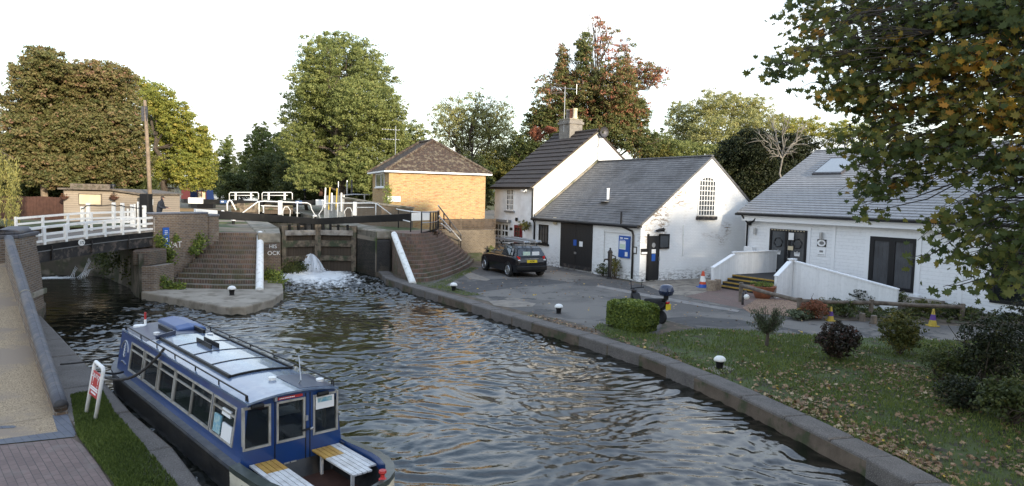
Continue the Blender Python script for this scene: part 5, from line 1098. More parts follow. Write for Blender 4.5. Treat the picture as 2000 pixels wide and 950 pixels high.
for s in (-1,1):
    for i,(a,b) in enumerate(wins):
        f=MB(); fw=.035
        sidequad(f,s,a,a+fw,zw0,zw1,.012); sidequad(f,s,b-fw,b,zw0,zw1,.012); sidequad(f,s,a+fw,b-fw,zw0,zw0+fw,.012); sidequad(f,s,a+fw,b-fw,zw1-fw,zw1,.012)
        if i<4 or True: sidequad(f,s,a+fw,b-fw,zw1-.17,zw1-.145,.008)
        w=f.build('window','winframe',cabin); g_=MB(); sidequad(g_,s,a+.01,b-.01,zw0+.01,zw1-.01,-.012); g_.build('pane','clear',w)
        if s<0 and i==0:
            for k,(ya,yb,za,zb,m) in enumerate(((.12,.42,.05,.33,'palegreen'),(.5,.9,.02,.27,'paper'),(.42,.78,.38,.48,'paper'))):
                L_=b-a; g_=MB(); sidequad(g_,s,b-L_*yb,b-L_*ya,zw0+za,zw0+zb,.006); g_.build('poster',m if m!='palegreen' else 'poster_blue',w) if 'poster_blue' in X else g_.build('poster',m,w)
# interior
bx(boat,'cabin_floor','cabinfloor',-.78,.05,.08,.78,CL-.1,.12)
for k in range(6):
    y=.75+k*1.05
    for s in (-1,1): bx(boat,'bench','seatgreen',s*.35,y,.12,s*.76,y+.4,.52)
    if k%2==0:
        for s in (-1,1): bx(boat,'table','white_trim',s*.22,y+.5,.68,s*.74,y+.9,.71)
for w in wins:
    bx(boat,'curtain','curtain',.70,w[0]-.02,.66,.735,w[0]+.05,1.28)
# stern bulkhead with door and windows
def brect(u0,v0,u1,v1): return BB.frect(u0,v0,u1,v1,0)
bw=MB(); R1=brect(474,793,524,868);R2=brect(540,779,591,857);R3=brect(611,769,655,844)
bwz1=ZT+.02; xsL=[-xs_(.9)+.005,R1[0],R1[2],R2[0],R2[2],R3[0],R3[2],xs_(.9)-.005]
bh_=.045
zlo=(R1[1]+R2[1]+R3[1])/3-WZ; zhi=(R1[3]+R2[3]+R3[3])/3-WZ; zlo=max(.70,min(.95,zlo)); zhi=max(1.2,min(1.34,zhi)); print('BULK',zlo,zhi,R1,R2,R3)
R=[(R1[0],R1[1],R1[2],R1[3]),(R2[0],R2[1],R2[2],R2[3]),(R3[0],R3[1],R3[2],R3[3])]
bot=lambda z:[(-xs_(z),z),(xs_(z),z)]
bw.loft([[(-xs_(.15),y,.15),(xs_(.15),y,.15),(xs_(zlo),y,zlo),(-xs_(zlo),y,zlo)] for y in (-.0,-bh_)])
bw.loft([[(-xs_(zhi),y,zhi),(xs_(zhi),y,zhi),(xs_(ZT),y,ZT),(0,y,ZT+.075),(-xs_(ZT),y,ZT)] for y in (-.0,-bh_)])
cols=[(-xs_(1.08),R[0][0]),(R[0][2],R[1][0]),(R[1][2],R[2][0]),(R[2][2],xs_(1.08))]
for i,(a,b) in enumerate(cols):
    q=[(a if i else -xs_(zlo),zlo),(b if i<3 else xs_(zlo),zlo),(b if i<3 else xs_(zhi),zhi),(a if i else -xs_(zhi),zhi)]
    bw.loft([[(x,y,z) for x,z in q] for y in (0,-bh_)])
bulk=bw.build('bulkhead','navy',boat)
for i,(a,z0,b,z1) in enumerate(R):
    f=MB(); z0,z1=zlo-.02,zhi+.02; fw=.032
    f.box(a-.02,-bh_-.012,z0,a+fw-.02,-.0,z1); f.box(b-fw+.02,-bh_-.012,z0,b+.02,0,z1); f.box(a+.0,-bh_-.012,z0,b,0,z0+fw); f.box(a,-bh_-.012,z1-fw,b,0,z1)
    w=f.build('window','winframe',bulk); bx(boat,'pane','clear',a,-.03,z0+.01,b,-.02,z1-.01,w)
    if i==2: bx(boat,'poster','paper',a+.02,-bh_-.02,z1-.24,b-.06,-bh_-.014,z1-.04,w); bx(boat,'poster_picture','poster_blue',a+.05,-bh_-.024,z1-.13,b-.10,-bh_-.021,z1-.06,w)
dl,dr_=R[1][0]-.045,R[1][2]+.03
for x in (dl,dr_,R[2][0]-.07): bx(boat,'door_seam','black',x-.008,-bh_-.004,.22,x+.008,-bh_+.004,ZT)
bx(boat,'warning_strip','red',R[1][0],-bh_-.016,zhi+.045,R[1][2]-.03,-bh_-.002,zhi+.085)
for k in range(9): bx(boat,'strip_print','letters',R[1][0]+.02+k*.028,-bh_-.019,zhi+.058,R[1][0]+.04+k*.028,-bh_-.0165,zhi+.072)
bx(boat,'vent','winframe',R[1][0]+.10,-bh_-.01,.22,R[1][0]+.19,-bh_-.002,.38); bx(boat,'vent','winframe',R[1][0]+.21,-bh_-.01,.22,R[1][0]+.30,-bh_-.002,.38)
bx(boat,'lock','galv',R[1][2]+.02,-bh_-.03,.98,R[1][2]+.06,-bh_-.002,1.06); MB().tube([(R[1][2]-.04,-bh_-.04,.84),(R[1][2]+.08,-bh_-.04,.845)],.018,8).build('door_handle','blackmetal',bulk); MB().tube([(R[1][2]+.1,-bh_-.03,.83),(R[1][2]+.14,-bh_-.06,.86)],.022,8).build('door_knob','galv',bulk)
for x in (R[0][0]+.18,R[2][0]+.12): MB().tube([(x-.09,-bh_-.06,ZT-.05),(x+.09,-bh_-.06,ZT-.045)],.035,10).build('deck_light','black',bulk)
bx(boat,'cabin_lamp','galv',R[1][0]-.07,-bh_-.06,ZT-.03,R[1][0]-.03,-bh_-.0,ZT+.03)
# roof
def rzf(x): return ZT+.075*(1-(x/ .75)**2)
mb=MB(); rows=[]
nx=10
for y in (-.10,.9,1.0,2.3,3.6,4.9,6.2,CL-.1): rows.append([(-.74+1.48*i/nx,y,rzf(-.74+1.48*i/nx)+.012) for i in range(nx+1)]+[(.74-1.48*i/nx,y,rzf(.74-1.48*i/nx)-.02) for i in range(nx+1)])
roof=mb.loft(rows).build('roof','roofblue',boat,smooth=False)
def curved(x0,x1,y0,y1,h0,h1,m,name,n=6):
    rows=[[(x0+(x1-x0)*i/n,y,rzf(x0+(x1-x0)*i/n)+.012+h0) for i in range(n+1)]+[(x1-(x1-x0)*i/n,y,rzf(x1-(x1-x0)*i/n)+.012+h1) for i in range(n+1)] for y in (y0,y1)]
    return MB().loft(rows).build(name,m,roof)
for k in range(4): curved(-.42,.56,1.35+k*.92,1.35+k*.92+.88,.004,.024,'roofblue','roof_hatch'); curved(-.44,.58,1.31+k*.92,1.345+k*.92,.004,.034,'black','hatch_seam')
curved(-.70,.72,5.2,6.85,.003,.006,'roofdark','dark_panel'); curved(.1,.70,-.05,.85,.003,.006,'roofdark','dark_panel')
for y0,y1,x in ((1.3,5.1,-.47),(1.3,5.2,.60)): MB().beam((x,y0,rzf(x)+.035),(x,y1,rzf(x)+.035),.04,.055).build('hatch_rail','black',roof)
for x in (-.05,.09): MB().beam((x,3.35,rzf(x)+.08),(x,4.15,rzf(x)+.08),.02,.09).build('hatch_runner','black',roof)
mb=MB()
for x,y0,y1 in ((-.18,5.3,6.15),(.38,5.0,5.9)): mb.beam((x,y0,rzf(x)+.06),(x,y1,rzf(x)+.06),.05,.09)
mb.build('hatch_runner','black',roof)
MB().beam((-.55,5.05,rzf(.5)+.06),(-.12,5.25,rzf(.1)+.06),.03,.08).build('bracket','roofdark',roof)
X['hatchblue']=mat('bright_blue_hatch',(.04,.085,.22),.35)
mb=MB(); rows=[]
for y,k in ((5.55,0),(5.75,1),(6.75,1),(6.95,.6)): rows.append([(.0,y,1.50),(.62,y,1.47),(.60-.05*k,y,1.53+.05*k),(.3,y,1.57+.06*k),(.03,y,1.54+.05*k)])
mb.loft(rows).build('sliding_hatch','hatchblue',roof,bevel=.02)
for x,y in ((-.40,5.55),(.45,4.85),(-.02,.68),(.62,.3)):
    v_=MB(); v_.lathe([(.06,0),(.06,.012),(.052,.03),(.066,.034),(.066,.045),(.04,.055)],12,(x,y,rzf(x)+.012)); v_.build('mushroom_vent','white',roof)
MB().tube([(-.30,6.75,1.48),(-.30,6.75,1.62)],.028,8).build('pole','white',roof); MB().tube([(-.30,6.75,1.62),(-.30,6.75,1.78)],.024,8).build('pole_top','red',roof); MB().lathe([(.14,0),(.13,.04),(.0,.06)],12,(-.42,6.72,1.47)).build('headlamp_base','white',roof)
MB().tube([(.22,.25,1.49),(.24,.2,1.56),(.30,.4,1.92)],[.012,.010,.006],6).build('whip_aerial','galv',roof)
for s in (-1,1):
    r_=MB(); r_.tube([(s*.70,-.02,1.44),(s*.70,0,1.52),(s*.70,CL-.3,1.52),(s*.70,CL-.25,1.44)],.014,6)
    for k in range(7): y=.05+k*(CL-.4)/6; r_.tube([(s*.70,y,1.42),(s*.70,y,1.52)],.012,6)
    r_.build('grab_rail','black',roof)
# emblem on the bow end of the cabin side
em=MB(); yc=wins[-1][1]+.42; zc=.98
pts=[]
for k in range(9):
    th=math.pi*(.02+.96*k/8); z=zc+.22*math.sin(th)+.02; pts.append((-(xs_(z)+.006),yc+.26*math.cos(th),z))
em.tube(pts,.014,6)
for k in range(5): z=zc-.1+k*.06; em.tube([(-(xs_(z)+.006),yc-.05+.015*(k%2),z),(-(xs_(z+.05)+.006),yc+.03,z+.05)],.022-.002*k,6)
for k in range(6): z=zc-.24+.012*math.sin(k); em.tube([(-(xs_(z)+.006),yc+.18-.065*k,z),(-(xs_(z)+.006),yc+.14-.065*k,z+.03)],.012,6)
em.build('emblem','galv',cabin)
# cockpit benches
def bench(s,n):
    b_=MB(); w0,w1=s*.30,s*.80
    grp=boat
    legs=MB(); legs.box(min(s*.34,s*.38),-.3,.14,max(s*.34,s*.38),-.26,.46); legs.box(min(s*.34,s*.38),-1.25,.14,max(s*.34,s*.38),-1.2,.46); fr=legs.build('bench','seat',boat)
    for k in range(n):
        x0=s*(.30+.082*k); x1=s*(.30+.082*k+.070); yb=-1.35 if k<4 else -1.2
        bx(boat,'slat','seat_y',x0,-.52 if k<4 else -.1,.46,x1,-.06,.485,fr) if k<4 else None
        bx(boat,'slat','seat',x0,yb,.46,x1,-.522 if k<4 else -.06,.485,fr)
bench(1,6); bench(-1,5)
MB().lathe([(.05,0),(.055,.03),(.03,.05),(.03,.09),(.055,.12),(.05,.15)],12,(.35,-2.05,.62)).build('stern_dolly','red',boat)
# mooring ropes
def rope(pts,label,r=.022):
    single(MB().tube(pts,r,8),'mooring_rope','rope',label,'rope',smooth=True)
X['rope']=mat('dark_rope',(.035,.033,.032),.9,bs=60,bst=.6,col2=(.06,.055,.05),ns=20)
WB=WM[boat]
pA=WB@Vector((-.70,wins[-2][0]-.1,1.50)); sgn_top=D(203,733,14.2)
def sag(a,b,d,n=14): return [a.lerp(b,i/n)-Vector((0,0,d*math.sin(math.pi*i/n))) for i in range(n+1)]
pS=G(206,732,.55); pS2=G(202,733,.55)
rope([pA+Vector((0,0,.02))]+sag(pA,D(196,735,(pS.y)),.28)[1:],'thick dark rope sagging from the boat roof to the red sign',.028)
rope(sag(WB@Vector((-.88,wins[-1][1]+.1,.62)),D(204,728,pS.y),.03),'short taut dark rope from the bow side to the red sign',.022)
rope(sag(WB@Vector((-.35,8.1,.62)),G(118,712,.12),.05),'long grey rope from the bow across the kerb towards the coping wall',.02)
# ================================================================ RED NOTICE FRAME
a=G(166,810,.02);b=G(184,823,.02); zt=1.05
ta=D(186,708,a.y);tb=D(203,720,b.y)
sg=thing('caution_sign','white tube frame holding a red CAUTION notice on the towpath grass','sign',((a.x+b.x)/2,(a.y+b.y)/2,0))
mb=MB(); mb.tube([a-Vector((0,0,.1)),a.lerp(ta,.96),ta+Vector((.015,0,.01)),tb-Vector((.015,0,-.01)),b.lerp(tb,.95),b-Vector((0,0,.1))],.034,10); mb.build('frame','white',sg,True,smooth=True)
q0,q1,q2,q3=a.lerp(ta,.42),b.lerp(tb,.40),b.lerp(tb,.86),a.lerp(ta,.86)
ux=(q1-q0).normalized(); uy=(q3-q0).normalized(); un=ux.cross(uy).normalized()
if un.dot(CAM-q0)<0: un=-un
mb=MB(); q0+=ux*.02;q3+=ux*.02;q1-=ux*.02;q2-=ux*.02; mb.hexa([q0-un*.012,q1-un*.012,q2-un*.012,q3-un*.012,q0+un*.012,q1+un*.012,q2+un*.012,q3+un*.012]); bd_=mb.build('board','red',sg,True)
def bl(s,t): return q0.lerp(q1,s).lerp(q3.lerp(q2,s),t)+un*.016
W_=(q1-q0).length; H_=(q3-q0).length
def shear(o,txt,s,t,size):
    mm=Matrix.Identity(4); p=bl(s,t)
    for i in range(3): mm[i][0]=ux[i];mm[i][1]=uy[i];mm[i][2]=un[i];mm[i][3]=p[i]
    text(txt,'lettering','letters',bd_,mm,size,.002,True)
shear(0,'CAUTION',.5,.84,W_*.23); shear(0,'!',.22,.60,W_*.5); shear(0,'!',.78,.60,W_*.5)
for k,(l,h) in enumerate(((.8,.36),(.85,.27),(.55,.14))):
    mb=MB(); p0_=bl(.5-l/2,h);p1_=bl(.5+l/2,h); mb.beam(p0_,p1_,.004,.03,uy); mb.build('print','letters',bd_,True)
# ================================================================ CAR
hd=Vector((-.44,.90,0)).normalized(); ca=math.atan2(-hd.x,hd.y)
rearL=G(1003,540,0); cS=1.15
car=thing('parked_car','black hatchback car with ladders on its roof parked by the cottage','car',(rearL.x+hd.x*1.4+hd.y*.8*cS-.32,rearL.y+hd.y*1.4-hd.x*.8*cS,0),ca)
X['carpaint']=mat('black_car_paint',(.006,.007,.010),.25,coat=.35,spec=.35)
X['taillight']=mat('tail_light_red',(.55,.02,.015),.2); X['platey']=mat('yellow_number_plate',(.75,.55,.03),.4)
def car_sec(y,zl,zb,wl,wb): return [(-wl,y,zl),(wl,y,zl),(wb+.01,y,(zl+zb)*.5),(wb,y,zb-.05),(wb-.06,y,zb),(-wb+.06,y,zb),(-wb,y,zb-.05),(-wb-.01,y,(zl+zb)*.5)]
lower=[(-2.12,.42,.72,.60,.66),(-2.06,.26,.92,.72,.80),(-1.8,.22,.98,.78,.86),(-.9,.20,.97,.80,.88),(.3,.20,.94,.80,.88),(1.0,.20,.91,.80,.87),(1.65,.22,.82,.78,.84),(2.02,.26,.70,.70,.74),(2.14,.38,.58,.55,.60)]
MB().loft([car_sec(*q) for q in lower]).build('body','carpaint',car,bevel=.03,smooth=False)
gh=[(-2.02,.90,.92,.80,.78),(-1.78,.92,1.34,.81,.62),(-1.55,.93,1.42,.82,.62),(-.6,.93,1.46,.83,.64),(.05,.92,1.42,.82,.62),(.30,.91,1.34,.81,.62),(1.05,.88,.90,.78,.76)]
ghs=[[(-wl,y,zl),(wl,y,zl),(wb,y,zb),(-wb,y,zb)] for y,zl,zb,wl,wb in gh]
cg=MB().loft(ghs).build('cabin','carpaint',car,bevel=.04)
def cpane(q,name='window',m='carglass2'):
    q=[Vector(p) for p in q]; n=(q[1]-q[0]).cross(q[3]-q[0]).normalized(); c=sum(q,Vector())/4
    if n.dot(c-Vector((0,-.4,.9)))<0: n=-n
    mb=MB(); mb.hexa([p-n*.02 for p in q]+[p+n*.008 for p in q]); return mb.build(name,m,cg)
X['carglass2']=mat('tinted_car_glass',(.03,.035,.04),.03,spec=.9)
for s in (-1,1):
    cpane([(s*.832,-.70,.98),(s*.83,.80,.97),(s*.70,.12,1.34),(s*.68,-.70,1.37)] if False else [(s*.826,-.62,.98),(s*.818,.22,.97),(s*.655,.06,1.36),(s*.665,-.62,1.39)])
    cpane([(s*.822,.28,.97),(s*.79,.90,.95),(s*.76,.80,1.0),(s*.66,.14,1.335)]); cpane([(s*.826,-1.45,1.0),(s*.826,-.69,.99),(s*.667,-.69,1.385),(s*.655,-1.35,1.37)]); cpane([(s*.82,-1.75,1.03),(s*.825,-1.52,1.02),(s*.66,-1.43,1.35),(s*.68,-1.58,1.30)])
    MB().lathe([(.3,-.1),(.32,-.08),(.32,.08),(.3,.1)],24)
cpane([(-.70,-2.01,.99),(.70,-2.01,.99),(.60,-1.815,1.32),(-.60,-1.815,1.32)],'rear_window')
for dx_,m in ((-.22,'palegreen'),(.25,'paper')): bx(car,'rear_cargo',m,dx_-.2,-2.0,1.03,dx_+.17,-1.99,1.2)
for y in (-1.38,1.32):
    for s in (-1,1):
        w=MB(); 
        def ring(mb,prof,n=24):
            mb.lathe(prof,n); return mb
        t_=MB(); t_.lathe([(.20,-.09),(.30,-.10),(.315,-.07),(.315,.07),(.30,.10),(.20,.09)],24); 
        for k in range(len(t_.v)): p=t_.v[k]; t_.v[k]=Vector((s*.80+p.z,y+p.x,.315+p.y))
        wo_=t_.build('wheel','rubber',car)
        r_=MB(); r_.lathe([(.05,-.0),(.05,.03)],12)
        for k in range(7):
            th=k*6.283/7; r_.beam((.05*math.cos(th),.05*math.sin(th),.015),(.2*math.cos(th),.2*math.sin(th),.015),.055,.02)
        r_.tube([(.2*math.cos(j*.2618),.2*math.sin(j*.2618),.012) for j in range(25)],.018,6)
        r_.v=[Vector((s*(.885+p.z),y+p.x,.315+p.y)) for p in r_.v]; r_.build('rim','alu',wo_)
        ar=MB(); ar.tube([(s*.865,y+.36*math.cos(j*math.pi/12),.315+.36*math.sin(j*math.pi/12)) for j in range(13)],.03,6); ar.build('wheel_arch','black',car)
for s in (-1,1):
    MB().loft([[(s*.64,-2.10,.72),(s*.80,-2.02,.72),(s*.79,-1.86,.76),(s*.76,-1.86,1.0),(s*.70,-2.06,1.0),(s*.60,-2.09,.94)],[(s*.62,-2.02,.72),(s*.76,-1.96,.72),(s*.74,-1.84,.76),(s*.70,-1.82,1.0),(s*.66,-2.0,1.0),(s*.58,-2.0,.94)]]).build('tail_light','taillight',car)
    bx(car,'light_lens','paper',s*.66-.05,-2.108,.80,s*.66+.06,-2.07,.85)
    MB().loft([[(s*.86,.78,.95),(s*1.0,.76,.95),(s*1.0,.76,1.07),(s*.88,.78,1.07)],[(s*.86,.90,.97),(s*.97,.9,.97),(s*.97,.9,1.05),(s*.87,.9,1.05)]]).build('wing_mirror','carpaint',car)
    for y in (-.62,.25): bx(car,'door_handle','carpaint',s*.885-.012,y-.35,.80,s*.885+.012,y-.15,.83)
    MB().tube([(s*.60,.0,1.47),(s*.60,-1.5,1.47)],.02,6).build('roof_rail','black',car)
pl=bx(car,'number_plate','platey',-.26,-2.125,.70,.26,-2.07,.82); text('AF08','plate_letters','blackmetal',pl,Matrix(((1,0,0,0),(0,0,-1,-2.128),(0,1,0,.76),(0,0,0,1))),.11,.002)
bx(car,'tailgate_trim','alu',-.35,-2.095,.86,.35,-2.04,.885); bx(car,'bumper','black',-.78,-2.17,.34,.78,-2.0,.56,bevel=.05)
car.scale=(cS,cS,cS); WM[car]=Matrix.Translation(car.location)@Matrix.Rotation(ca,4,'Z')@Matrix.Scale(cS,4)
for y in (-.15,-1.25): 
    MB().beam((-.72,y,1.53),(.72,y,1.53),.05,.04,(0,0,1)).build('roof_bar','black',car)
    for s in (-1,1): MB().beam((s*.66,y,1.42),(s*.66,y,1.55),.05,.05,(0,1,0)).build('bar_foot','black',car)
for i,(dx_,dy_,dz_,lab) in enumerate(((-.28,0,0,'aluminium ladder nearest the canal on the black car roof'),(.26,-.25,.05,'aluminium ladder nearest the cottage on the black car roof'))):
    o=thing('ladder',lab,'ladder',car.location+Vector((0,0,1.60*cS+dz_)),ca)
    mb=MB()
    for x in (-.17,.17):
        for zz in (0,.07): mb.beam((dx_+x,-2.35+dy_,zz),(dx_+x,1.25+dy_,zz),.03,.055)
    mb.build('rail','alu',o); mb=MB()
    for k in range(13): mb.tube([(dx_-.17,-2.2+dy_+k*.27,.04),(dx_+.17,-2.2+dy_+k*.27,.04)],.016,6)
    mb.build('rung','alu',o)
# ================================================================ BOLLARDS
bol=thing('mooring_bollard','white capped black bollard standing on the stone quay below the dark steps','bollard',G(453,577,.03),0,'white capped mooring bollards')
MB().lathe([(.125,0),(.10,.04),(.115,.18),(.14,.28)],16).build('post','black',bol); MB().lathe([(.14,.27),(.175,.275),(.19,.30),(.175,.36),(.11,.42),(.0,.445)],18).build('cap','white',bol,smooth=True)
for u,v,z,lab,s in ((886,569,0,'white capped black bollard on the road edge left of the hedge, nearest the car',1),(1091,613,0,'white capped black bollard by the kerb midway along the road',.95),(1405,722,0.02,'white capped black bollard at the lawn edge with fallen leaves',.92),(456,437,UP,'white capped bollard on the lock side below the near balance beam',.85),(435,411,UP,'small white capped bollard on the far lock side near the ladder rail',1.0),(615,411,UP,'small white capped bollard on the right lock side behind the gate rail',1.0)):
    dup(bol,G(u,v,z) if z<1 else (lambda p:(p.x,p.y,UP))(D(u,v,{456:41,435:55,615:50}[u])),0,lab,s)
single(MB().prism([tuple(G(u,v,0)[:2]) for u,v in ((1378,722),(1408,714),(1436,724),(1405,735))],-.05,.035),'bollard_slab','concrete','flat concrete slab under the bollard at the lawn edge','slab')
for o_ in [o for o in bpy.data.objects if o.get('category')=='bollard' and o.parent is None]: o_.scale=tuple(.88*k for k in o_.scale)
# ================================================================ CONES, STUMPS, FENCE, PLANTER
o=thing('traffic_cone','grubby red and white traffic cone with blue base beside the log stumps','traffic cone',G(1372,562,0))
MB().box(-.26,-.26,0,.26,.26,.05).build('base','blue_sign',o,bevel=.03); MB().lathe([(.19,.05),(.165,.17)],18).build('skirt','blue_sign',o); MB().lathe([(.165,.17),(.145,.30)],18).build('band','orange_red',o); MB().lathe([(.145,.30),(.10,.58)],18).build('sleeve','white_post',o); MB().lathe([(.10,.58),(.06,.80),(.05,.82)],18).build('top','orange_red',o)
for i,(u,v,lab) in enumerate(((1622,627,'yellow no-parking cone by the path left of the yellow-green shrub'),(1821,637,'yellow no-parking cone by the path right of the yellow-green shrub'))):
    o=thing('parking_cone',lab,'cone',G(u,v,.01),0,'yellow no-parking cones by the path'); s=1.0 if i else .85
    MB().box(-.17*s,-.17*s,0,.17*s,.17*s,.03).build('base','yellow',o); MB().lathe([(.14*s,.03),(.03*s,.62*s)],18).build('body','yellow',o); MB().lathe([(.107*s,.22*s),(.07*s,.42*s)],18).build('disc','purple',o)
X['logend']=mat('split_log',(.30,.235,.17),.9,col2=(.18,.135,.10),ns=9,bs=16,bst=.7)
for u,v,r,lab in ((1389,568,.24,'wider cut log stump beside the traffic cone'),(1401,566,.17,'narrower cut log stump against the hall steps')):
    p=G(u,v,0); rng=random.Random(u); mb=MB(); prof=[[(p.x+(r+rng.uniform(-.02,.02))*math.cos(k*.45)*f,p.y+(r+rng.uniform(-.02,.02))*math.sin(k*.45)*f,z) for k in range(14)] for z,f in ((0,1.05),(.25,1),(.5,.97))]; single(mb.loft(prof),'log_stump','logend',lab,'log stump',bevel=.015)
t=thing('rail_fence','low weathered timber rail on stubby posts along the planting bed','fence',G(1448,590,0))
p0=G(1446,590,0);p1=G(1560,620,0);p2=G(1700,622,0);p3=G(1878,628,0)
hts=(.72,.62,.60,.55)
P4=[Vector((p.x,p.y,h)) for p,h in zip((p0,p1,p2,p3),hts)]
for a,b in zip(P4[:-1],P4[1:]): mb=MB(); mb.tube([a,a.lerp(b,.5)-Vector((0,0,.02)),b],[.085,.075,.08],10); mb.build('rail','wood_grey',t,True,smooth=True)
for p,h in zip((p0,p1,p2,p3),hts): MB().tube([(p.x,p.y,-.05),(p.x,p.y,h+.12)],[.09,.085],10).build('post','wood_grey',t,True)
MB().tube([(p1.x-.03,p1.y-.11,0),(p1.x-.03,p1.y-.11,.36)],.09,10).build('yellow_band','yellow',t,True)
for u,v,lab in ((1683,628,'short grey stump post right of the first yellow cone'),(1706,633,'second short grey stump post near the yellow-green shrub')):
    p=G(u,v,0); single(MB().lathe([(.11,0),(.105,.3),(.09,.31)],12,p),'stump_post','wood_grey',lab,'post')
p=G(1489,583,0); pt=thing('planter','wide terracotta bowl planter with bright green leaves behind the rail','planter',p); MB().lathe([(.30,0),(.42,.25),(.55,.52),(.58,.56),(.50,.56),(.44,.45)],20).build('pot','terracotta',pt,smooth=True)
p=G(1450,596,0); wt=thing('water_pipe_tap','old grey standpipe with a white ball at the end of the timber rail','standpipe',p); MB().tube([(0,0,0),(0,0,.5),(.1,0,.6),(.12,-.05,.42)],.05,8).build('pipe','iron',wt,smooth=True); MB().lathe([(.0,-.12),(.09,-.08),(.12,0),(.09,.08),(0,.12)],14,(.12,-.1,.36)).build('ball','white_post',wt,smooth=True)
# ================================================================ SCOOTER behind the hedge
p=G(1268,632,0); hd2=Vector((-.62,.78,0)).normalized(); sa=math.atan2(-hd2.x,hd2.y)
sc=thing('parked_scooter','black scooter with dark blue top box and yellow plate parked behind the hedge','scooter',(p.x+.02,p.y+.5,0),sa)
for y in (-.62,.68):
    t_=MB(); t_.lathe([(.12,-.05),(.2,-.06),(.23,-.03),(.23,.03),(.2,.06),(.12,.05)],20); t_.v=[Vector((q.z,y+q.x,.23+q.y)) for q in t_.v]; t_.build('wheel','rubber',sc)
MB().loft([[(-.14,-.85,.62),(.14,-.85,.62),(.1,-.85,.78),(-.1,-.85,.78)],[(-.2,-.5,.40),(.2,-.5,.40),(.16,-.5,.80),(-.16,-.5,.80)],[(-.17,.1,.30),(.17,.1,.30),(.15,.1,.72),(-.15,.1,.72)],[(-.17,.3,.28),(.17,.3,.28),(.17,.3,.36),(-.17,.3,.36)],[(-.2,.5,.28),(.2,.5,.28),(.2,.55,.9),(-.2,.55,.9)],[(-.13,.75,.55),(.13,.75,.55),(.11,.68,1.0),(-.11,.68,1.0)]]).build('body','blackmetal',sc,bevel=.03)
MB().loft([[(-.15,-.75,.80),(.15,-.75,.80),(.13,-.75,.9),(-.13,-.75,.9)],[(-.15,.08,.73),(.15,.08,.73),(.13,.05,.80),(-.13,.05,.80)]]).build('seat','rubber',sc,bevel=.03)
X['boxblue']=mat('dark_blue_top_box',(.015,.025,.065),.25,coat=.5)
tb=MB(); rows=[]
for z,f in ((1.0,.55),(1.03,.85),(1.14,1.0),(1.16,1.03),(1.18,1.0),(1.28,.92),(1.36,.7),(1.39,.35)): rows.append([(.235*f*math.copysign(abs(math.cos(k*.3927))**.6,math.cos(k*.3927)),-.80+.22*f*math.copysign(abs(math.sin(k*.3927))**.6,math.sin(k*.3927)),z) for k in range(16)])
tb.loft(rows).build('top_box','boxblue',sc,smooth=True); MB().beam((0,-.8,.86),(0,-.8,1.01),.12,.12,(0,1,0)).build('rack','blackmetal',sc)
MB().box(-.12,-.93,.52,.12,-.90,.72).build('number_plate','platey',sc); MB().box(-.06,-.92,.74,.06,-.86,.80).build('tail_light','taillight',sc)
MB().tube([(-.34,.50,1.12),(-.12,.62,1.1),(.12,.62,1.1),(.34,.50,1.12)],.022,8).build('handlebar','blackmetal',sc,smooth=True)
MB().lathe([(.0,-.10),(.09,-.06),(.11,0),(.09,.05),(0,.09)],12,(0,.66,1.02)).build('headlamp','iron',sc,smooth=True)
for s in (-1,1): MB().tube([(s*.26,.55,1.12),(s*.30,.55,1.33)],.012,6).build('mirror_stem','blackmetal',sc); MB().lathe([(.03,-.02),(.065,0),(.03,.02)],10,(s*.31,.55,1.37)).build('mirror','blackmetal',sc)
# ================================================================ FAR BOATS, ROAD THINGS
def narrowboat(u0,u1,vt,vb,Y,m,label,length=14,panel=False):
    a=D(u0,vb,Y);b=D(u1,vb,Y); zt=D(u0,vt,Y).z; w=b.x-a.x; cx=(a.x+b.x)/2; o=thing('narrowboat',label,'narrowboat',(cx,Y,UP))
    dr_=A*1.0; z0=UP; z1=zt-UP
    s=w/2
    hull=[];cabn=[]
    for d,k in ((0,.35),(.8,.8),(2.2,1),(length,1)):
        q=dr_*d; hull.append([(q.x-s*k,q.y,-.1),(q.x+s*k,q.y,-.1),(q.x+s*k,q.y,.55),(q.x-s*k,q.y,.55)])
    MB().loft(hull).build('hull','blackmetal',o)
    for d in (1.6,length-1): q=dr_*d; cabn.append([(q.x-s*.92,q.y,.55),(q.x+s*.92,q.y,.55),(q.x+s*.80,q.y,z1-.12),(q.x,q.y,z1),(q.x-s*.80,q.y,z1-.12)])
    MB().loft(cabn).build('cabin',m,o)
    q=dr_*1.6
    if panel:
        for dx_,mm in ((-.16,'cream'),(.14,'cream')): MB().box(q.x+dx_*s-.12*s,q.y-.05,.8,q.x+dx_*s+.11*s,q.y-.02,z1-.3).build('door_panel',mm,o)
        MB().box(q.x-.34*s,q.y-.03,.72,q.x+.32*s,q.y-.012,z1-.22).build('door_frame','nbred',o)
    MB().tube([(q.x-s*.3,q.y+1,z1-.03),(q.x-s*.3,q.y+1,z1+.3)],.06,8).build('chimney','blackmetal',o)
    for k in range(4): qq=dr_*(2.5+k*2); MB().box(qq.x-s*.5,qq.y,z1-.05,qq.x+s*.3,qq.y+.8,z1+.16).build('roof_clutter',('wood_grey','gate_wood','iron','wood_grey')[k],o)
    return o
X['nbblue']=mat('dark_blue_cabin',(.015,.035,.12),.4); X['nbgreen']=mat('dark_green_cabin',(.02,.06,.04),.4); X['nbred']=mat('maroon_cabin',(.10,.02,.02),.4)
narrowboat(367,422,369,390,72,'nbblue','dark blue narrowboat with yellow and red doors moored above the lock',16,True)
narrowboat(352,372,366,383,96,'nbred','maroon narrowboat moored farther up behind the dark blue one',16)
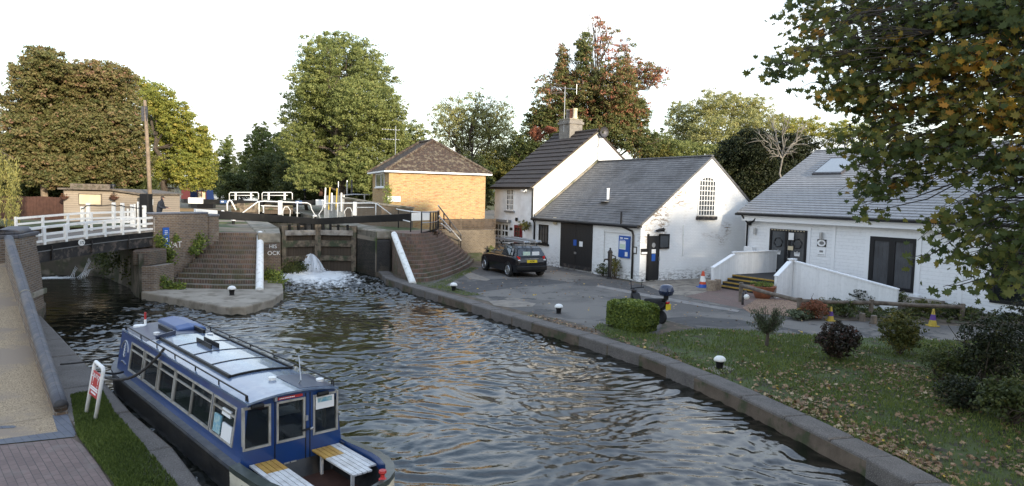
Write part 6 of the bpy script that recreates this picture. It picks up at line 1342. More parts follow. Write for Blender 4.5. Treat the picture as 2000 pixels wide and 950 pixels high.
for k,(u,v,Y,m,lab) in enumerate(((327,378,70,'cream','small yellowish crate-like shelter beside the towpath beyond the pole'),(337,376,78,'cream','cream cabin-like box on the towpath behind the yellow one'))):
    a=D(u,v,Y); z=a.z; o=thing('towpath_box',lab,'box',(a.x,Y,UP)); h=max(.6,z-UP+.5); MB().box(-.55,-.4,0,.55,.4,h).build('body',m,o,bevel=.04); MB().box(-.62,-.46,h,.62,.46,h+.08).build('lid','wood_grey',o)
X['mound']=mat('sandy_ground',(.36,.22,.09),.95,col2=(.26,.16,.07),ns=2,bs=8)
def mound(name,u,v,Y,rx,ry,h,m):
    c=D(u,v,Y); mb=MB(); rows=[[(c.x+rx*f*math.cos(k*.314),c.y+ry*f*math.sin(k*.314),UP+h*(1-f*f)+.01) for k in range(20)] for f in (1,.75,.5,.25,.05)]; o=struct(mb.loft(rows),name,m,smooth=True)
mound('sand_ground',345,393,62,4,6,.25,'mound'); mound('grass_bank',395,398,58,4.2,3,.12,'grassbase'); mound('grass_bank',450,428,42.5,1.3,1.0,.05,'grassbase')
# ================================================================ PERSON
def skin_body(name,joints,edges,m,parent,sub=2):
    me=bpy.data.meshes.new(name); me.from_pydata([j[0] for j in joints],edges,[]); o=bpy.data.objects.new(name,me); COL.objects.link(o)
    md=o.modifiers.new('skin','SKIN'); me.skin_vertices.new() if not me.skin_vertices else None
    for i,j in enumerate(joints): me.skin_vertices[0].data[i].radius=(j[1],j[2] if len(j)>2 else j[1]); me.skin_vertices[0].data[i].use_root=(i==0)
    s=o.modifiers.new('sub','SUBSURF'); s.levels=sub; s.render_levels=sub
    dg=bpy.context.evaluated_depsgraph_get(); m2=bpy.data.meshes.new_from_object(o.evaluated_get(dg)); bpy.data.objects.remove(o); m2.name=name
    m2.materials.clear(); m2.materials.append(X[m]); m2.polygons.foreach_set('use_smooth',[True]*len(m2.polygons)); o=bpy.data.objects.new(name,m2); COL.objects.link(o); o.parent=parent; WM[o]=WM[parent]; return o
pp_=D(311,400,37.3); ph=D(313,384.5,37.3).z-UP
pe=thing('person','person in a dark jacket and flat cap leaning by the brick parapet, looking right','person',(pp_.x,pp_.y,UP),0)
X['jacket']=mat('dark_jacket',(.012,.016,.026),.85,col2=(.02,.024,.034),ns=8); X['skin']=mat('skin_tone',(.42,.25,.18),.6); X['cap']=mat('dark_cap',(.03,.022,.02),.9); X['trousers']=mat('dark_trousers',(.02,.02,.025),.9)
k_=ph/1.72
J=[((0,0,.92),.17,.14),((.03,0,1.12),.18,.15),((.09,0,1.30),.20,.15),((.13,0,1.43),.12,.11),((.17,0,1.52),.06,.06),((.20,-.01,1.60),.10,.11),((.20,-.01,1.68),.085,.09),
   ((.10,-.20,1.38),.09),((.14,-.27,1.12),.065),((.40,-.20,1.06),.05),((.49,-.17,1.06),.038),((.10,.20,1.38),.09),((.14,.27,1.12),.065),((.40,.14,1.08),.05),((.49,.10,1.08),.038),
   ((0,-.10,.86),.12),((.02,-.11,.48),.08),((-.02,-.11,.08),.055),((.12,-.12,.03),.045),((0,.10,.86),.12),((-.04,.11,.48),.08),((-.10,.11,.08),.055),((.04,.12,.03),.045)]
J=[(tuple(c*k_ for c in j[0]),)+tuple(r*k_ for r in j[1:]) for j in J]
body=skin_body('body',J,[(0,1),(1,2),(2,3),(3,4),(4,5),(5,6),(2,7),(7,8),(8,9),(9,10),(2,11),(11,12),(12,13),(13,14),(0,15),(15,16),(16,17),(17,18),(0,19),(19,20),(20,21),(21,22)],'jacket',pe)
hz=Vector((.205,-.01,1.63))*k_
mb=MB(); mb.lathe([(.0,-.115),(.05,-.10),(.078,-.04),(.085,.02),(.075,.08),(.04,.11),(0,.115)],16,(0,0,0)); mb.v=[hz+Vector((p.x*1.08,p.y*.92,p.z))*k_*1.02 for p in mb.v]; hd_=mb.build('head','skin',pe,smooth=True)
MB().loft([[hz+Vector((.075,-.016,.01))*k_,hz+Vector((.075,.016,.01))*k_,hz+Vector((.075,0,.035))*k_],[hz+Vector((.115,-.014,-.02))*k_,hz+Vector((.115,.014,-.02))*k_,hz+Vector((.09,0,.02))*k_]]).build('nose','skin',hd_)
mb=MB(); mb.lathe([(.092,.03),(.098,.06),(.085,.10),(.04,.125),(0,.13)],16); mb.v=[hz+Vector((p.x*1.1,p.y,p.z))*k_ for p in mb.v]; mb.add([hz+Vector(p)*k_ for p in ((.07,-.07,.045),(.17,-.05,.03),(.17,.05,.03),(.07,.07,.045),(.07,-.07,.06),(.165,-.05,.042),(.165,.05,.042),(.07,.07,.06))],[(3,2,1,0),(4,5,6,7),(0,1,5,4),(1,2,6,5),(2,3,7,6),(3,0,4,7)]); mb.build('cap','cap',pe,smooth=True)
for s in (-.17,.10):
    c=Vector((.53,s,1.065))*k_; h=MB(); h.loft([[c+Vector((-.04,-.035,-.018))*k_,c+Vector((-.04,.035,-.018))*k_,c+Vector((-.04,.035,.018))*k_,c+Vector((-.04,-.035,.018))*k_],[c+Vector((.04,-.042,-.016))*k_,c+Vector((.04,.042,-.016))*k_,c+Vector((.04,.042,.016))*k_,c+Vector((.04,-.042,.016))*k_]])
    for f in range(4): y=-.032+.021*f; L_=(.07,.085,.08,.06)[f]; h.tube([c+Vector((.035,y,0))*k_,c+Vector((.035+L_*.5,y,-.012))*k_,c+Vector((.035+L_*.8,y,-.045))*k_],[.011*k_,.010*k_,.008*k_],6)
    h.tube([c+Vector((-.02,.035,0))*k_,c+Vector((.02,.065,-.01))*k_,c+Vector((.045,.06,-.03))*k_],[.012*k_,.011*k_,.009*k_],6); h.build('hand','skin',body,smooth=True)
# ================================================================ TREES AND PLANTS
X['lf_brown']=leafmat('sycamore_leaves',[(0,(.075,.09,.032)),(.35,(.14,.145,.05)),(.6,(.20,.175,.07)),(.85,(.26,.20,.09)),(1,(.32,.18,.12))],.4)
X['lf_ygreen']=leafmat('yellow_green_leaves',[(0,(.13,.155,.035)),(.4,(.24,.26,.055)),(.7,(.35,.34,.075)),(1,(.46,.38,.09))],.45)
X['lf_green']=leafmat('fresh_green_leaves',[(0,(.10,.13,.042)),(.4,(.20,.23,.075)),(.75,(.31,.33,.11)),(1,(.40,.39,.15))],.45)
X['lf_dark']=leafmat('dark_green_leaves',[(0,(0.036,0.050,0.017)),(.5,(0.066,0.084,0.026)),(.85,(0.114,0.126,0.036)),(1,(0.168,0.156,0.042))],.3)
X['lf_conifer']=leafmat('conifer_foliage',[(0,(0.065,0.098,0.029)),(.5,(0.130,0.163,0.046)),(1,(0.221,0.234,0.065))],.3)
X['lf_yew']=leafmat('yew_foliage',[(0,(.012,.018,.008)),(.6,(.026,.034,.012)),(1,(.06,.06,.02))],.15)
X['lf_red']=leafmat('creeper_leaves',[(0,(.075,.10,.032)),(.5,(.17,.18,.06)),(.68,(.24,.19,.08)),(.8,(.40,.19,.11)),(1,(.46,.18,.12))],.4)
X['lf_rust']=leafmat('rust_leaves',[(0,(.13,.07,.03)),(.5,(.25,.10,.055)),(1,(.34,.10,.05))])
X['lf_pale']=leafmat('pale_thin_leaves',[(0,(.20,.22,.085)),(.5,(.33,.33,.13)),(1,(.45,.41,.17))],.45)
X['lf_willow']=leafmat('willow_leaves',[(0,(.15,.155,.045)),(.5,(.29,.27,.08)),(1,(.42,.36,.12))])
X['lf_maple']=leafmat('maple_leaves',[(0,(.042,.065,.022)),(.32,(.09,.115,.032)),(.5,(.18,.175,.04)),(.62,(.24,.175,.03)),(.78,(.42,.20,.035)),(1,(.55,.33,.04))],.5)
X['lf_hedge']=leafmat('hedge_leaves',[(0,(.04,.06,.014)),(.5,(.12,.165,.032)),(.85,(.26,.30,.055)),(1,(.36,.37,.08))],.3)
X['lf_fallen']=leafmat('fallen_leaves',[(0,(.13,.075,.04)),(.4,(.24,.14,.075)),(.75,(.36,.24,.13)),(.93,(.48,.38,.24)),(1,(.55,.36,.05))],.1)
X['lf_grass']=leafmat('grass_blades',[(0,(.065,.09,.022)),(.5,(.125,.165,.036)),(1,(.22,.24,.065))],.3)
X['lf_lav']=leafmat('grey_green_spikes',[(0,(.05,.065,.035)),(.5,(.09,.11,.06)),(1,(.15,.17,.09))],.2)
X['lf_darkred']=leafmat('dark_red_leaves',[(0,(.018,.018,.012)),(.5,(.035,.028,.018)),(.8,(.06,.03,.022)),(1,(.12,.05,.035))],.2)
X['lf_golden']=leafmat('olive_golden_leaves',[(0,(0.042,0.054,0.014)),(.5,(0.090,0.096,0.024)),(1,(0.204,0.168,0.036))],.3)
PXM=lambda Y:Y/FPX
def blob3(u,v,ru,rv,Y,rng,dz):
    c=D(u,v,Y+rng.uniform(-dz,dz)); s=Y/FPX; return np.array(c),np.array((ru*s,(ru+rv)*.5*s*.9,rv*s))
def tree(name,label,Y,blobs,leaf,K,m,base,zb,r0,bark='bark',cat='tree',group=None,depth=3.0,seed=1,csz=.26,limbs=True,twigs=0,dens=24,trunk_to=None,mat2=None,up=.12):
    leaf*=.56; K*=2.7; csz*=.8
    rng=np.random.default_rng(seed); b=D(base,420,Y); t=thing(name,label,cat,(b.x,Y,zb),0,group)
    Ps=[];Ns=[];Ts=[];cs=[]
    for i,bl in enumerate(blobs):
        u,v,ru,rv=bl[:4]; c,R=blob3(u,v,ru,rv,Y,rng,depth); k=bl[4] if len(bl)>4 else 1; tb=bl[5] if len(bl)>5 else 0
        n=max(4,int(K*k*ru*rv*3.14/dens)); p,q,tt=clumps(rng,c,R,n,max(.35,csz*R.mean()),leaf,dens,up); Ps.append(p);Ns.append(q);Ts.append(tt+tb); cs.append((Vector(c),Vector(R)))
        for sa in range(9 if len(bl)<5 or k>.35 else 0):
            dd=rng.normal(size=3); dd/=np.linalg.norm(dd); dd[2]=abs(dd[2]) if rng.random()<.6 else dd[2]; c2=c+dd*R*rng.uniform(.92,1.12); r2=R*rng.uniform(.14,.30)
            p,q,tt=clumps(rng,c2,r2,max(2,int(n*.02)),max(.28,.5*csz*R.mean()),leaf,dens*.8,up); Ps.append(p);Ns.append(q);Ts.append(tt+tb+rng.normal(0,.06))
    P=np.concatenate(Ps);N=np.concatenate(Ns);Tn=np.concatenate(Ts)
    keep=P[:,2]>zb+.1; P,N,Tn=P[keep],N[keep],Tn[keep]
    leafmesh('crown',P,N,leaf*rng.uniform(.7,1.3,len(P)),Tn,m,t,rng=rng)
    mb=MB(); root=Vector((b.x,Y,zb)); top=max(cs,key=lambda q:q[0].z)[0]; low=min(c[0].z for c in cs)
    tp=trunk_to and D(trunk_to[0],trunk_to[1],Y) or Vector(((root.x+top.x)/2,Y,zb+(top.z-zb)*.75))
    pts=limb(mb,root-Vector((0,0,.3)),tp,r0,r0*.3,rng,8,.018,8)
    if limbs:
        for c,R in cs:
            j=min(len(pts)-2,max(2,int(len(pts)*rng.uniform(.35,.8)))); 
            while j>1 and pts[j].z>c.z: j-=1
            q=limb(mb,pts[j],c,r0*.42*(1-j/len(pts)*.6),.03,rng,5,.05,5)
            for k in range(5 if not twigs else twigs):
                e=c+Vector(rng.normal(size=3)*.55)*1.0*R.x if False else c+Vector((rng.normal()*.6*R.x,rng.normal()*.5*R.y,(rng.uniform(.3,1.25) if twigs else rng.uniform(0,.5))*R.z)); limb(mb,q[rng.integers(2,5)],e,.05,.012,rng,3,.05,4)
    mb.build('trunk',bark,t,True)
    return t
tree('sycamore_tree','tall brown-green sycamore at the far left with a bare orange lit trunk',56,[(85,125,38,32),(60,165,40,38),(110,160,40,40),(70,220,62,45),(40,270,50,45),(100,270,60,50),(60,325,65,35),(115,335,55,35),(20,300,30,40)],.34,.62,'lf_brown',87,UP,.28,'pole',seed=11,depth=2.5,csz=.22,limbs=False)
tree('sycamore_tree','broad brown-green sycamore with reddish top behind the timber shed',58,[(165,150,45,30,1,.12),(210,150,38,28,1,.18),(240,165,28,28,1,.12),(150,200,55,45),(220,205,50,45),(180,255,80,50),(245,265,42,50),(150,310,60,45),(220,320,70,45),(265,340,30,40)],.34,.6,'lf_brown',200,UP,.45,seed=12,depth=3,csz=.22)
tree('lime_tree','yellow-green tree lit by the sun behind the utility pole',66,[(285,180,25,28),(310,200,35,35),(300,240,40,45),(345,235,36,40),(330,285,55,45),(375,285,32,45),(320,335,50,35),(375,335,40,38),(404,330,20,45),(395,290,22,40)],.32,.55,'lf_ygreen',330,UP,.35,seed=13,depth=3,csz=.2)
tree('conifer_tree','narrow dark conifer rising beyond the upper lock gates, left of the others',112,[(443,285,12,20),(441,310,20,26),(443,335,25,25),(442,360,28,22)],.42,.7,'lf_conifer',442,UP,.3,seed=14,depth=1,csz=.2,limbs=False)
tree('conifer_tree','bushier conifer standing just left of the big green tree',96,[(512,262,18,20),(505,285,26,28),(510,315,36,32),(500,345,40,28)],.42,.7,'lf_conifer',508,UP,.35,seed=15,depth=1.5,csz=.2,limbs=False)
tree('bushy_tree','small orange tinted tree between the two conifers',104,[(472,320,16,24,1,.1),(470,345,20,22)],.4,.6,'lf_pale',471,UP,.2,seed=16,depth=1)
tree('ash_tree','big tall light green tree in the middle behind the brick house',66,[(665,88,50,28,.8),(625,110,42,34,.85),(705,112,44,36,.85),(660,140,70,40),(605,160,38,38),(725,160,46,42),(640,195,75,48),(710,210,70,50),(600,225,56,45),(755,225,38,45),(650,265,80,45),(725,275,70,45),(590,280,44,45),(640,315,70,38),(705,325,60,36),(770,275,34,40),(610,345,50,30),(660,350,56,26),(720,355,44,24)],.30,.52,'lf_green',668,UP,.5,seed=17,depth=4,csz=.2)
tree('ash_tree','smaller green tree filling in right of the big tree above the brick house',72,[(800,275,30,34),(790,310,36,34),(825,300,26,30),(815,260,18,24,.5)],.30,.45,'lf_green',800,UP,.25,seed=18,depth=2)
tree('thin_tree','thin airy tree with bare twig ends between brick house and cottage',80,[(880,225,40,34,.8),(930,215,42,34,.75),(975,230,38,34,.7),(870,265,36,34,.7),(920,260,48,36,.95),(970,270,42,38,.9),(900,300,50,30,.8),(960,310,46,30,.8)],.30,.42,'lf_pale',915,0,.28,seed=19,depth=3,twigs=16)
tree('creeper_clad_tree','tall ivy and red creeper covered tree behind the cottage chimney',66,[(1140,105,15,42,1.4,-.3),(1100,125,14,36,1.2,.05),(1185,80,34,40,.22,.3),(1160,55,14,26,.15,.3),(1222,110,24,34,.3,.25),(1100,165,36,34,.9,.05),(1150,170,42,40,1,-.02),(1205,165,44,40,.9,.10),(1250,150,42,30,.6,.22),(1285,150,24,28,.3,.3),(1060,175,18,30,.35,.15),(1085,220,46,40,1,-.1),(1150,220,60,44,1,.0),(1215,215,52,44,1,.05),(1055,245,36,30,1.1,-.22),(1110,260,50,30,1,-.15),(1190,262,60,34,1.1,-.12),(1240,235,26,48,1.1,-.2),(1250,280,40,26,1,-.15)],.32,.55,'lf_red',1165,0,.5,seed=20,depth=3,twigs=9,csz=.2)
tree('bushy_tree','pale green tree on the skyline right of the creeper clad tree',78,[(1335,235,38,34),(1385,215,40,32),(1430,210,42,30,.8),(1475,215,40,28,.7),(1330,280,50,34),(1400,265,60,36),(1470,255,50,34)],.34,.5,'lf_pale',1400,0,.35,seed=21,depth=3)
tree('bushy_tree','yellowing tree on the skyline behind the hall roof edge',92,[(1535,250,40,26,1,.1),(1580,252,36,24,1,.12),(1630,262,44,26,1,.05),(1700,265,60,28)],.36,.5,'lf_ygreen',1580,0,.3,seed=22,depth=3)
tree('bushy_tree','green tree behind the barn ridge left of the yew',72,[(1285,285,34,26),(1330,300,50,26),(1390,310,40,30),(1430,300,30,30)],.32,.55,'lf_green',1340,0,.3,seed=23,depth=2)
tree('yew_tree','dark yew filling the gap between the barn and the hall roof',58,[(1425,310,34,36),(1470,290,44,36),(1520,300,46,36),(1560,290,36,30),(1440,350,46,40),(1490,345,50,40),(1540,330,40,36),(1470,390,50,34),(1420,375,34,34)],.26,.9,'lf_yew',1480,0,.5,seed=24,depth=2.5,csz=.2)
def bare_tree(label,Y,base,zb,targets,r0,seed):
    rng=np.random.default_rng(seed); b=D(base[0],base[1],Y); t=thing('bare_tree',label,'tree',(b.x,Y,zb)); mb=MB(); fork=D(base[2],base[3],Y); pts=limb(mb,Vector((b.x,Y,zb)),fork,r0,r0*.6,rng,5,.03,7)
    for u,v in targets:
        e=D(u,v,Y+rng.uniform(-1,1)); q=limb(mb,fork,e,r0*.5,.03,rng,6,.06,5)
        for k in range(6):
            s=q[rng.integers(2,6)]; e2=s+(e-fork)*rng.uniform(.2,.5)+Vector(rng.normal(size=3)*.35); w=limb(mb,s,e2,.035,.012,rng,4,.06,4)
            for j in range(2): limb(mb,w[2],w[2]+(e2-s)*.5+Vector(rng.normal(size=3)*.3),.016,.007,rng,3,.05,4)
    mb.build('trunk','palebark',t,True)
bare_tree('bare pale branched tree in front of the dark yew',53,(1530,400,1528,310),0,[(1490,270),(1508,240),(1540,232),(1562,268),(1500,295),(1570,250),(1545,290)],.10,5)
# understorey and far bands, each its own tree
for i,(u,v,ru,rv,Y,lab) in enumerate(((540,345,52,44,84,'dark leafy tree low behind the far left lock rail'),(600,350,60,42,76,'dark leafy tree under the left side of the big green tree'),(665,355,60,40,74,'dark leafy tree under the right side of the big green tree'),(715,355,46,42,70,'dark leafy tree directly left of the brick house'),(465,365,40,26,92,'dark low tree behind the moored narrowboat'))):
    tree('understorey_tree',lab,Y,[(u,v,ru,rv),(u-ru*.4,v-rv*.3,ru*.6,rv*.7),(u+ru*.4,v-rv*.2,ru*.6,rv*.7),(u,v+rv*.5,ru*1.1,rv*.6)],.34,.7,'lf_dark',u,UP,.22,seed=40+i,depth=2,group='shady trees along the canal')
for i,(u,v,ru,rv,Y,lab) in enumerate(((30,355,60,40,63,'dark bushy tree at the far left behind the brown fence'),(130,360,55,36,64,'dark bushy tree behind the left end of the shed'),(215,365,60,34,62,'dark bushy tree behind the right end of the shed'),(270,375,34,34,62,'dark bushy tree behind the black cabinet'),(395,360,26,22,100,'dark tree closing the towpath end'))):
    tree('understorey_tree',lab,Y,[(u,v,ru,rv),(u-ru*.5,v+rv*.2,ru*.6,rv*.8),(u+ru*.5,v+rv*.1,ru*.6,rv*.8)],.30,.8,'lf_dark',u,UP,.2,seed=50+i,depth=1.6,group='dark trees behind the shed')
for i,(u,v,ru,rv,Y,lab,mm) in enumerate(((880,345,40,40,66,'green bushy tree just right of the brick house roof','lf_green'),(925,360,40,50,62,'darker bushy tree behind the garden fence','lf_dark'),(985,320,44,36,64,'green tree at the cottage roof edge with a few rust leaves','lf_golden'),(1030,285,34,30,62,'dark tree touching the cottage roof ridge','lf_dark'),(1275,300,36,22,70,'green tree right of the cottage gable','lf_golden'))):
    tree('garden_tree',lab,Y,[(u,v,ru,rv),(u-ru*.4,v+rv*.5,ru*.7,rv*.7),(u+ru*.4,v+rv*.4,ru*.7,rv*.7)],.30,.6,mm,u,0,.2,seed=60+i,depth=2)
tree('creeper_shoot','rust red creeper shoot sticking out beside the cottage roof',52,[(1046,258,6,9,1.5,.1),(1051,267,6,7,1.5,.1),(1075,255,8,5,1.2,.1)],.22,1.2,'lf_rust',1052,0,.05,seed=70,depth=.2,limbs=False,cat='creeper')
for i,(u,v,ru,rv,Y,lab) in enumerate(((575,325,30,44,88,'green tree filling in left of the big tree'),(430,350,26,30,118,'distant green tree at the end of the canal'),(845,330,34,30,75,'leafy tree peeping over the right of the brick house roof'),(545,300,24,40,92,'tall green tree between the conifer and the big tree'))):
    tree('bushy_tree',lab,Y,[(u,v,ru,rv),(u-ru*.4,v+rv*.5,ru*.8,rv*.7),(u+ru*.4,v+rv*.4,ru*.8,rv*.7),(u,v-rv*.6,ru*.6,rv*.5)],.34,.6,'lf_conifer' if i!=2 else 'lf_green',u,UP,.25,seed=120+i,depth=2)
# willow at the far left
def willow():
    rng=np.random.default_rng(31); Y=34; b=D(-60,430,Y); t=thing('willow_tree','weeping willow with yellow hanging strands at the left edge','tree',(b.x,Y,UP))
    P=[];N=[];Tn=[]; mb=MB(); top=D(-40,260,Y); pts=limb(mb,Vector((b.x,Y,UP-.3)),top,.4,.12,rng,6,.02,8)
    for i in range(105):
        u=rng.uniform(-110,34); v0=272+max(0,(u+10))*.9*rng.uniform(.6,1)+rng.uniform(0,30); a=D(u*.6-20,v0-10,Y+rng.uniform(-1.8,1.8)); e=D(u+rng.uniform(0,6),v0+10,a.y); n=int(rng.uniform(50,95)); L=rng.uniform(2.4,4.4)
        if i%4==0: limb(mb,pts[5],e,.05,.012,rng,4,.04,4)
        s=np.linspace(0,1,n)[:,None]; sway=rng.normal(0,.12); q=np.array(e)+np.concatenate([sway*s**2+.05*np.sin(s*9+i),.1*np.sin(s*7+i),-L*s],1)+rng.normal(0,.05,(n,3)); P.append(q);N.append(rng.normal(size=(n,3))+np.array((0,-.6,.1)));Tn.append(np.full(n,rng.normal(.55,.18))+rng.normal(0,.1,n))
    P=np.concatenate(P); k=P[:,2]>UP; leafmesh('crown',P[k],np.concatenate(N)[k],.17*np.ones(k.sum()),np.concatenate(Tn)[k],'lf_willow',t,rng=rng,aspect=.28,droop=(0,0,-2.2)); mb.build('trunk','bark',t,True)
willow()
# the maple whose branches hang into the picture from the right
def maple():
    rng=np.random.default_rng(77); base=Vector((12.9,11.5,0)); t=thing('maple_tree','near maple with large green and orange leaves overhanging from the right edge','tree',base)
    BL=[(1545,105,52,36,11.0),(1530,125,42,30,10.6),(1590,60,60,40,11.2),(1560,15,55,26,11.4),(1640,25,80,36,11.6),(1720,20,80,40,11.6),(1650,105,80,50,11.4),(1610,160,50,34,11.0),(1640,190,48,30,11.2),(1720,100,80,55,11.2),(1700,175,70,46,11.0),(1760,60,80,55,11),(1830,30,80,50,10.6),(1900,40,90,60,10.4),(1970,40,70,70,10),(1780,140,70,55,10.6),(1850,110,70,50,10.2),(1930,130,70,60,9.8),(1990,140,40,70,9.6),(1760,215,70,42,10.8),(1690,240,50,34,11),(1830,195,60,50,10.2),(1900,220,60,50,9.8),(1975,230,50,60,9.4),
        (1665,275,36,34,10.8),(1690,325,42,36,10.8),(1680,365,38,30,10.9),(1720,370,36,22,10.8),(1668,395,22,20,10.9),(1705,410,18,12,10.9),(1745,290,50,34,10.6),(1800,275,60,32,10.4),(1850,290,50,30,10.0),(1780,330,42,20,10.5),(1870,345,34,26,9.8),(1930,310,50,46,9.6),(1985,330,36,60,9.4),(1890,400,46,34,9.5),(1840,425,36,22,9.7),(1950,410,50,44,9.3),(1830,460,30,18,9.6),(1815,505,20,16,9.6),(1880,470,50,32,9.4),(1940,480,50,40,9.2),(1985,470,36,60,9.0),(1905,525,40,26,9.2),(1855,560,44,15,9.3),(1960,555,40,36,9.0),(1875,500,30,20,9.3)]
    P=[];N=[];Tn=[];Sz=[]; mb=MB(); tr=limb(mb,base-Vector((0,0,.3)),Vector((12.2,11.2,9.5)),.34,.12,rng,9,.012,10)
    def pix(p):
        q=Vector(p)-CAM; w=q.dot(_F); return (1000+FPX*q.dot(_R)/w,475-FPX*q.dot(_U)/w) if w>.5 else (9999,0)
    r2=np.random.default_rng(5); n_=0
    while n_<46:
        d=r2.normal(size=3); d/=np.linalg.norm(d); p=np.array((13.2,11.6,7.6))+d*r2.random()**.35*np.array((5.6,5.6,4.3))
        uu,vv=pix(p)
        if p[2]<3.2 or (uu<2130 and vv>-150): continue
        BL.append(tuple(p)); n_+=1
    for bi,bb in enumerate(BL):
        if len(bb)==3:
            c=Vector(bb); R=np.array((1.15,1.15,.8)); u,v,ru,rv=2200,100,95,62
        else:
            u,v,ru,rv,Y=bb; Y*=1.12; s=Y/FPX; c=Vector(D(u,v,Y)); R=np.array((ru*s,.75,rv*s))
        j=min(len(tr)-1,max(2,int((c.z+.6)/9.5*9))); j=min(j,len(tr)-1)
        q=limb(mb,tr[j],c+Vector((rng.normal()*.1,0,0)),.035,.007,rng,7,.06,5)
        for qq in q[2:7]:
            uu,vv=pix(qq)
            if uu>2080 or vv<-120:
                for w in range(34):
                    P.append(np.array(qq)+rng.normal(size=3)*np.array((.5,.5,.35))); N.append(rng.normal(size=3)*.7+np.array((0,-.5,.6))); Tn.append(np.clip(rng.normal(.32,.18),0,1)); Sz.append(rng.uniform(.10,.18))
        n=int(ru*rv*(.068 if v<370 else .044))+4; nt=max(3,n//7)
        for k in range(nt):
            d=rng.normal(size=3); d/=np.linalg.norm(d); e=np.array(c)+d*rng.random()**.4*R
            st=q[rng.integers(4,8)]; tw=limb(mb,st,Vector(e),.010,.004,rng,3,.05,4)
            m_=rng.integers(5,11); dirn=np.array((e[0]-st.x,e[1]-st.y,e[2]-st.z)); dirn/=max(.01,np.linalg.norm(dirn))
            org=(1 if (u>1740 and 100<v<290) else 0); tw_t=rng.normal(.30,.10)+(rng.uniform(.1,.42) if (org and rng.random()<.68) else 0)+(.26 if (rng.random()<.10 and v<430) else 0)
            for w in range(m_):
                f=rng.random()**.7; p=np.array(st)*(1-f)*.35+e*(1-(1-f)*.35)+rng.normal(size=3)*np.array((.12,.12,.07))-np.array((0,0,.05)); P.append(p)
                N.append(rng.normal(size=3)*.6+np.array((-.15,-.9,.42)))
                Tn.append(np.clip(tw_t+rng.normal(0,.09),0,1)); Sz.append(rng.uniform(.09,.17))
    P=np.array(P); leafmesh('crown',P,np.array(N),np.array(Sz),np.array(Tn),'lf_maple',t,'maple',rng=rng,droop=(0,-.3,-1.6)); mb.build('trunk','darkbark',t,True)
X['darkbark']=mat('dark_bark',(.03,.025,.02),.9,col2=(.05,.042,.035),ns=5)
maple()
# ---------------- shrubs
def shrub(name,label,base,h,w,leaf,n,m,cat='shrub',seed=1,stems=8,shape=None,dens=14,csz=.12,zb=0,bark='bark',d=None,flat=.9,aspect=.62):
    rng=np.random.default_rng(seed); t=thing(name,label,cat,(base[0],base[1],zb)); R=np.array((w/2,(d or w)/2,h/2*flat)); c=np.array((base[0],base[1],zb+h*.53))
    p,q,tt=clumps(rng,c,R,max(5,n//dens),csz,leaf,dens); k=p[:,2]>zb+.03; leafmesh('foliage',p[k],q[k],leaf*rng.uniform(.7,1.3,k.sum()),tt[k],m,t,rng=rng,aspect=aspect)
    mb=MB()
    for i in range(stems):
        e=Vector(c)+Vector(rng.normal(size=3)*R*.55); limb(mb,Vector((base[0]+rng.normal()*.05,base[1]+rng.normal()*.05,zb)),e,.02,.006,rng,4,.06,5)
    mb.build('stem',bark,t,True); return t
def spiky(label,base,h,w,seed):
    rng=np.random.default_rng(seed); t=thing('shrub',label,'shrub',(base[0],base[1],0)); mb=MB(); P=[];N=[];Tn=[]
    mb.tube([(base[0],base[1],0),(base[0]+.02,base[1],.4)],[.06,.045],8)
    for i in range(70):
        side=-1 if i%2 else 1; a=rng.uniform(0,6.28); r=abs(rng.normal(.0,.6)); e=np.array((base[0]+side*w*.23+math.cos(a)*r*w*.30,base[1]+math.sin(a)*r*w*.3,h*rng.uniform(.55,1.0)))
        pts=limb(mb,Vector((base[0],base[1],.38)),Vector(e),.014,.004,rng,4,.05,4)
        for k in range(46):
            f=rng.uniform(.30,1.0); b=np.array((base[0],base[1],.38))*(1-f)+e*f+rng.normal(size=3)*.035; P.append(b);N.append(rng.normal(size=3)); Tn.append(rng.normal(.5,.2))
    leafmesh('foliage',np.array(P),np.array(N),.095,np.array(Tn),'lf_lav',t,rng=rng,aspect=.2,droop=(0,0,2.0)); mb.build('stem','bark',t,True)
p=G(1497,678,0); spiky('grey-green spiky shrub on a bare stem at the back of the lawn',(p.x,p.y),1.22,1.15,3)
p=G(1634,703,0); shrub('shrub','rounded dark red-brown clipped shrub on the lawn',(p.x,p.y),1.10,1.15,.07,5200,'lf_darkred',seed=4,csz=.10)
p=G(1757,694,0); shrub('shrub','loose olive-gold shrub on the lawn behind the red-brown one',(p.x,p.y),1.35,1.15,.075,4600,'lf_golden',seed=5,csz=.13)
for i,(u,v,h,w,n,m,lab,leaf) in enumerate(((1845,750,1.0,1.1,3600,'lf_dark','low dark twiggy shrub at the left of the dark thicket on the right',.06),(1930,765,1.9,1.4,5600,'lf_yew','tall dark shrub in the middle of the thicket at the right edge',.07),(2015,745,2.2,1.7,6200,'lf_yew','tall dark twiggy shrub cut by the right picture edge',.065),(1975,830,1.0,1.2,3000,'lf_dark','low dark green shrub in front of the thicket at the right edge',.08),(1880,800,.7,1.0,2300,'lf_yew','small dark ground-hugging shrub in front of the thicket',.07))):
    p=G(u,v,0); shrub('shrub',lab,(p.x,p.y),h,w,leaf,n,m,seed=80+i,stems=26,csz=.15)
X['hedge_core']=mat('hedge_twigs',(.03,.035,.012),.95,col2=(.05,.045,.02),ns=14)
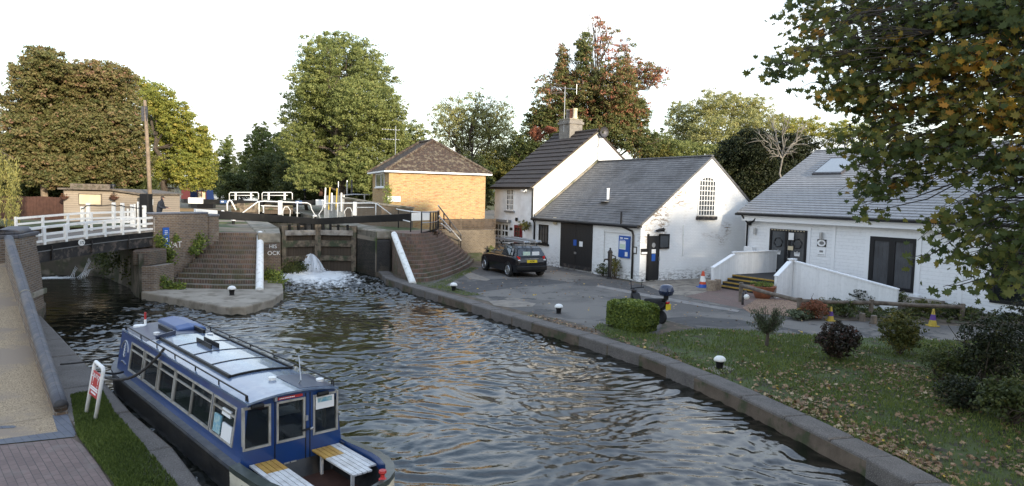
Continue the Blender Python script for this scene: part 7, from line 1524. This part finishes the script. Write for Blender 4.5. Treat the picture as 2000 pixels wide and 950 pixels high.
# clipped box hedge
def hedge():
    rng=np.random.default_rng(9); a=G(1172,636,0);b=G(1248,656,0); d=(b-a); d.z=0; L=d.length; d.normalize(); n=Vector((-d.y,d.x,0)); t=thing('hedge','clipped green box-shaped hedge by the kerb in front of the scooter','hedge',((a.x+b.x)/2,(a.y+b.y)/2,0))
    Wd=1.15; Ht=Z_at(1215,585,(a.y+b.y)/2+.4)
    k=34000; s=rng.random((k,3)); face=rng.integers(0,5,k); 
    inset=np.abs(rng.normal(0,.06,k))
    s[face==0,1]=0;s[face==1,1]=1;s[face==2,0]=0;s[face==3,0]=1;s[face==4,2]=1
    fb=np.array([(0,-1,0),(0,1,0),(-1,0,0),(1,0,0),(0,0,1)],float)[face]
    lo=np.array((0,0,.0));sz=np.array((L,Wd,Ht)); q=lo+s*sz; rr=np.stack([np.sin(q[:,0]*5+q[:,2]*3),np.sin(q[:,1]*6+1+q[:,0]*2),np.sin(q[:,0]*4+q[:,1]*5)],1)*.035; q=q+fb*(1.5*rr.sum(1)[:,None]-inset[:,None])
    c=np.array((L/2,Wd/2,Ht/2)); e=np.maximum(np.abs(q-c)/(sz/2)-.62,0); e[:,2]*=(q[:,2]>c[2]); q-= (q-c)*np.linalg.norm(e,axis=1)[:,None]**1.4*.6; q+=rng.normal(0,.022,q.shape); 
    q[:,0]*=1-.06*(q[:,2]<.25)
    A_=np.array(a); D_=np.array(d); N_=np.array(n)
    Pw=A_+q[:,:1]*D_+q[:,1:2]*N_+q[:,2:]*np.array((0,0,1)); Nw=fb[:,:1]*D_+fb[:,1:2]*N_+fb[:,2:]*np.array((0,0,1))+rng.normal(size=(k,3))*.55+np.array((0,0,.3))
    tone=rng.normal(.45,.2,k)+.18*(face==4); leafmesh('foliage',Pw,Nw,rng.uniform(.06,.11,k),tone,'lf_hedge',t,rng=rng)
    mb=MB(); q=[a+d*.32+n*.32,b-d*.32+n*.32,b-d*.32+n*(Wd-.32),a+d*.32+n*(Wd-.32)]; mb.prism([(p.x,p.y) for p in q],.02,Ht-.34); mb.build('twigs','hedge_core',t,True)
    for i in range(10): pass
hedge()
# plants at walls, planter, ivy
c=barnF.w(barnF.front(1178,545,-.3)[0],-.35,0); shrub('wall_plant','green weedy plant left of the black hand pump',(c.x,c.y),.75,.8,.07,900,'lf_dark',seed=90,stems=6)
c=barnF.w(barnF.front(1203,548,-.3)[0],-.4,0); shrub('wall_plant','taller yellowing plant right of the black hand pump',(c.x,c.y),1.15,.7,.07,1300,'lf_golden',seed=91,stems=8)
p=G(1489,583,0); shrub('planter_leaves','bright green low leaves growing in the terracotta bowl planter',(p.x,p.y),.25,1.05,.07,700,'lf_hedge','plant',seed=92,stems=0+4,zb=.5)
c=D(960,493,45.5); shrub('potted_conifer','small upright conifer bush at the cottage corner',(c.x,c.y),1.0,.55,.08,900,'lf_conifer',seed=93,stems=3)
c=barnF.w(barnF.front(1026,445,-.5)[0],-.55,0); 
o=shrub('hanging_basket','leafy hanging basket beside the red cottage door',(c.x,c.y),.75,.85,.08,900,'lf_golden','hanging basket',seed=94,stems=3,zb=barnF.front(1026,452,-.5)[1])
for (o_,r),(mm) in zip(hbs,('lf_rust','lf_rust')):
    rng=np.random.default_rng(3); p,q,tt=clumps(rng,np.array(o_.location)+np.array((0,0,.05)),np.array((r,r,r*.8)),14,.08,.06,12); leafmesh('foliage',p,q,.07,tt-.3,mm,o_,rng=rng)
def ivy(name,label,pts,n,leaf,m,seed,cat='creeper',sp=.22):
    rng=np.random.default_rng(seed); P=[];N=[];Tn=[]
    for p,r in pts:
        k=int(n*r); e=rng.normal(size=(k,3))*np.array((r,.10,r))*.55; P.append(np.array(p)+e); N.append(rng.normal(size=(k,3))*.6+np.array((.3,-1,.5))); Tn.append(rng.normal(.5,.2,k))
    P=np.concatenate(P); b=P.mean(0); o=leafmesh(name,P,np.concatenate(N),leaf*rng.uniform(.7,1.3,len(P)),np.concatenate(Tn),m,None,rng=rng); tag(o,label,cat); return o
pt=lambda u,v,a,dd,off=.1:on_plane(u,v,a,dd,off)
ivy('creeper','ragged green creeper hanging by the blue sign on the parapet wall',[(pt(305,468,P1,wd3),.35),(pt(312,480,P1,wd3),.35),(pt(326,494,P1,wd3),.3),(pt(341,466,P1,wd3),.16),(pt(327,507,P1,wd3),.25)],600,.10,'lf_hedge',1)
ivy('creeper','tuft of green weed where the parapet meets the dark steps',[(pt(388,468,P1,wd3,.15),.3),(pt(380,480,P1,wd3,.2),.28),(pt(372,490,P1,wd3,.25),.2)],700,.10,'lf_hedge',2)
q=lambda u,v,Y:np.array(D(u,v,Y))
ivy('creeper','green weeds rooted at the foot of the left lock wall',[(q(530,543,32.2),.4),(q(540,552,31.2),.35),(q(522,548,32.2),.35),(q(545,545,32),.3)],800,.10,'lf_hedge',3)
ivy('creeper','thin strip of ivy between the white post and the lettered lock wall',[(q(519,465,33),.22),(q(519,485,33),.22),(q(518,505,32.7),.22),(q(518,525,32.4),.22)],700,.09,'lf_dark',4)
ivy('creeper','green weeds at the left foot of the dark brick steps',[(q(322,560,28.6),.4),(q(335,563,28.6),.3),(q(312,552,28.4),.3),(q(352,562,28.6),.22)],700,.10,'lf_hedge',5)
ivy('creeper','dark moss and hanging weed over the stream wall under the bridge',[(q(200,505,34),.5),(q(215,515,33),.5),(q(235,510,32),.5),(q(260,520,31),.5),(q(280,505,29.6),.5),(q(270,540,30),.4),(q(285,525,29),.4)],650,.11,'lf_dark',6)
ivy('creeper','weed growing on the sill under the left lower gate',[(q(565,527,37.5),.4),(q(578,523,37.8),.4),(q(590,525,38.2),.35)],800,.10,'lf_dark',7)
c=kb.w(-.1,-.1,0); ivy('creeper','thin green creeper climbing the corner of the brick house',[(np.array(kb.w(-.05,-.12,zz)),.28) for zz in (2.4,2.9,3.4,3.9,4.5)],420,.10,'lf_hedge',8)
# ---------------- ground cover, grass and fallen leaves
def inside(P,poly):
    x,y=P[:,0],P[:,1]; r=np.zeros(len(P),bool); n=len(poly)
    for i in range(n):
        (x1,y1),(x2,y2)=poly[i],poly[(i+1)%n]; c=((y1>y)!=(y2>y))&(x<(x2-x1)*(y-y1)/(y2-y1+1e-12)+x1); r^=c
    return r
def poly(name): 
    o=bpy.data.objects[name]; return [(v.co.x,v.co.y) for v in o.data.vertices]
_ky=np.array([p[1] for p in KI[::-1]]); _kx=np.array([p[0] for p in KI[::-1]])
def scatter(pl,n,rng,box=None):
    a=np.array(pl); lo=a.min(0);hi=a.max(0)
    if box: lo=np.maximum(lo,box[:2]);hi=np.minimum(hi,box[2:])
    out=np.zeros((0,2))
    while len(out)<n:
        q=lo+rng.random((n,2))*(hi-lo); q=q[inside(q,pl)]; q=q[(q[:,0]<-3.9)&(q[:,1]<20)|(q[:,0]>np.interp(q[:,1],_ky,_kx)+.02)]; out=np.concatenate([out,q])
    return out[:n]
def grass(name,pl,n,h,rng,box,bare=None,m='lf_grass',z=.015,tb=0):
    q=scatter(pl,n,rng,box); k=len(q); hh=h*rng.uniform(.5,1.3,k)
    f=np.sin(q[:,0]*1.7+np.sin(q[:,1]*1.3)*1.5)*np.sin(q[:,1]*1.1+q[:,0]*.6); keep=(f+rng.normal(0,.5,k))>(-1.0 if bare is None else bare); q,hh,f=q[keep],hh[keep],f[keep]; k=len(q)
    P=np.stack([q[:,0],q[:,1],z+hh*.42],1); N=np.stack([rng.normal(size=k),rng.normal(size=k),np.abs(rng.normal(0,.35,k))],1)
    o=leafmesh(name,P,N,hh,rng.normal(.42,.22,k)+.2*f+tb,m,None,rng=rng,aspect=.22,droop=(0,0,2.4)); o['kind']='stuff'; return o
rg=np.random.default_rng(5)
lawn=poly('lawn')
grass('lawn_grass',lawn,120000,.08,rg,(2,8,17,24),-.45)
grass('verge_grass',poly('verge'),42000,.08,rg,(-10,7,-4,14.6),-.7,tb=-.22)
grass('grass_tufts',poly('moss_edge'),4000,.07,rg,(-7,20,3,40),-.2)
q=scatter(lawn,1700,rg,(2,8,17,24)); q2=scatter(lawn,9000,rg,(6.0,8,17,18.0)); q3=np.array([KI[i] for i in range(4,13)])
e=[]; 
for i in range(len(q3)-1):
    n=120; t=rg.random(n)[:,None]; e.append(q3[i]*(1-t)+q3[i+1]*t+np.stack([np.abs(rg.normal(0,.3,n))+.05,rg.normal(0,.1,n)],1))
q=np.concatenate([q[rg.random(len(q))<np.clip((q[:,0]-2)/6,.12,1)],q2]+e); dr=np.sin(q[:,0]*1.9+np.sin(q[:,1]*1.2)*1.6)*np.sin(q[:,1]*1.6+np.cos(q[:,0]*.9)*1.3)+.5*np.sin(q[:,0]*4.1+q[:,1]*3.3); q=q[rg.random(len(q))<np.clip(.55+.65*dr,.10,1)]; k=len(q)
P=np.stack([q[:,0],q[:,1],.045+rg.random(k)*.03],1); N=rg.normal(size=(k,3))*.35+np.array((0,0,1))
o=leafmesh('fallen_leaves',P,N,rg.uniform(.05,.125,k),rg.normal(.45,.27,k),'lf_fallen',None,'maple',rng=rg); o['kind']='stuff'
rd=poly('road'); q=scatter(rd,420,rg,(-6,18,14,42)); k=len(q); o=leafmesh('fallen_leaves',np.stack([q[:,0],q[:,1],np.full(k,.025)],1),rg.normal(size=(k,3))*.3+np.array((0,0,1)),rg.uniform(.05,.12,k),rg.normal(.55,.25,k),'lf_fallen',None,'maple',rng=rg); o['kind']='stuff'
bed=poly('planting_bed'); q=scatter(bed,420,rg,(8,18,22,34)); Ps=[];Ns=[];Ts=[]
for x,y in q:
    p,n_,tt=clumps(rg,np.array((x,y,.16)),np.array((.18,.18,.12)),3,.10,.07,14); Ps.append(p);Ns.append(n_);Ts.append(tt+rg.normal(0,.2))
o=leafmesh('ground_cover',np.concatenate(Ps),np.concatenate(Ns),.085,np.concatenate(Ts),'lf_dark',None,rng=rg); o['kind']='stuff'
for i,(u,v,h,w,m,lab) in enumerate(((1590,612,.75,1.1,'lf_rust','orange-brown low shrub behind the first yellow cone'),(1650,608,.7,1.2,'lf_dark','dark green bed shrub behind the stump posts'),(1690,590,.85,1.3,'lf_yew','feathery dark shrub by the end of the white ramp fence'),(1740,590,.85,1.2,'lf_dark','leafy shrub against the white hall below the big window'),(1800,606,.7,1.4,'lf_golden','brownish bed shrub beyond the second yellow cone'),(1870,612,.6,1.2,'lf_dark','low green shrub at the right end of the rail fence'),(1560,612,.35,.9,'lf_lav','low pale grey-green plant at the foot of the yellow banded post'))):
    p=G(u,v+12,0); shrub('bed_shrub',lab,(p.x,p.y),h,w,.08,1500,m,seed=100+i,stems=8,csz=.13)
# ---------------- wood added out of view behind the right shoulder, shaped to shade the banks
def wood():
    rng=np.random.default_rng(99); c=np.array((SUN_AZ.x,SUN_AZ.y))*62; side=np.array((-SUN_AZ.y,SUN_AZ.x)); Ps=[];Ns=[];Ts=[]
    for i in range(30):
        s=-50+i*3.4+rng.normal(0,1); d=rng.uniform(-4,4); q=c+side*s+np.array((SUN_AZ.x,SUN_AZ.y))*d; h=rng.uniform(*WOOD_H)+(2.4 if s<12 else 0)  # crowns raised on the left part to lift the shade line there
        for k in range(2):
            p,n_,tt=clumps(rng,np.array((q[0],q[1],h*(.28+.42*k))),np.array((4.2,4.2,h*.30)),70,1.1,.9,24); Ps.append(p);Ns.append(n_);Ts.append(tt)
    o=leafmesh('shade_wood',np.concatenate(Ps),np.concatenate(Ns),.95,np.concatenate(Ts),'lf_dark',None,rng=rng); o['kind']='stuff'
WOOD_H=(21.0,23.0)
wood()
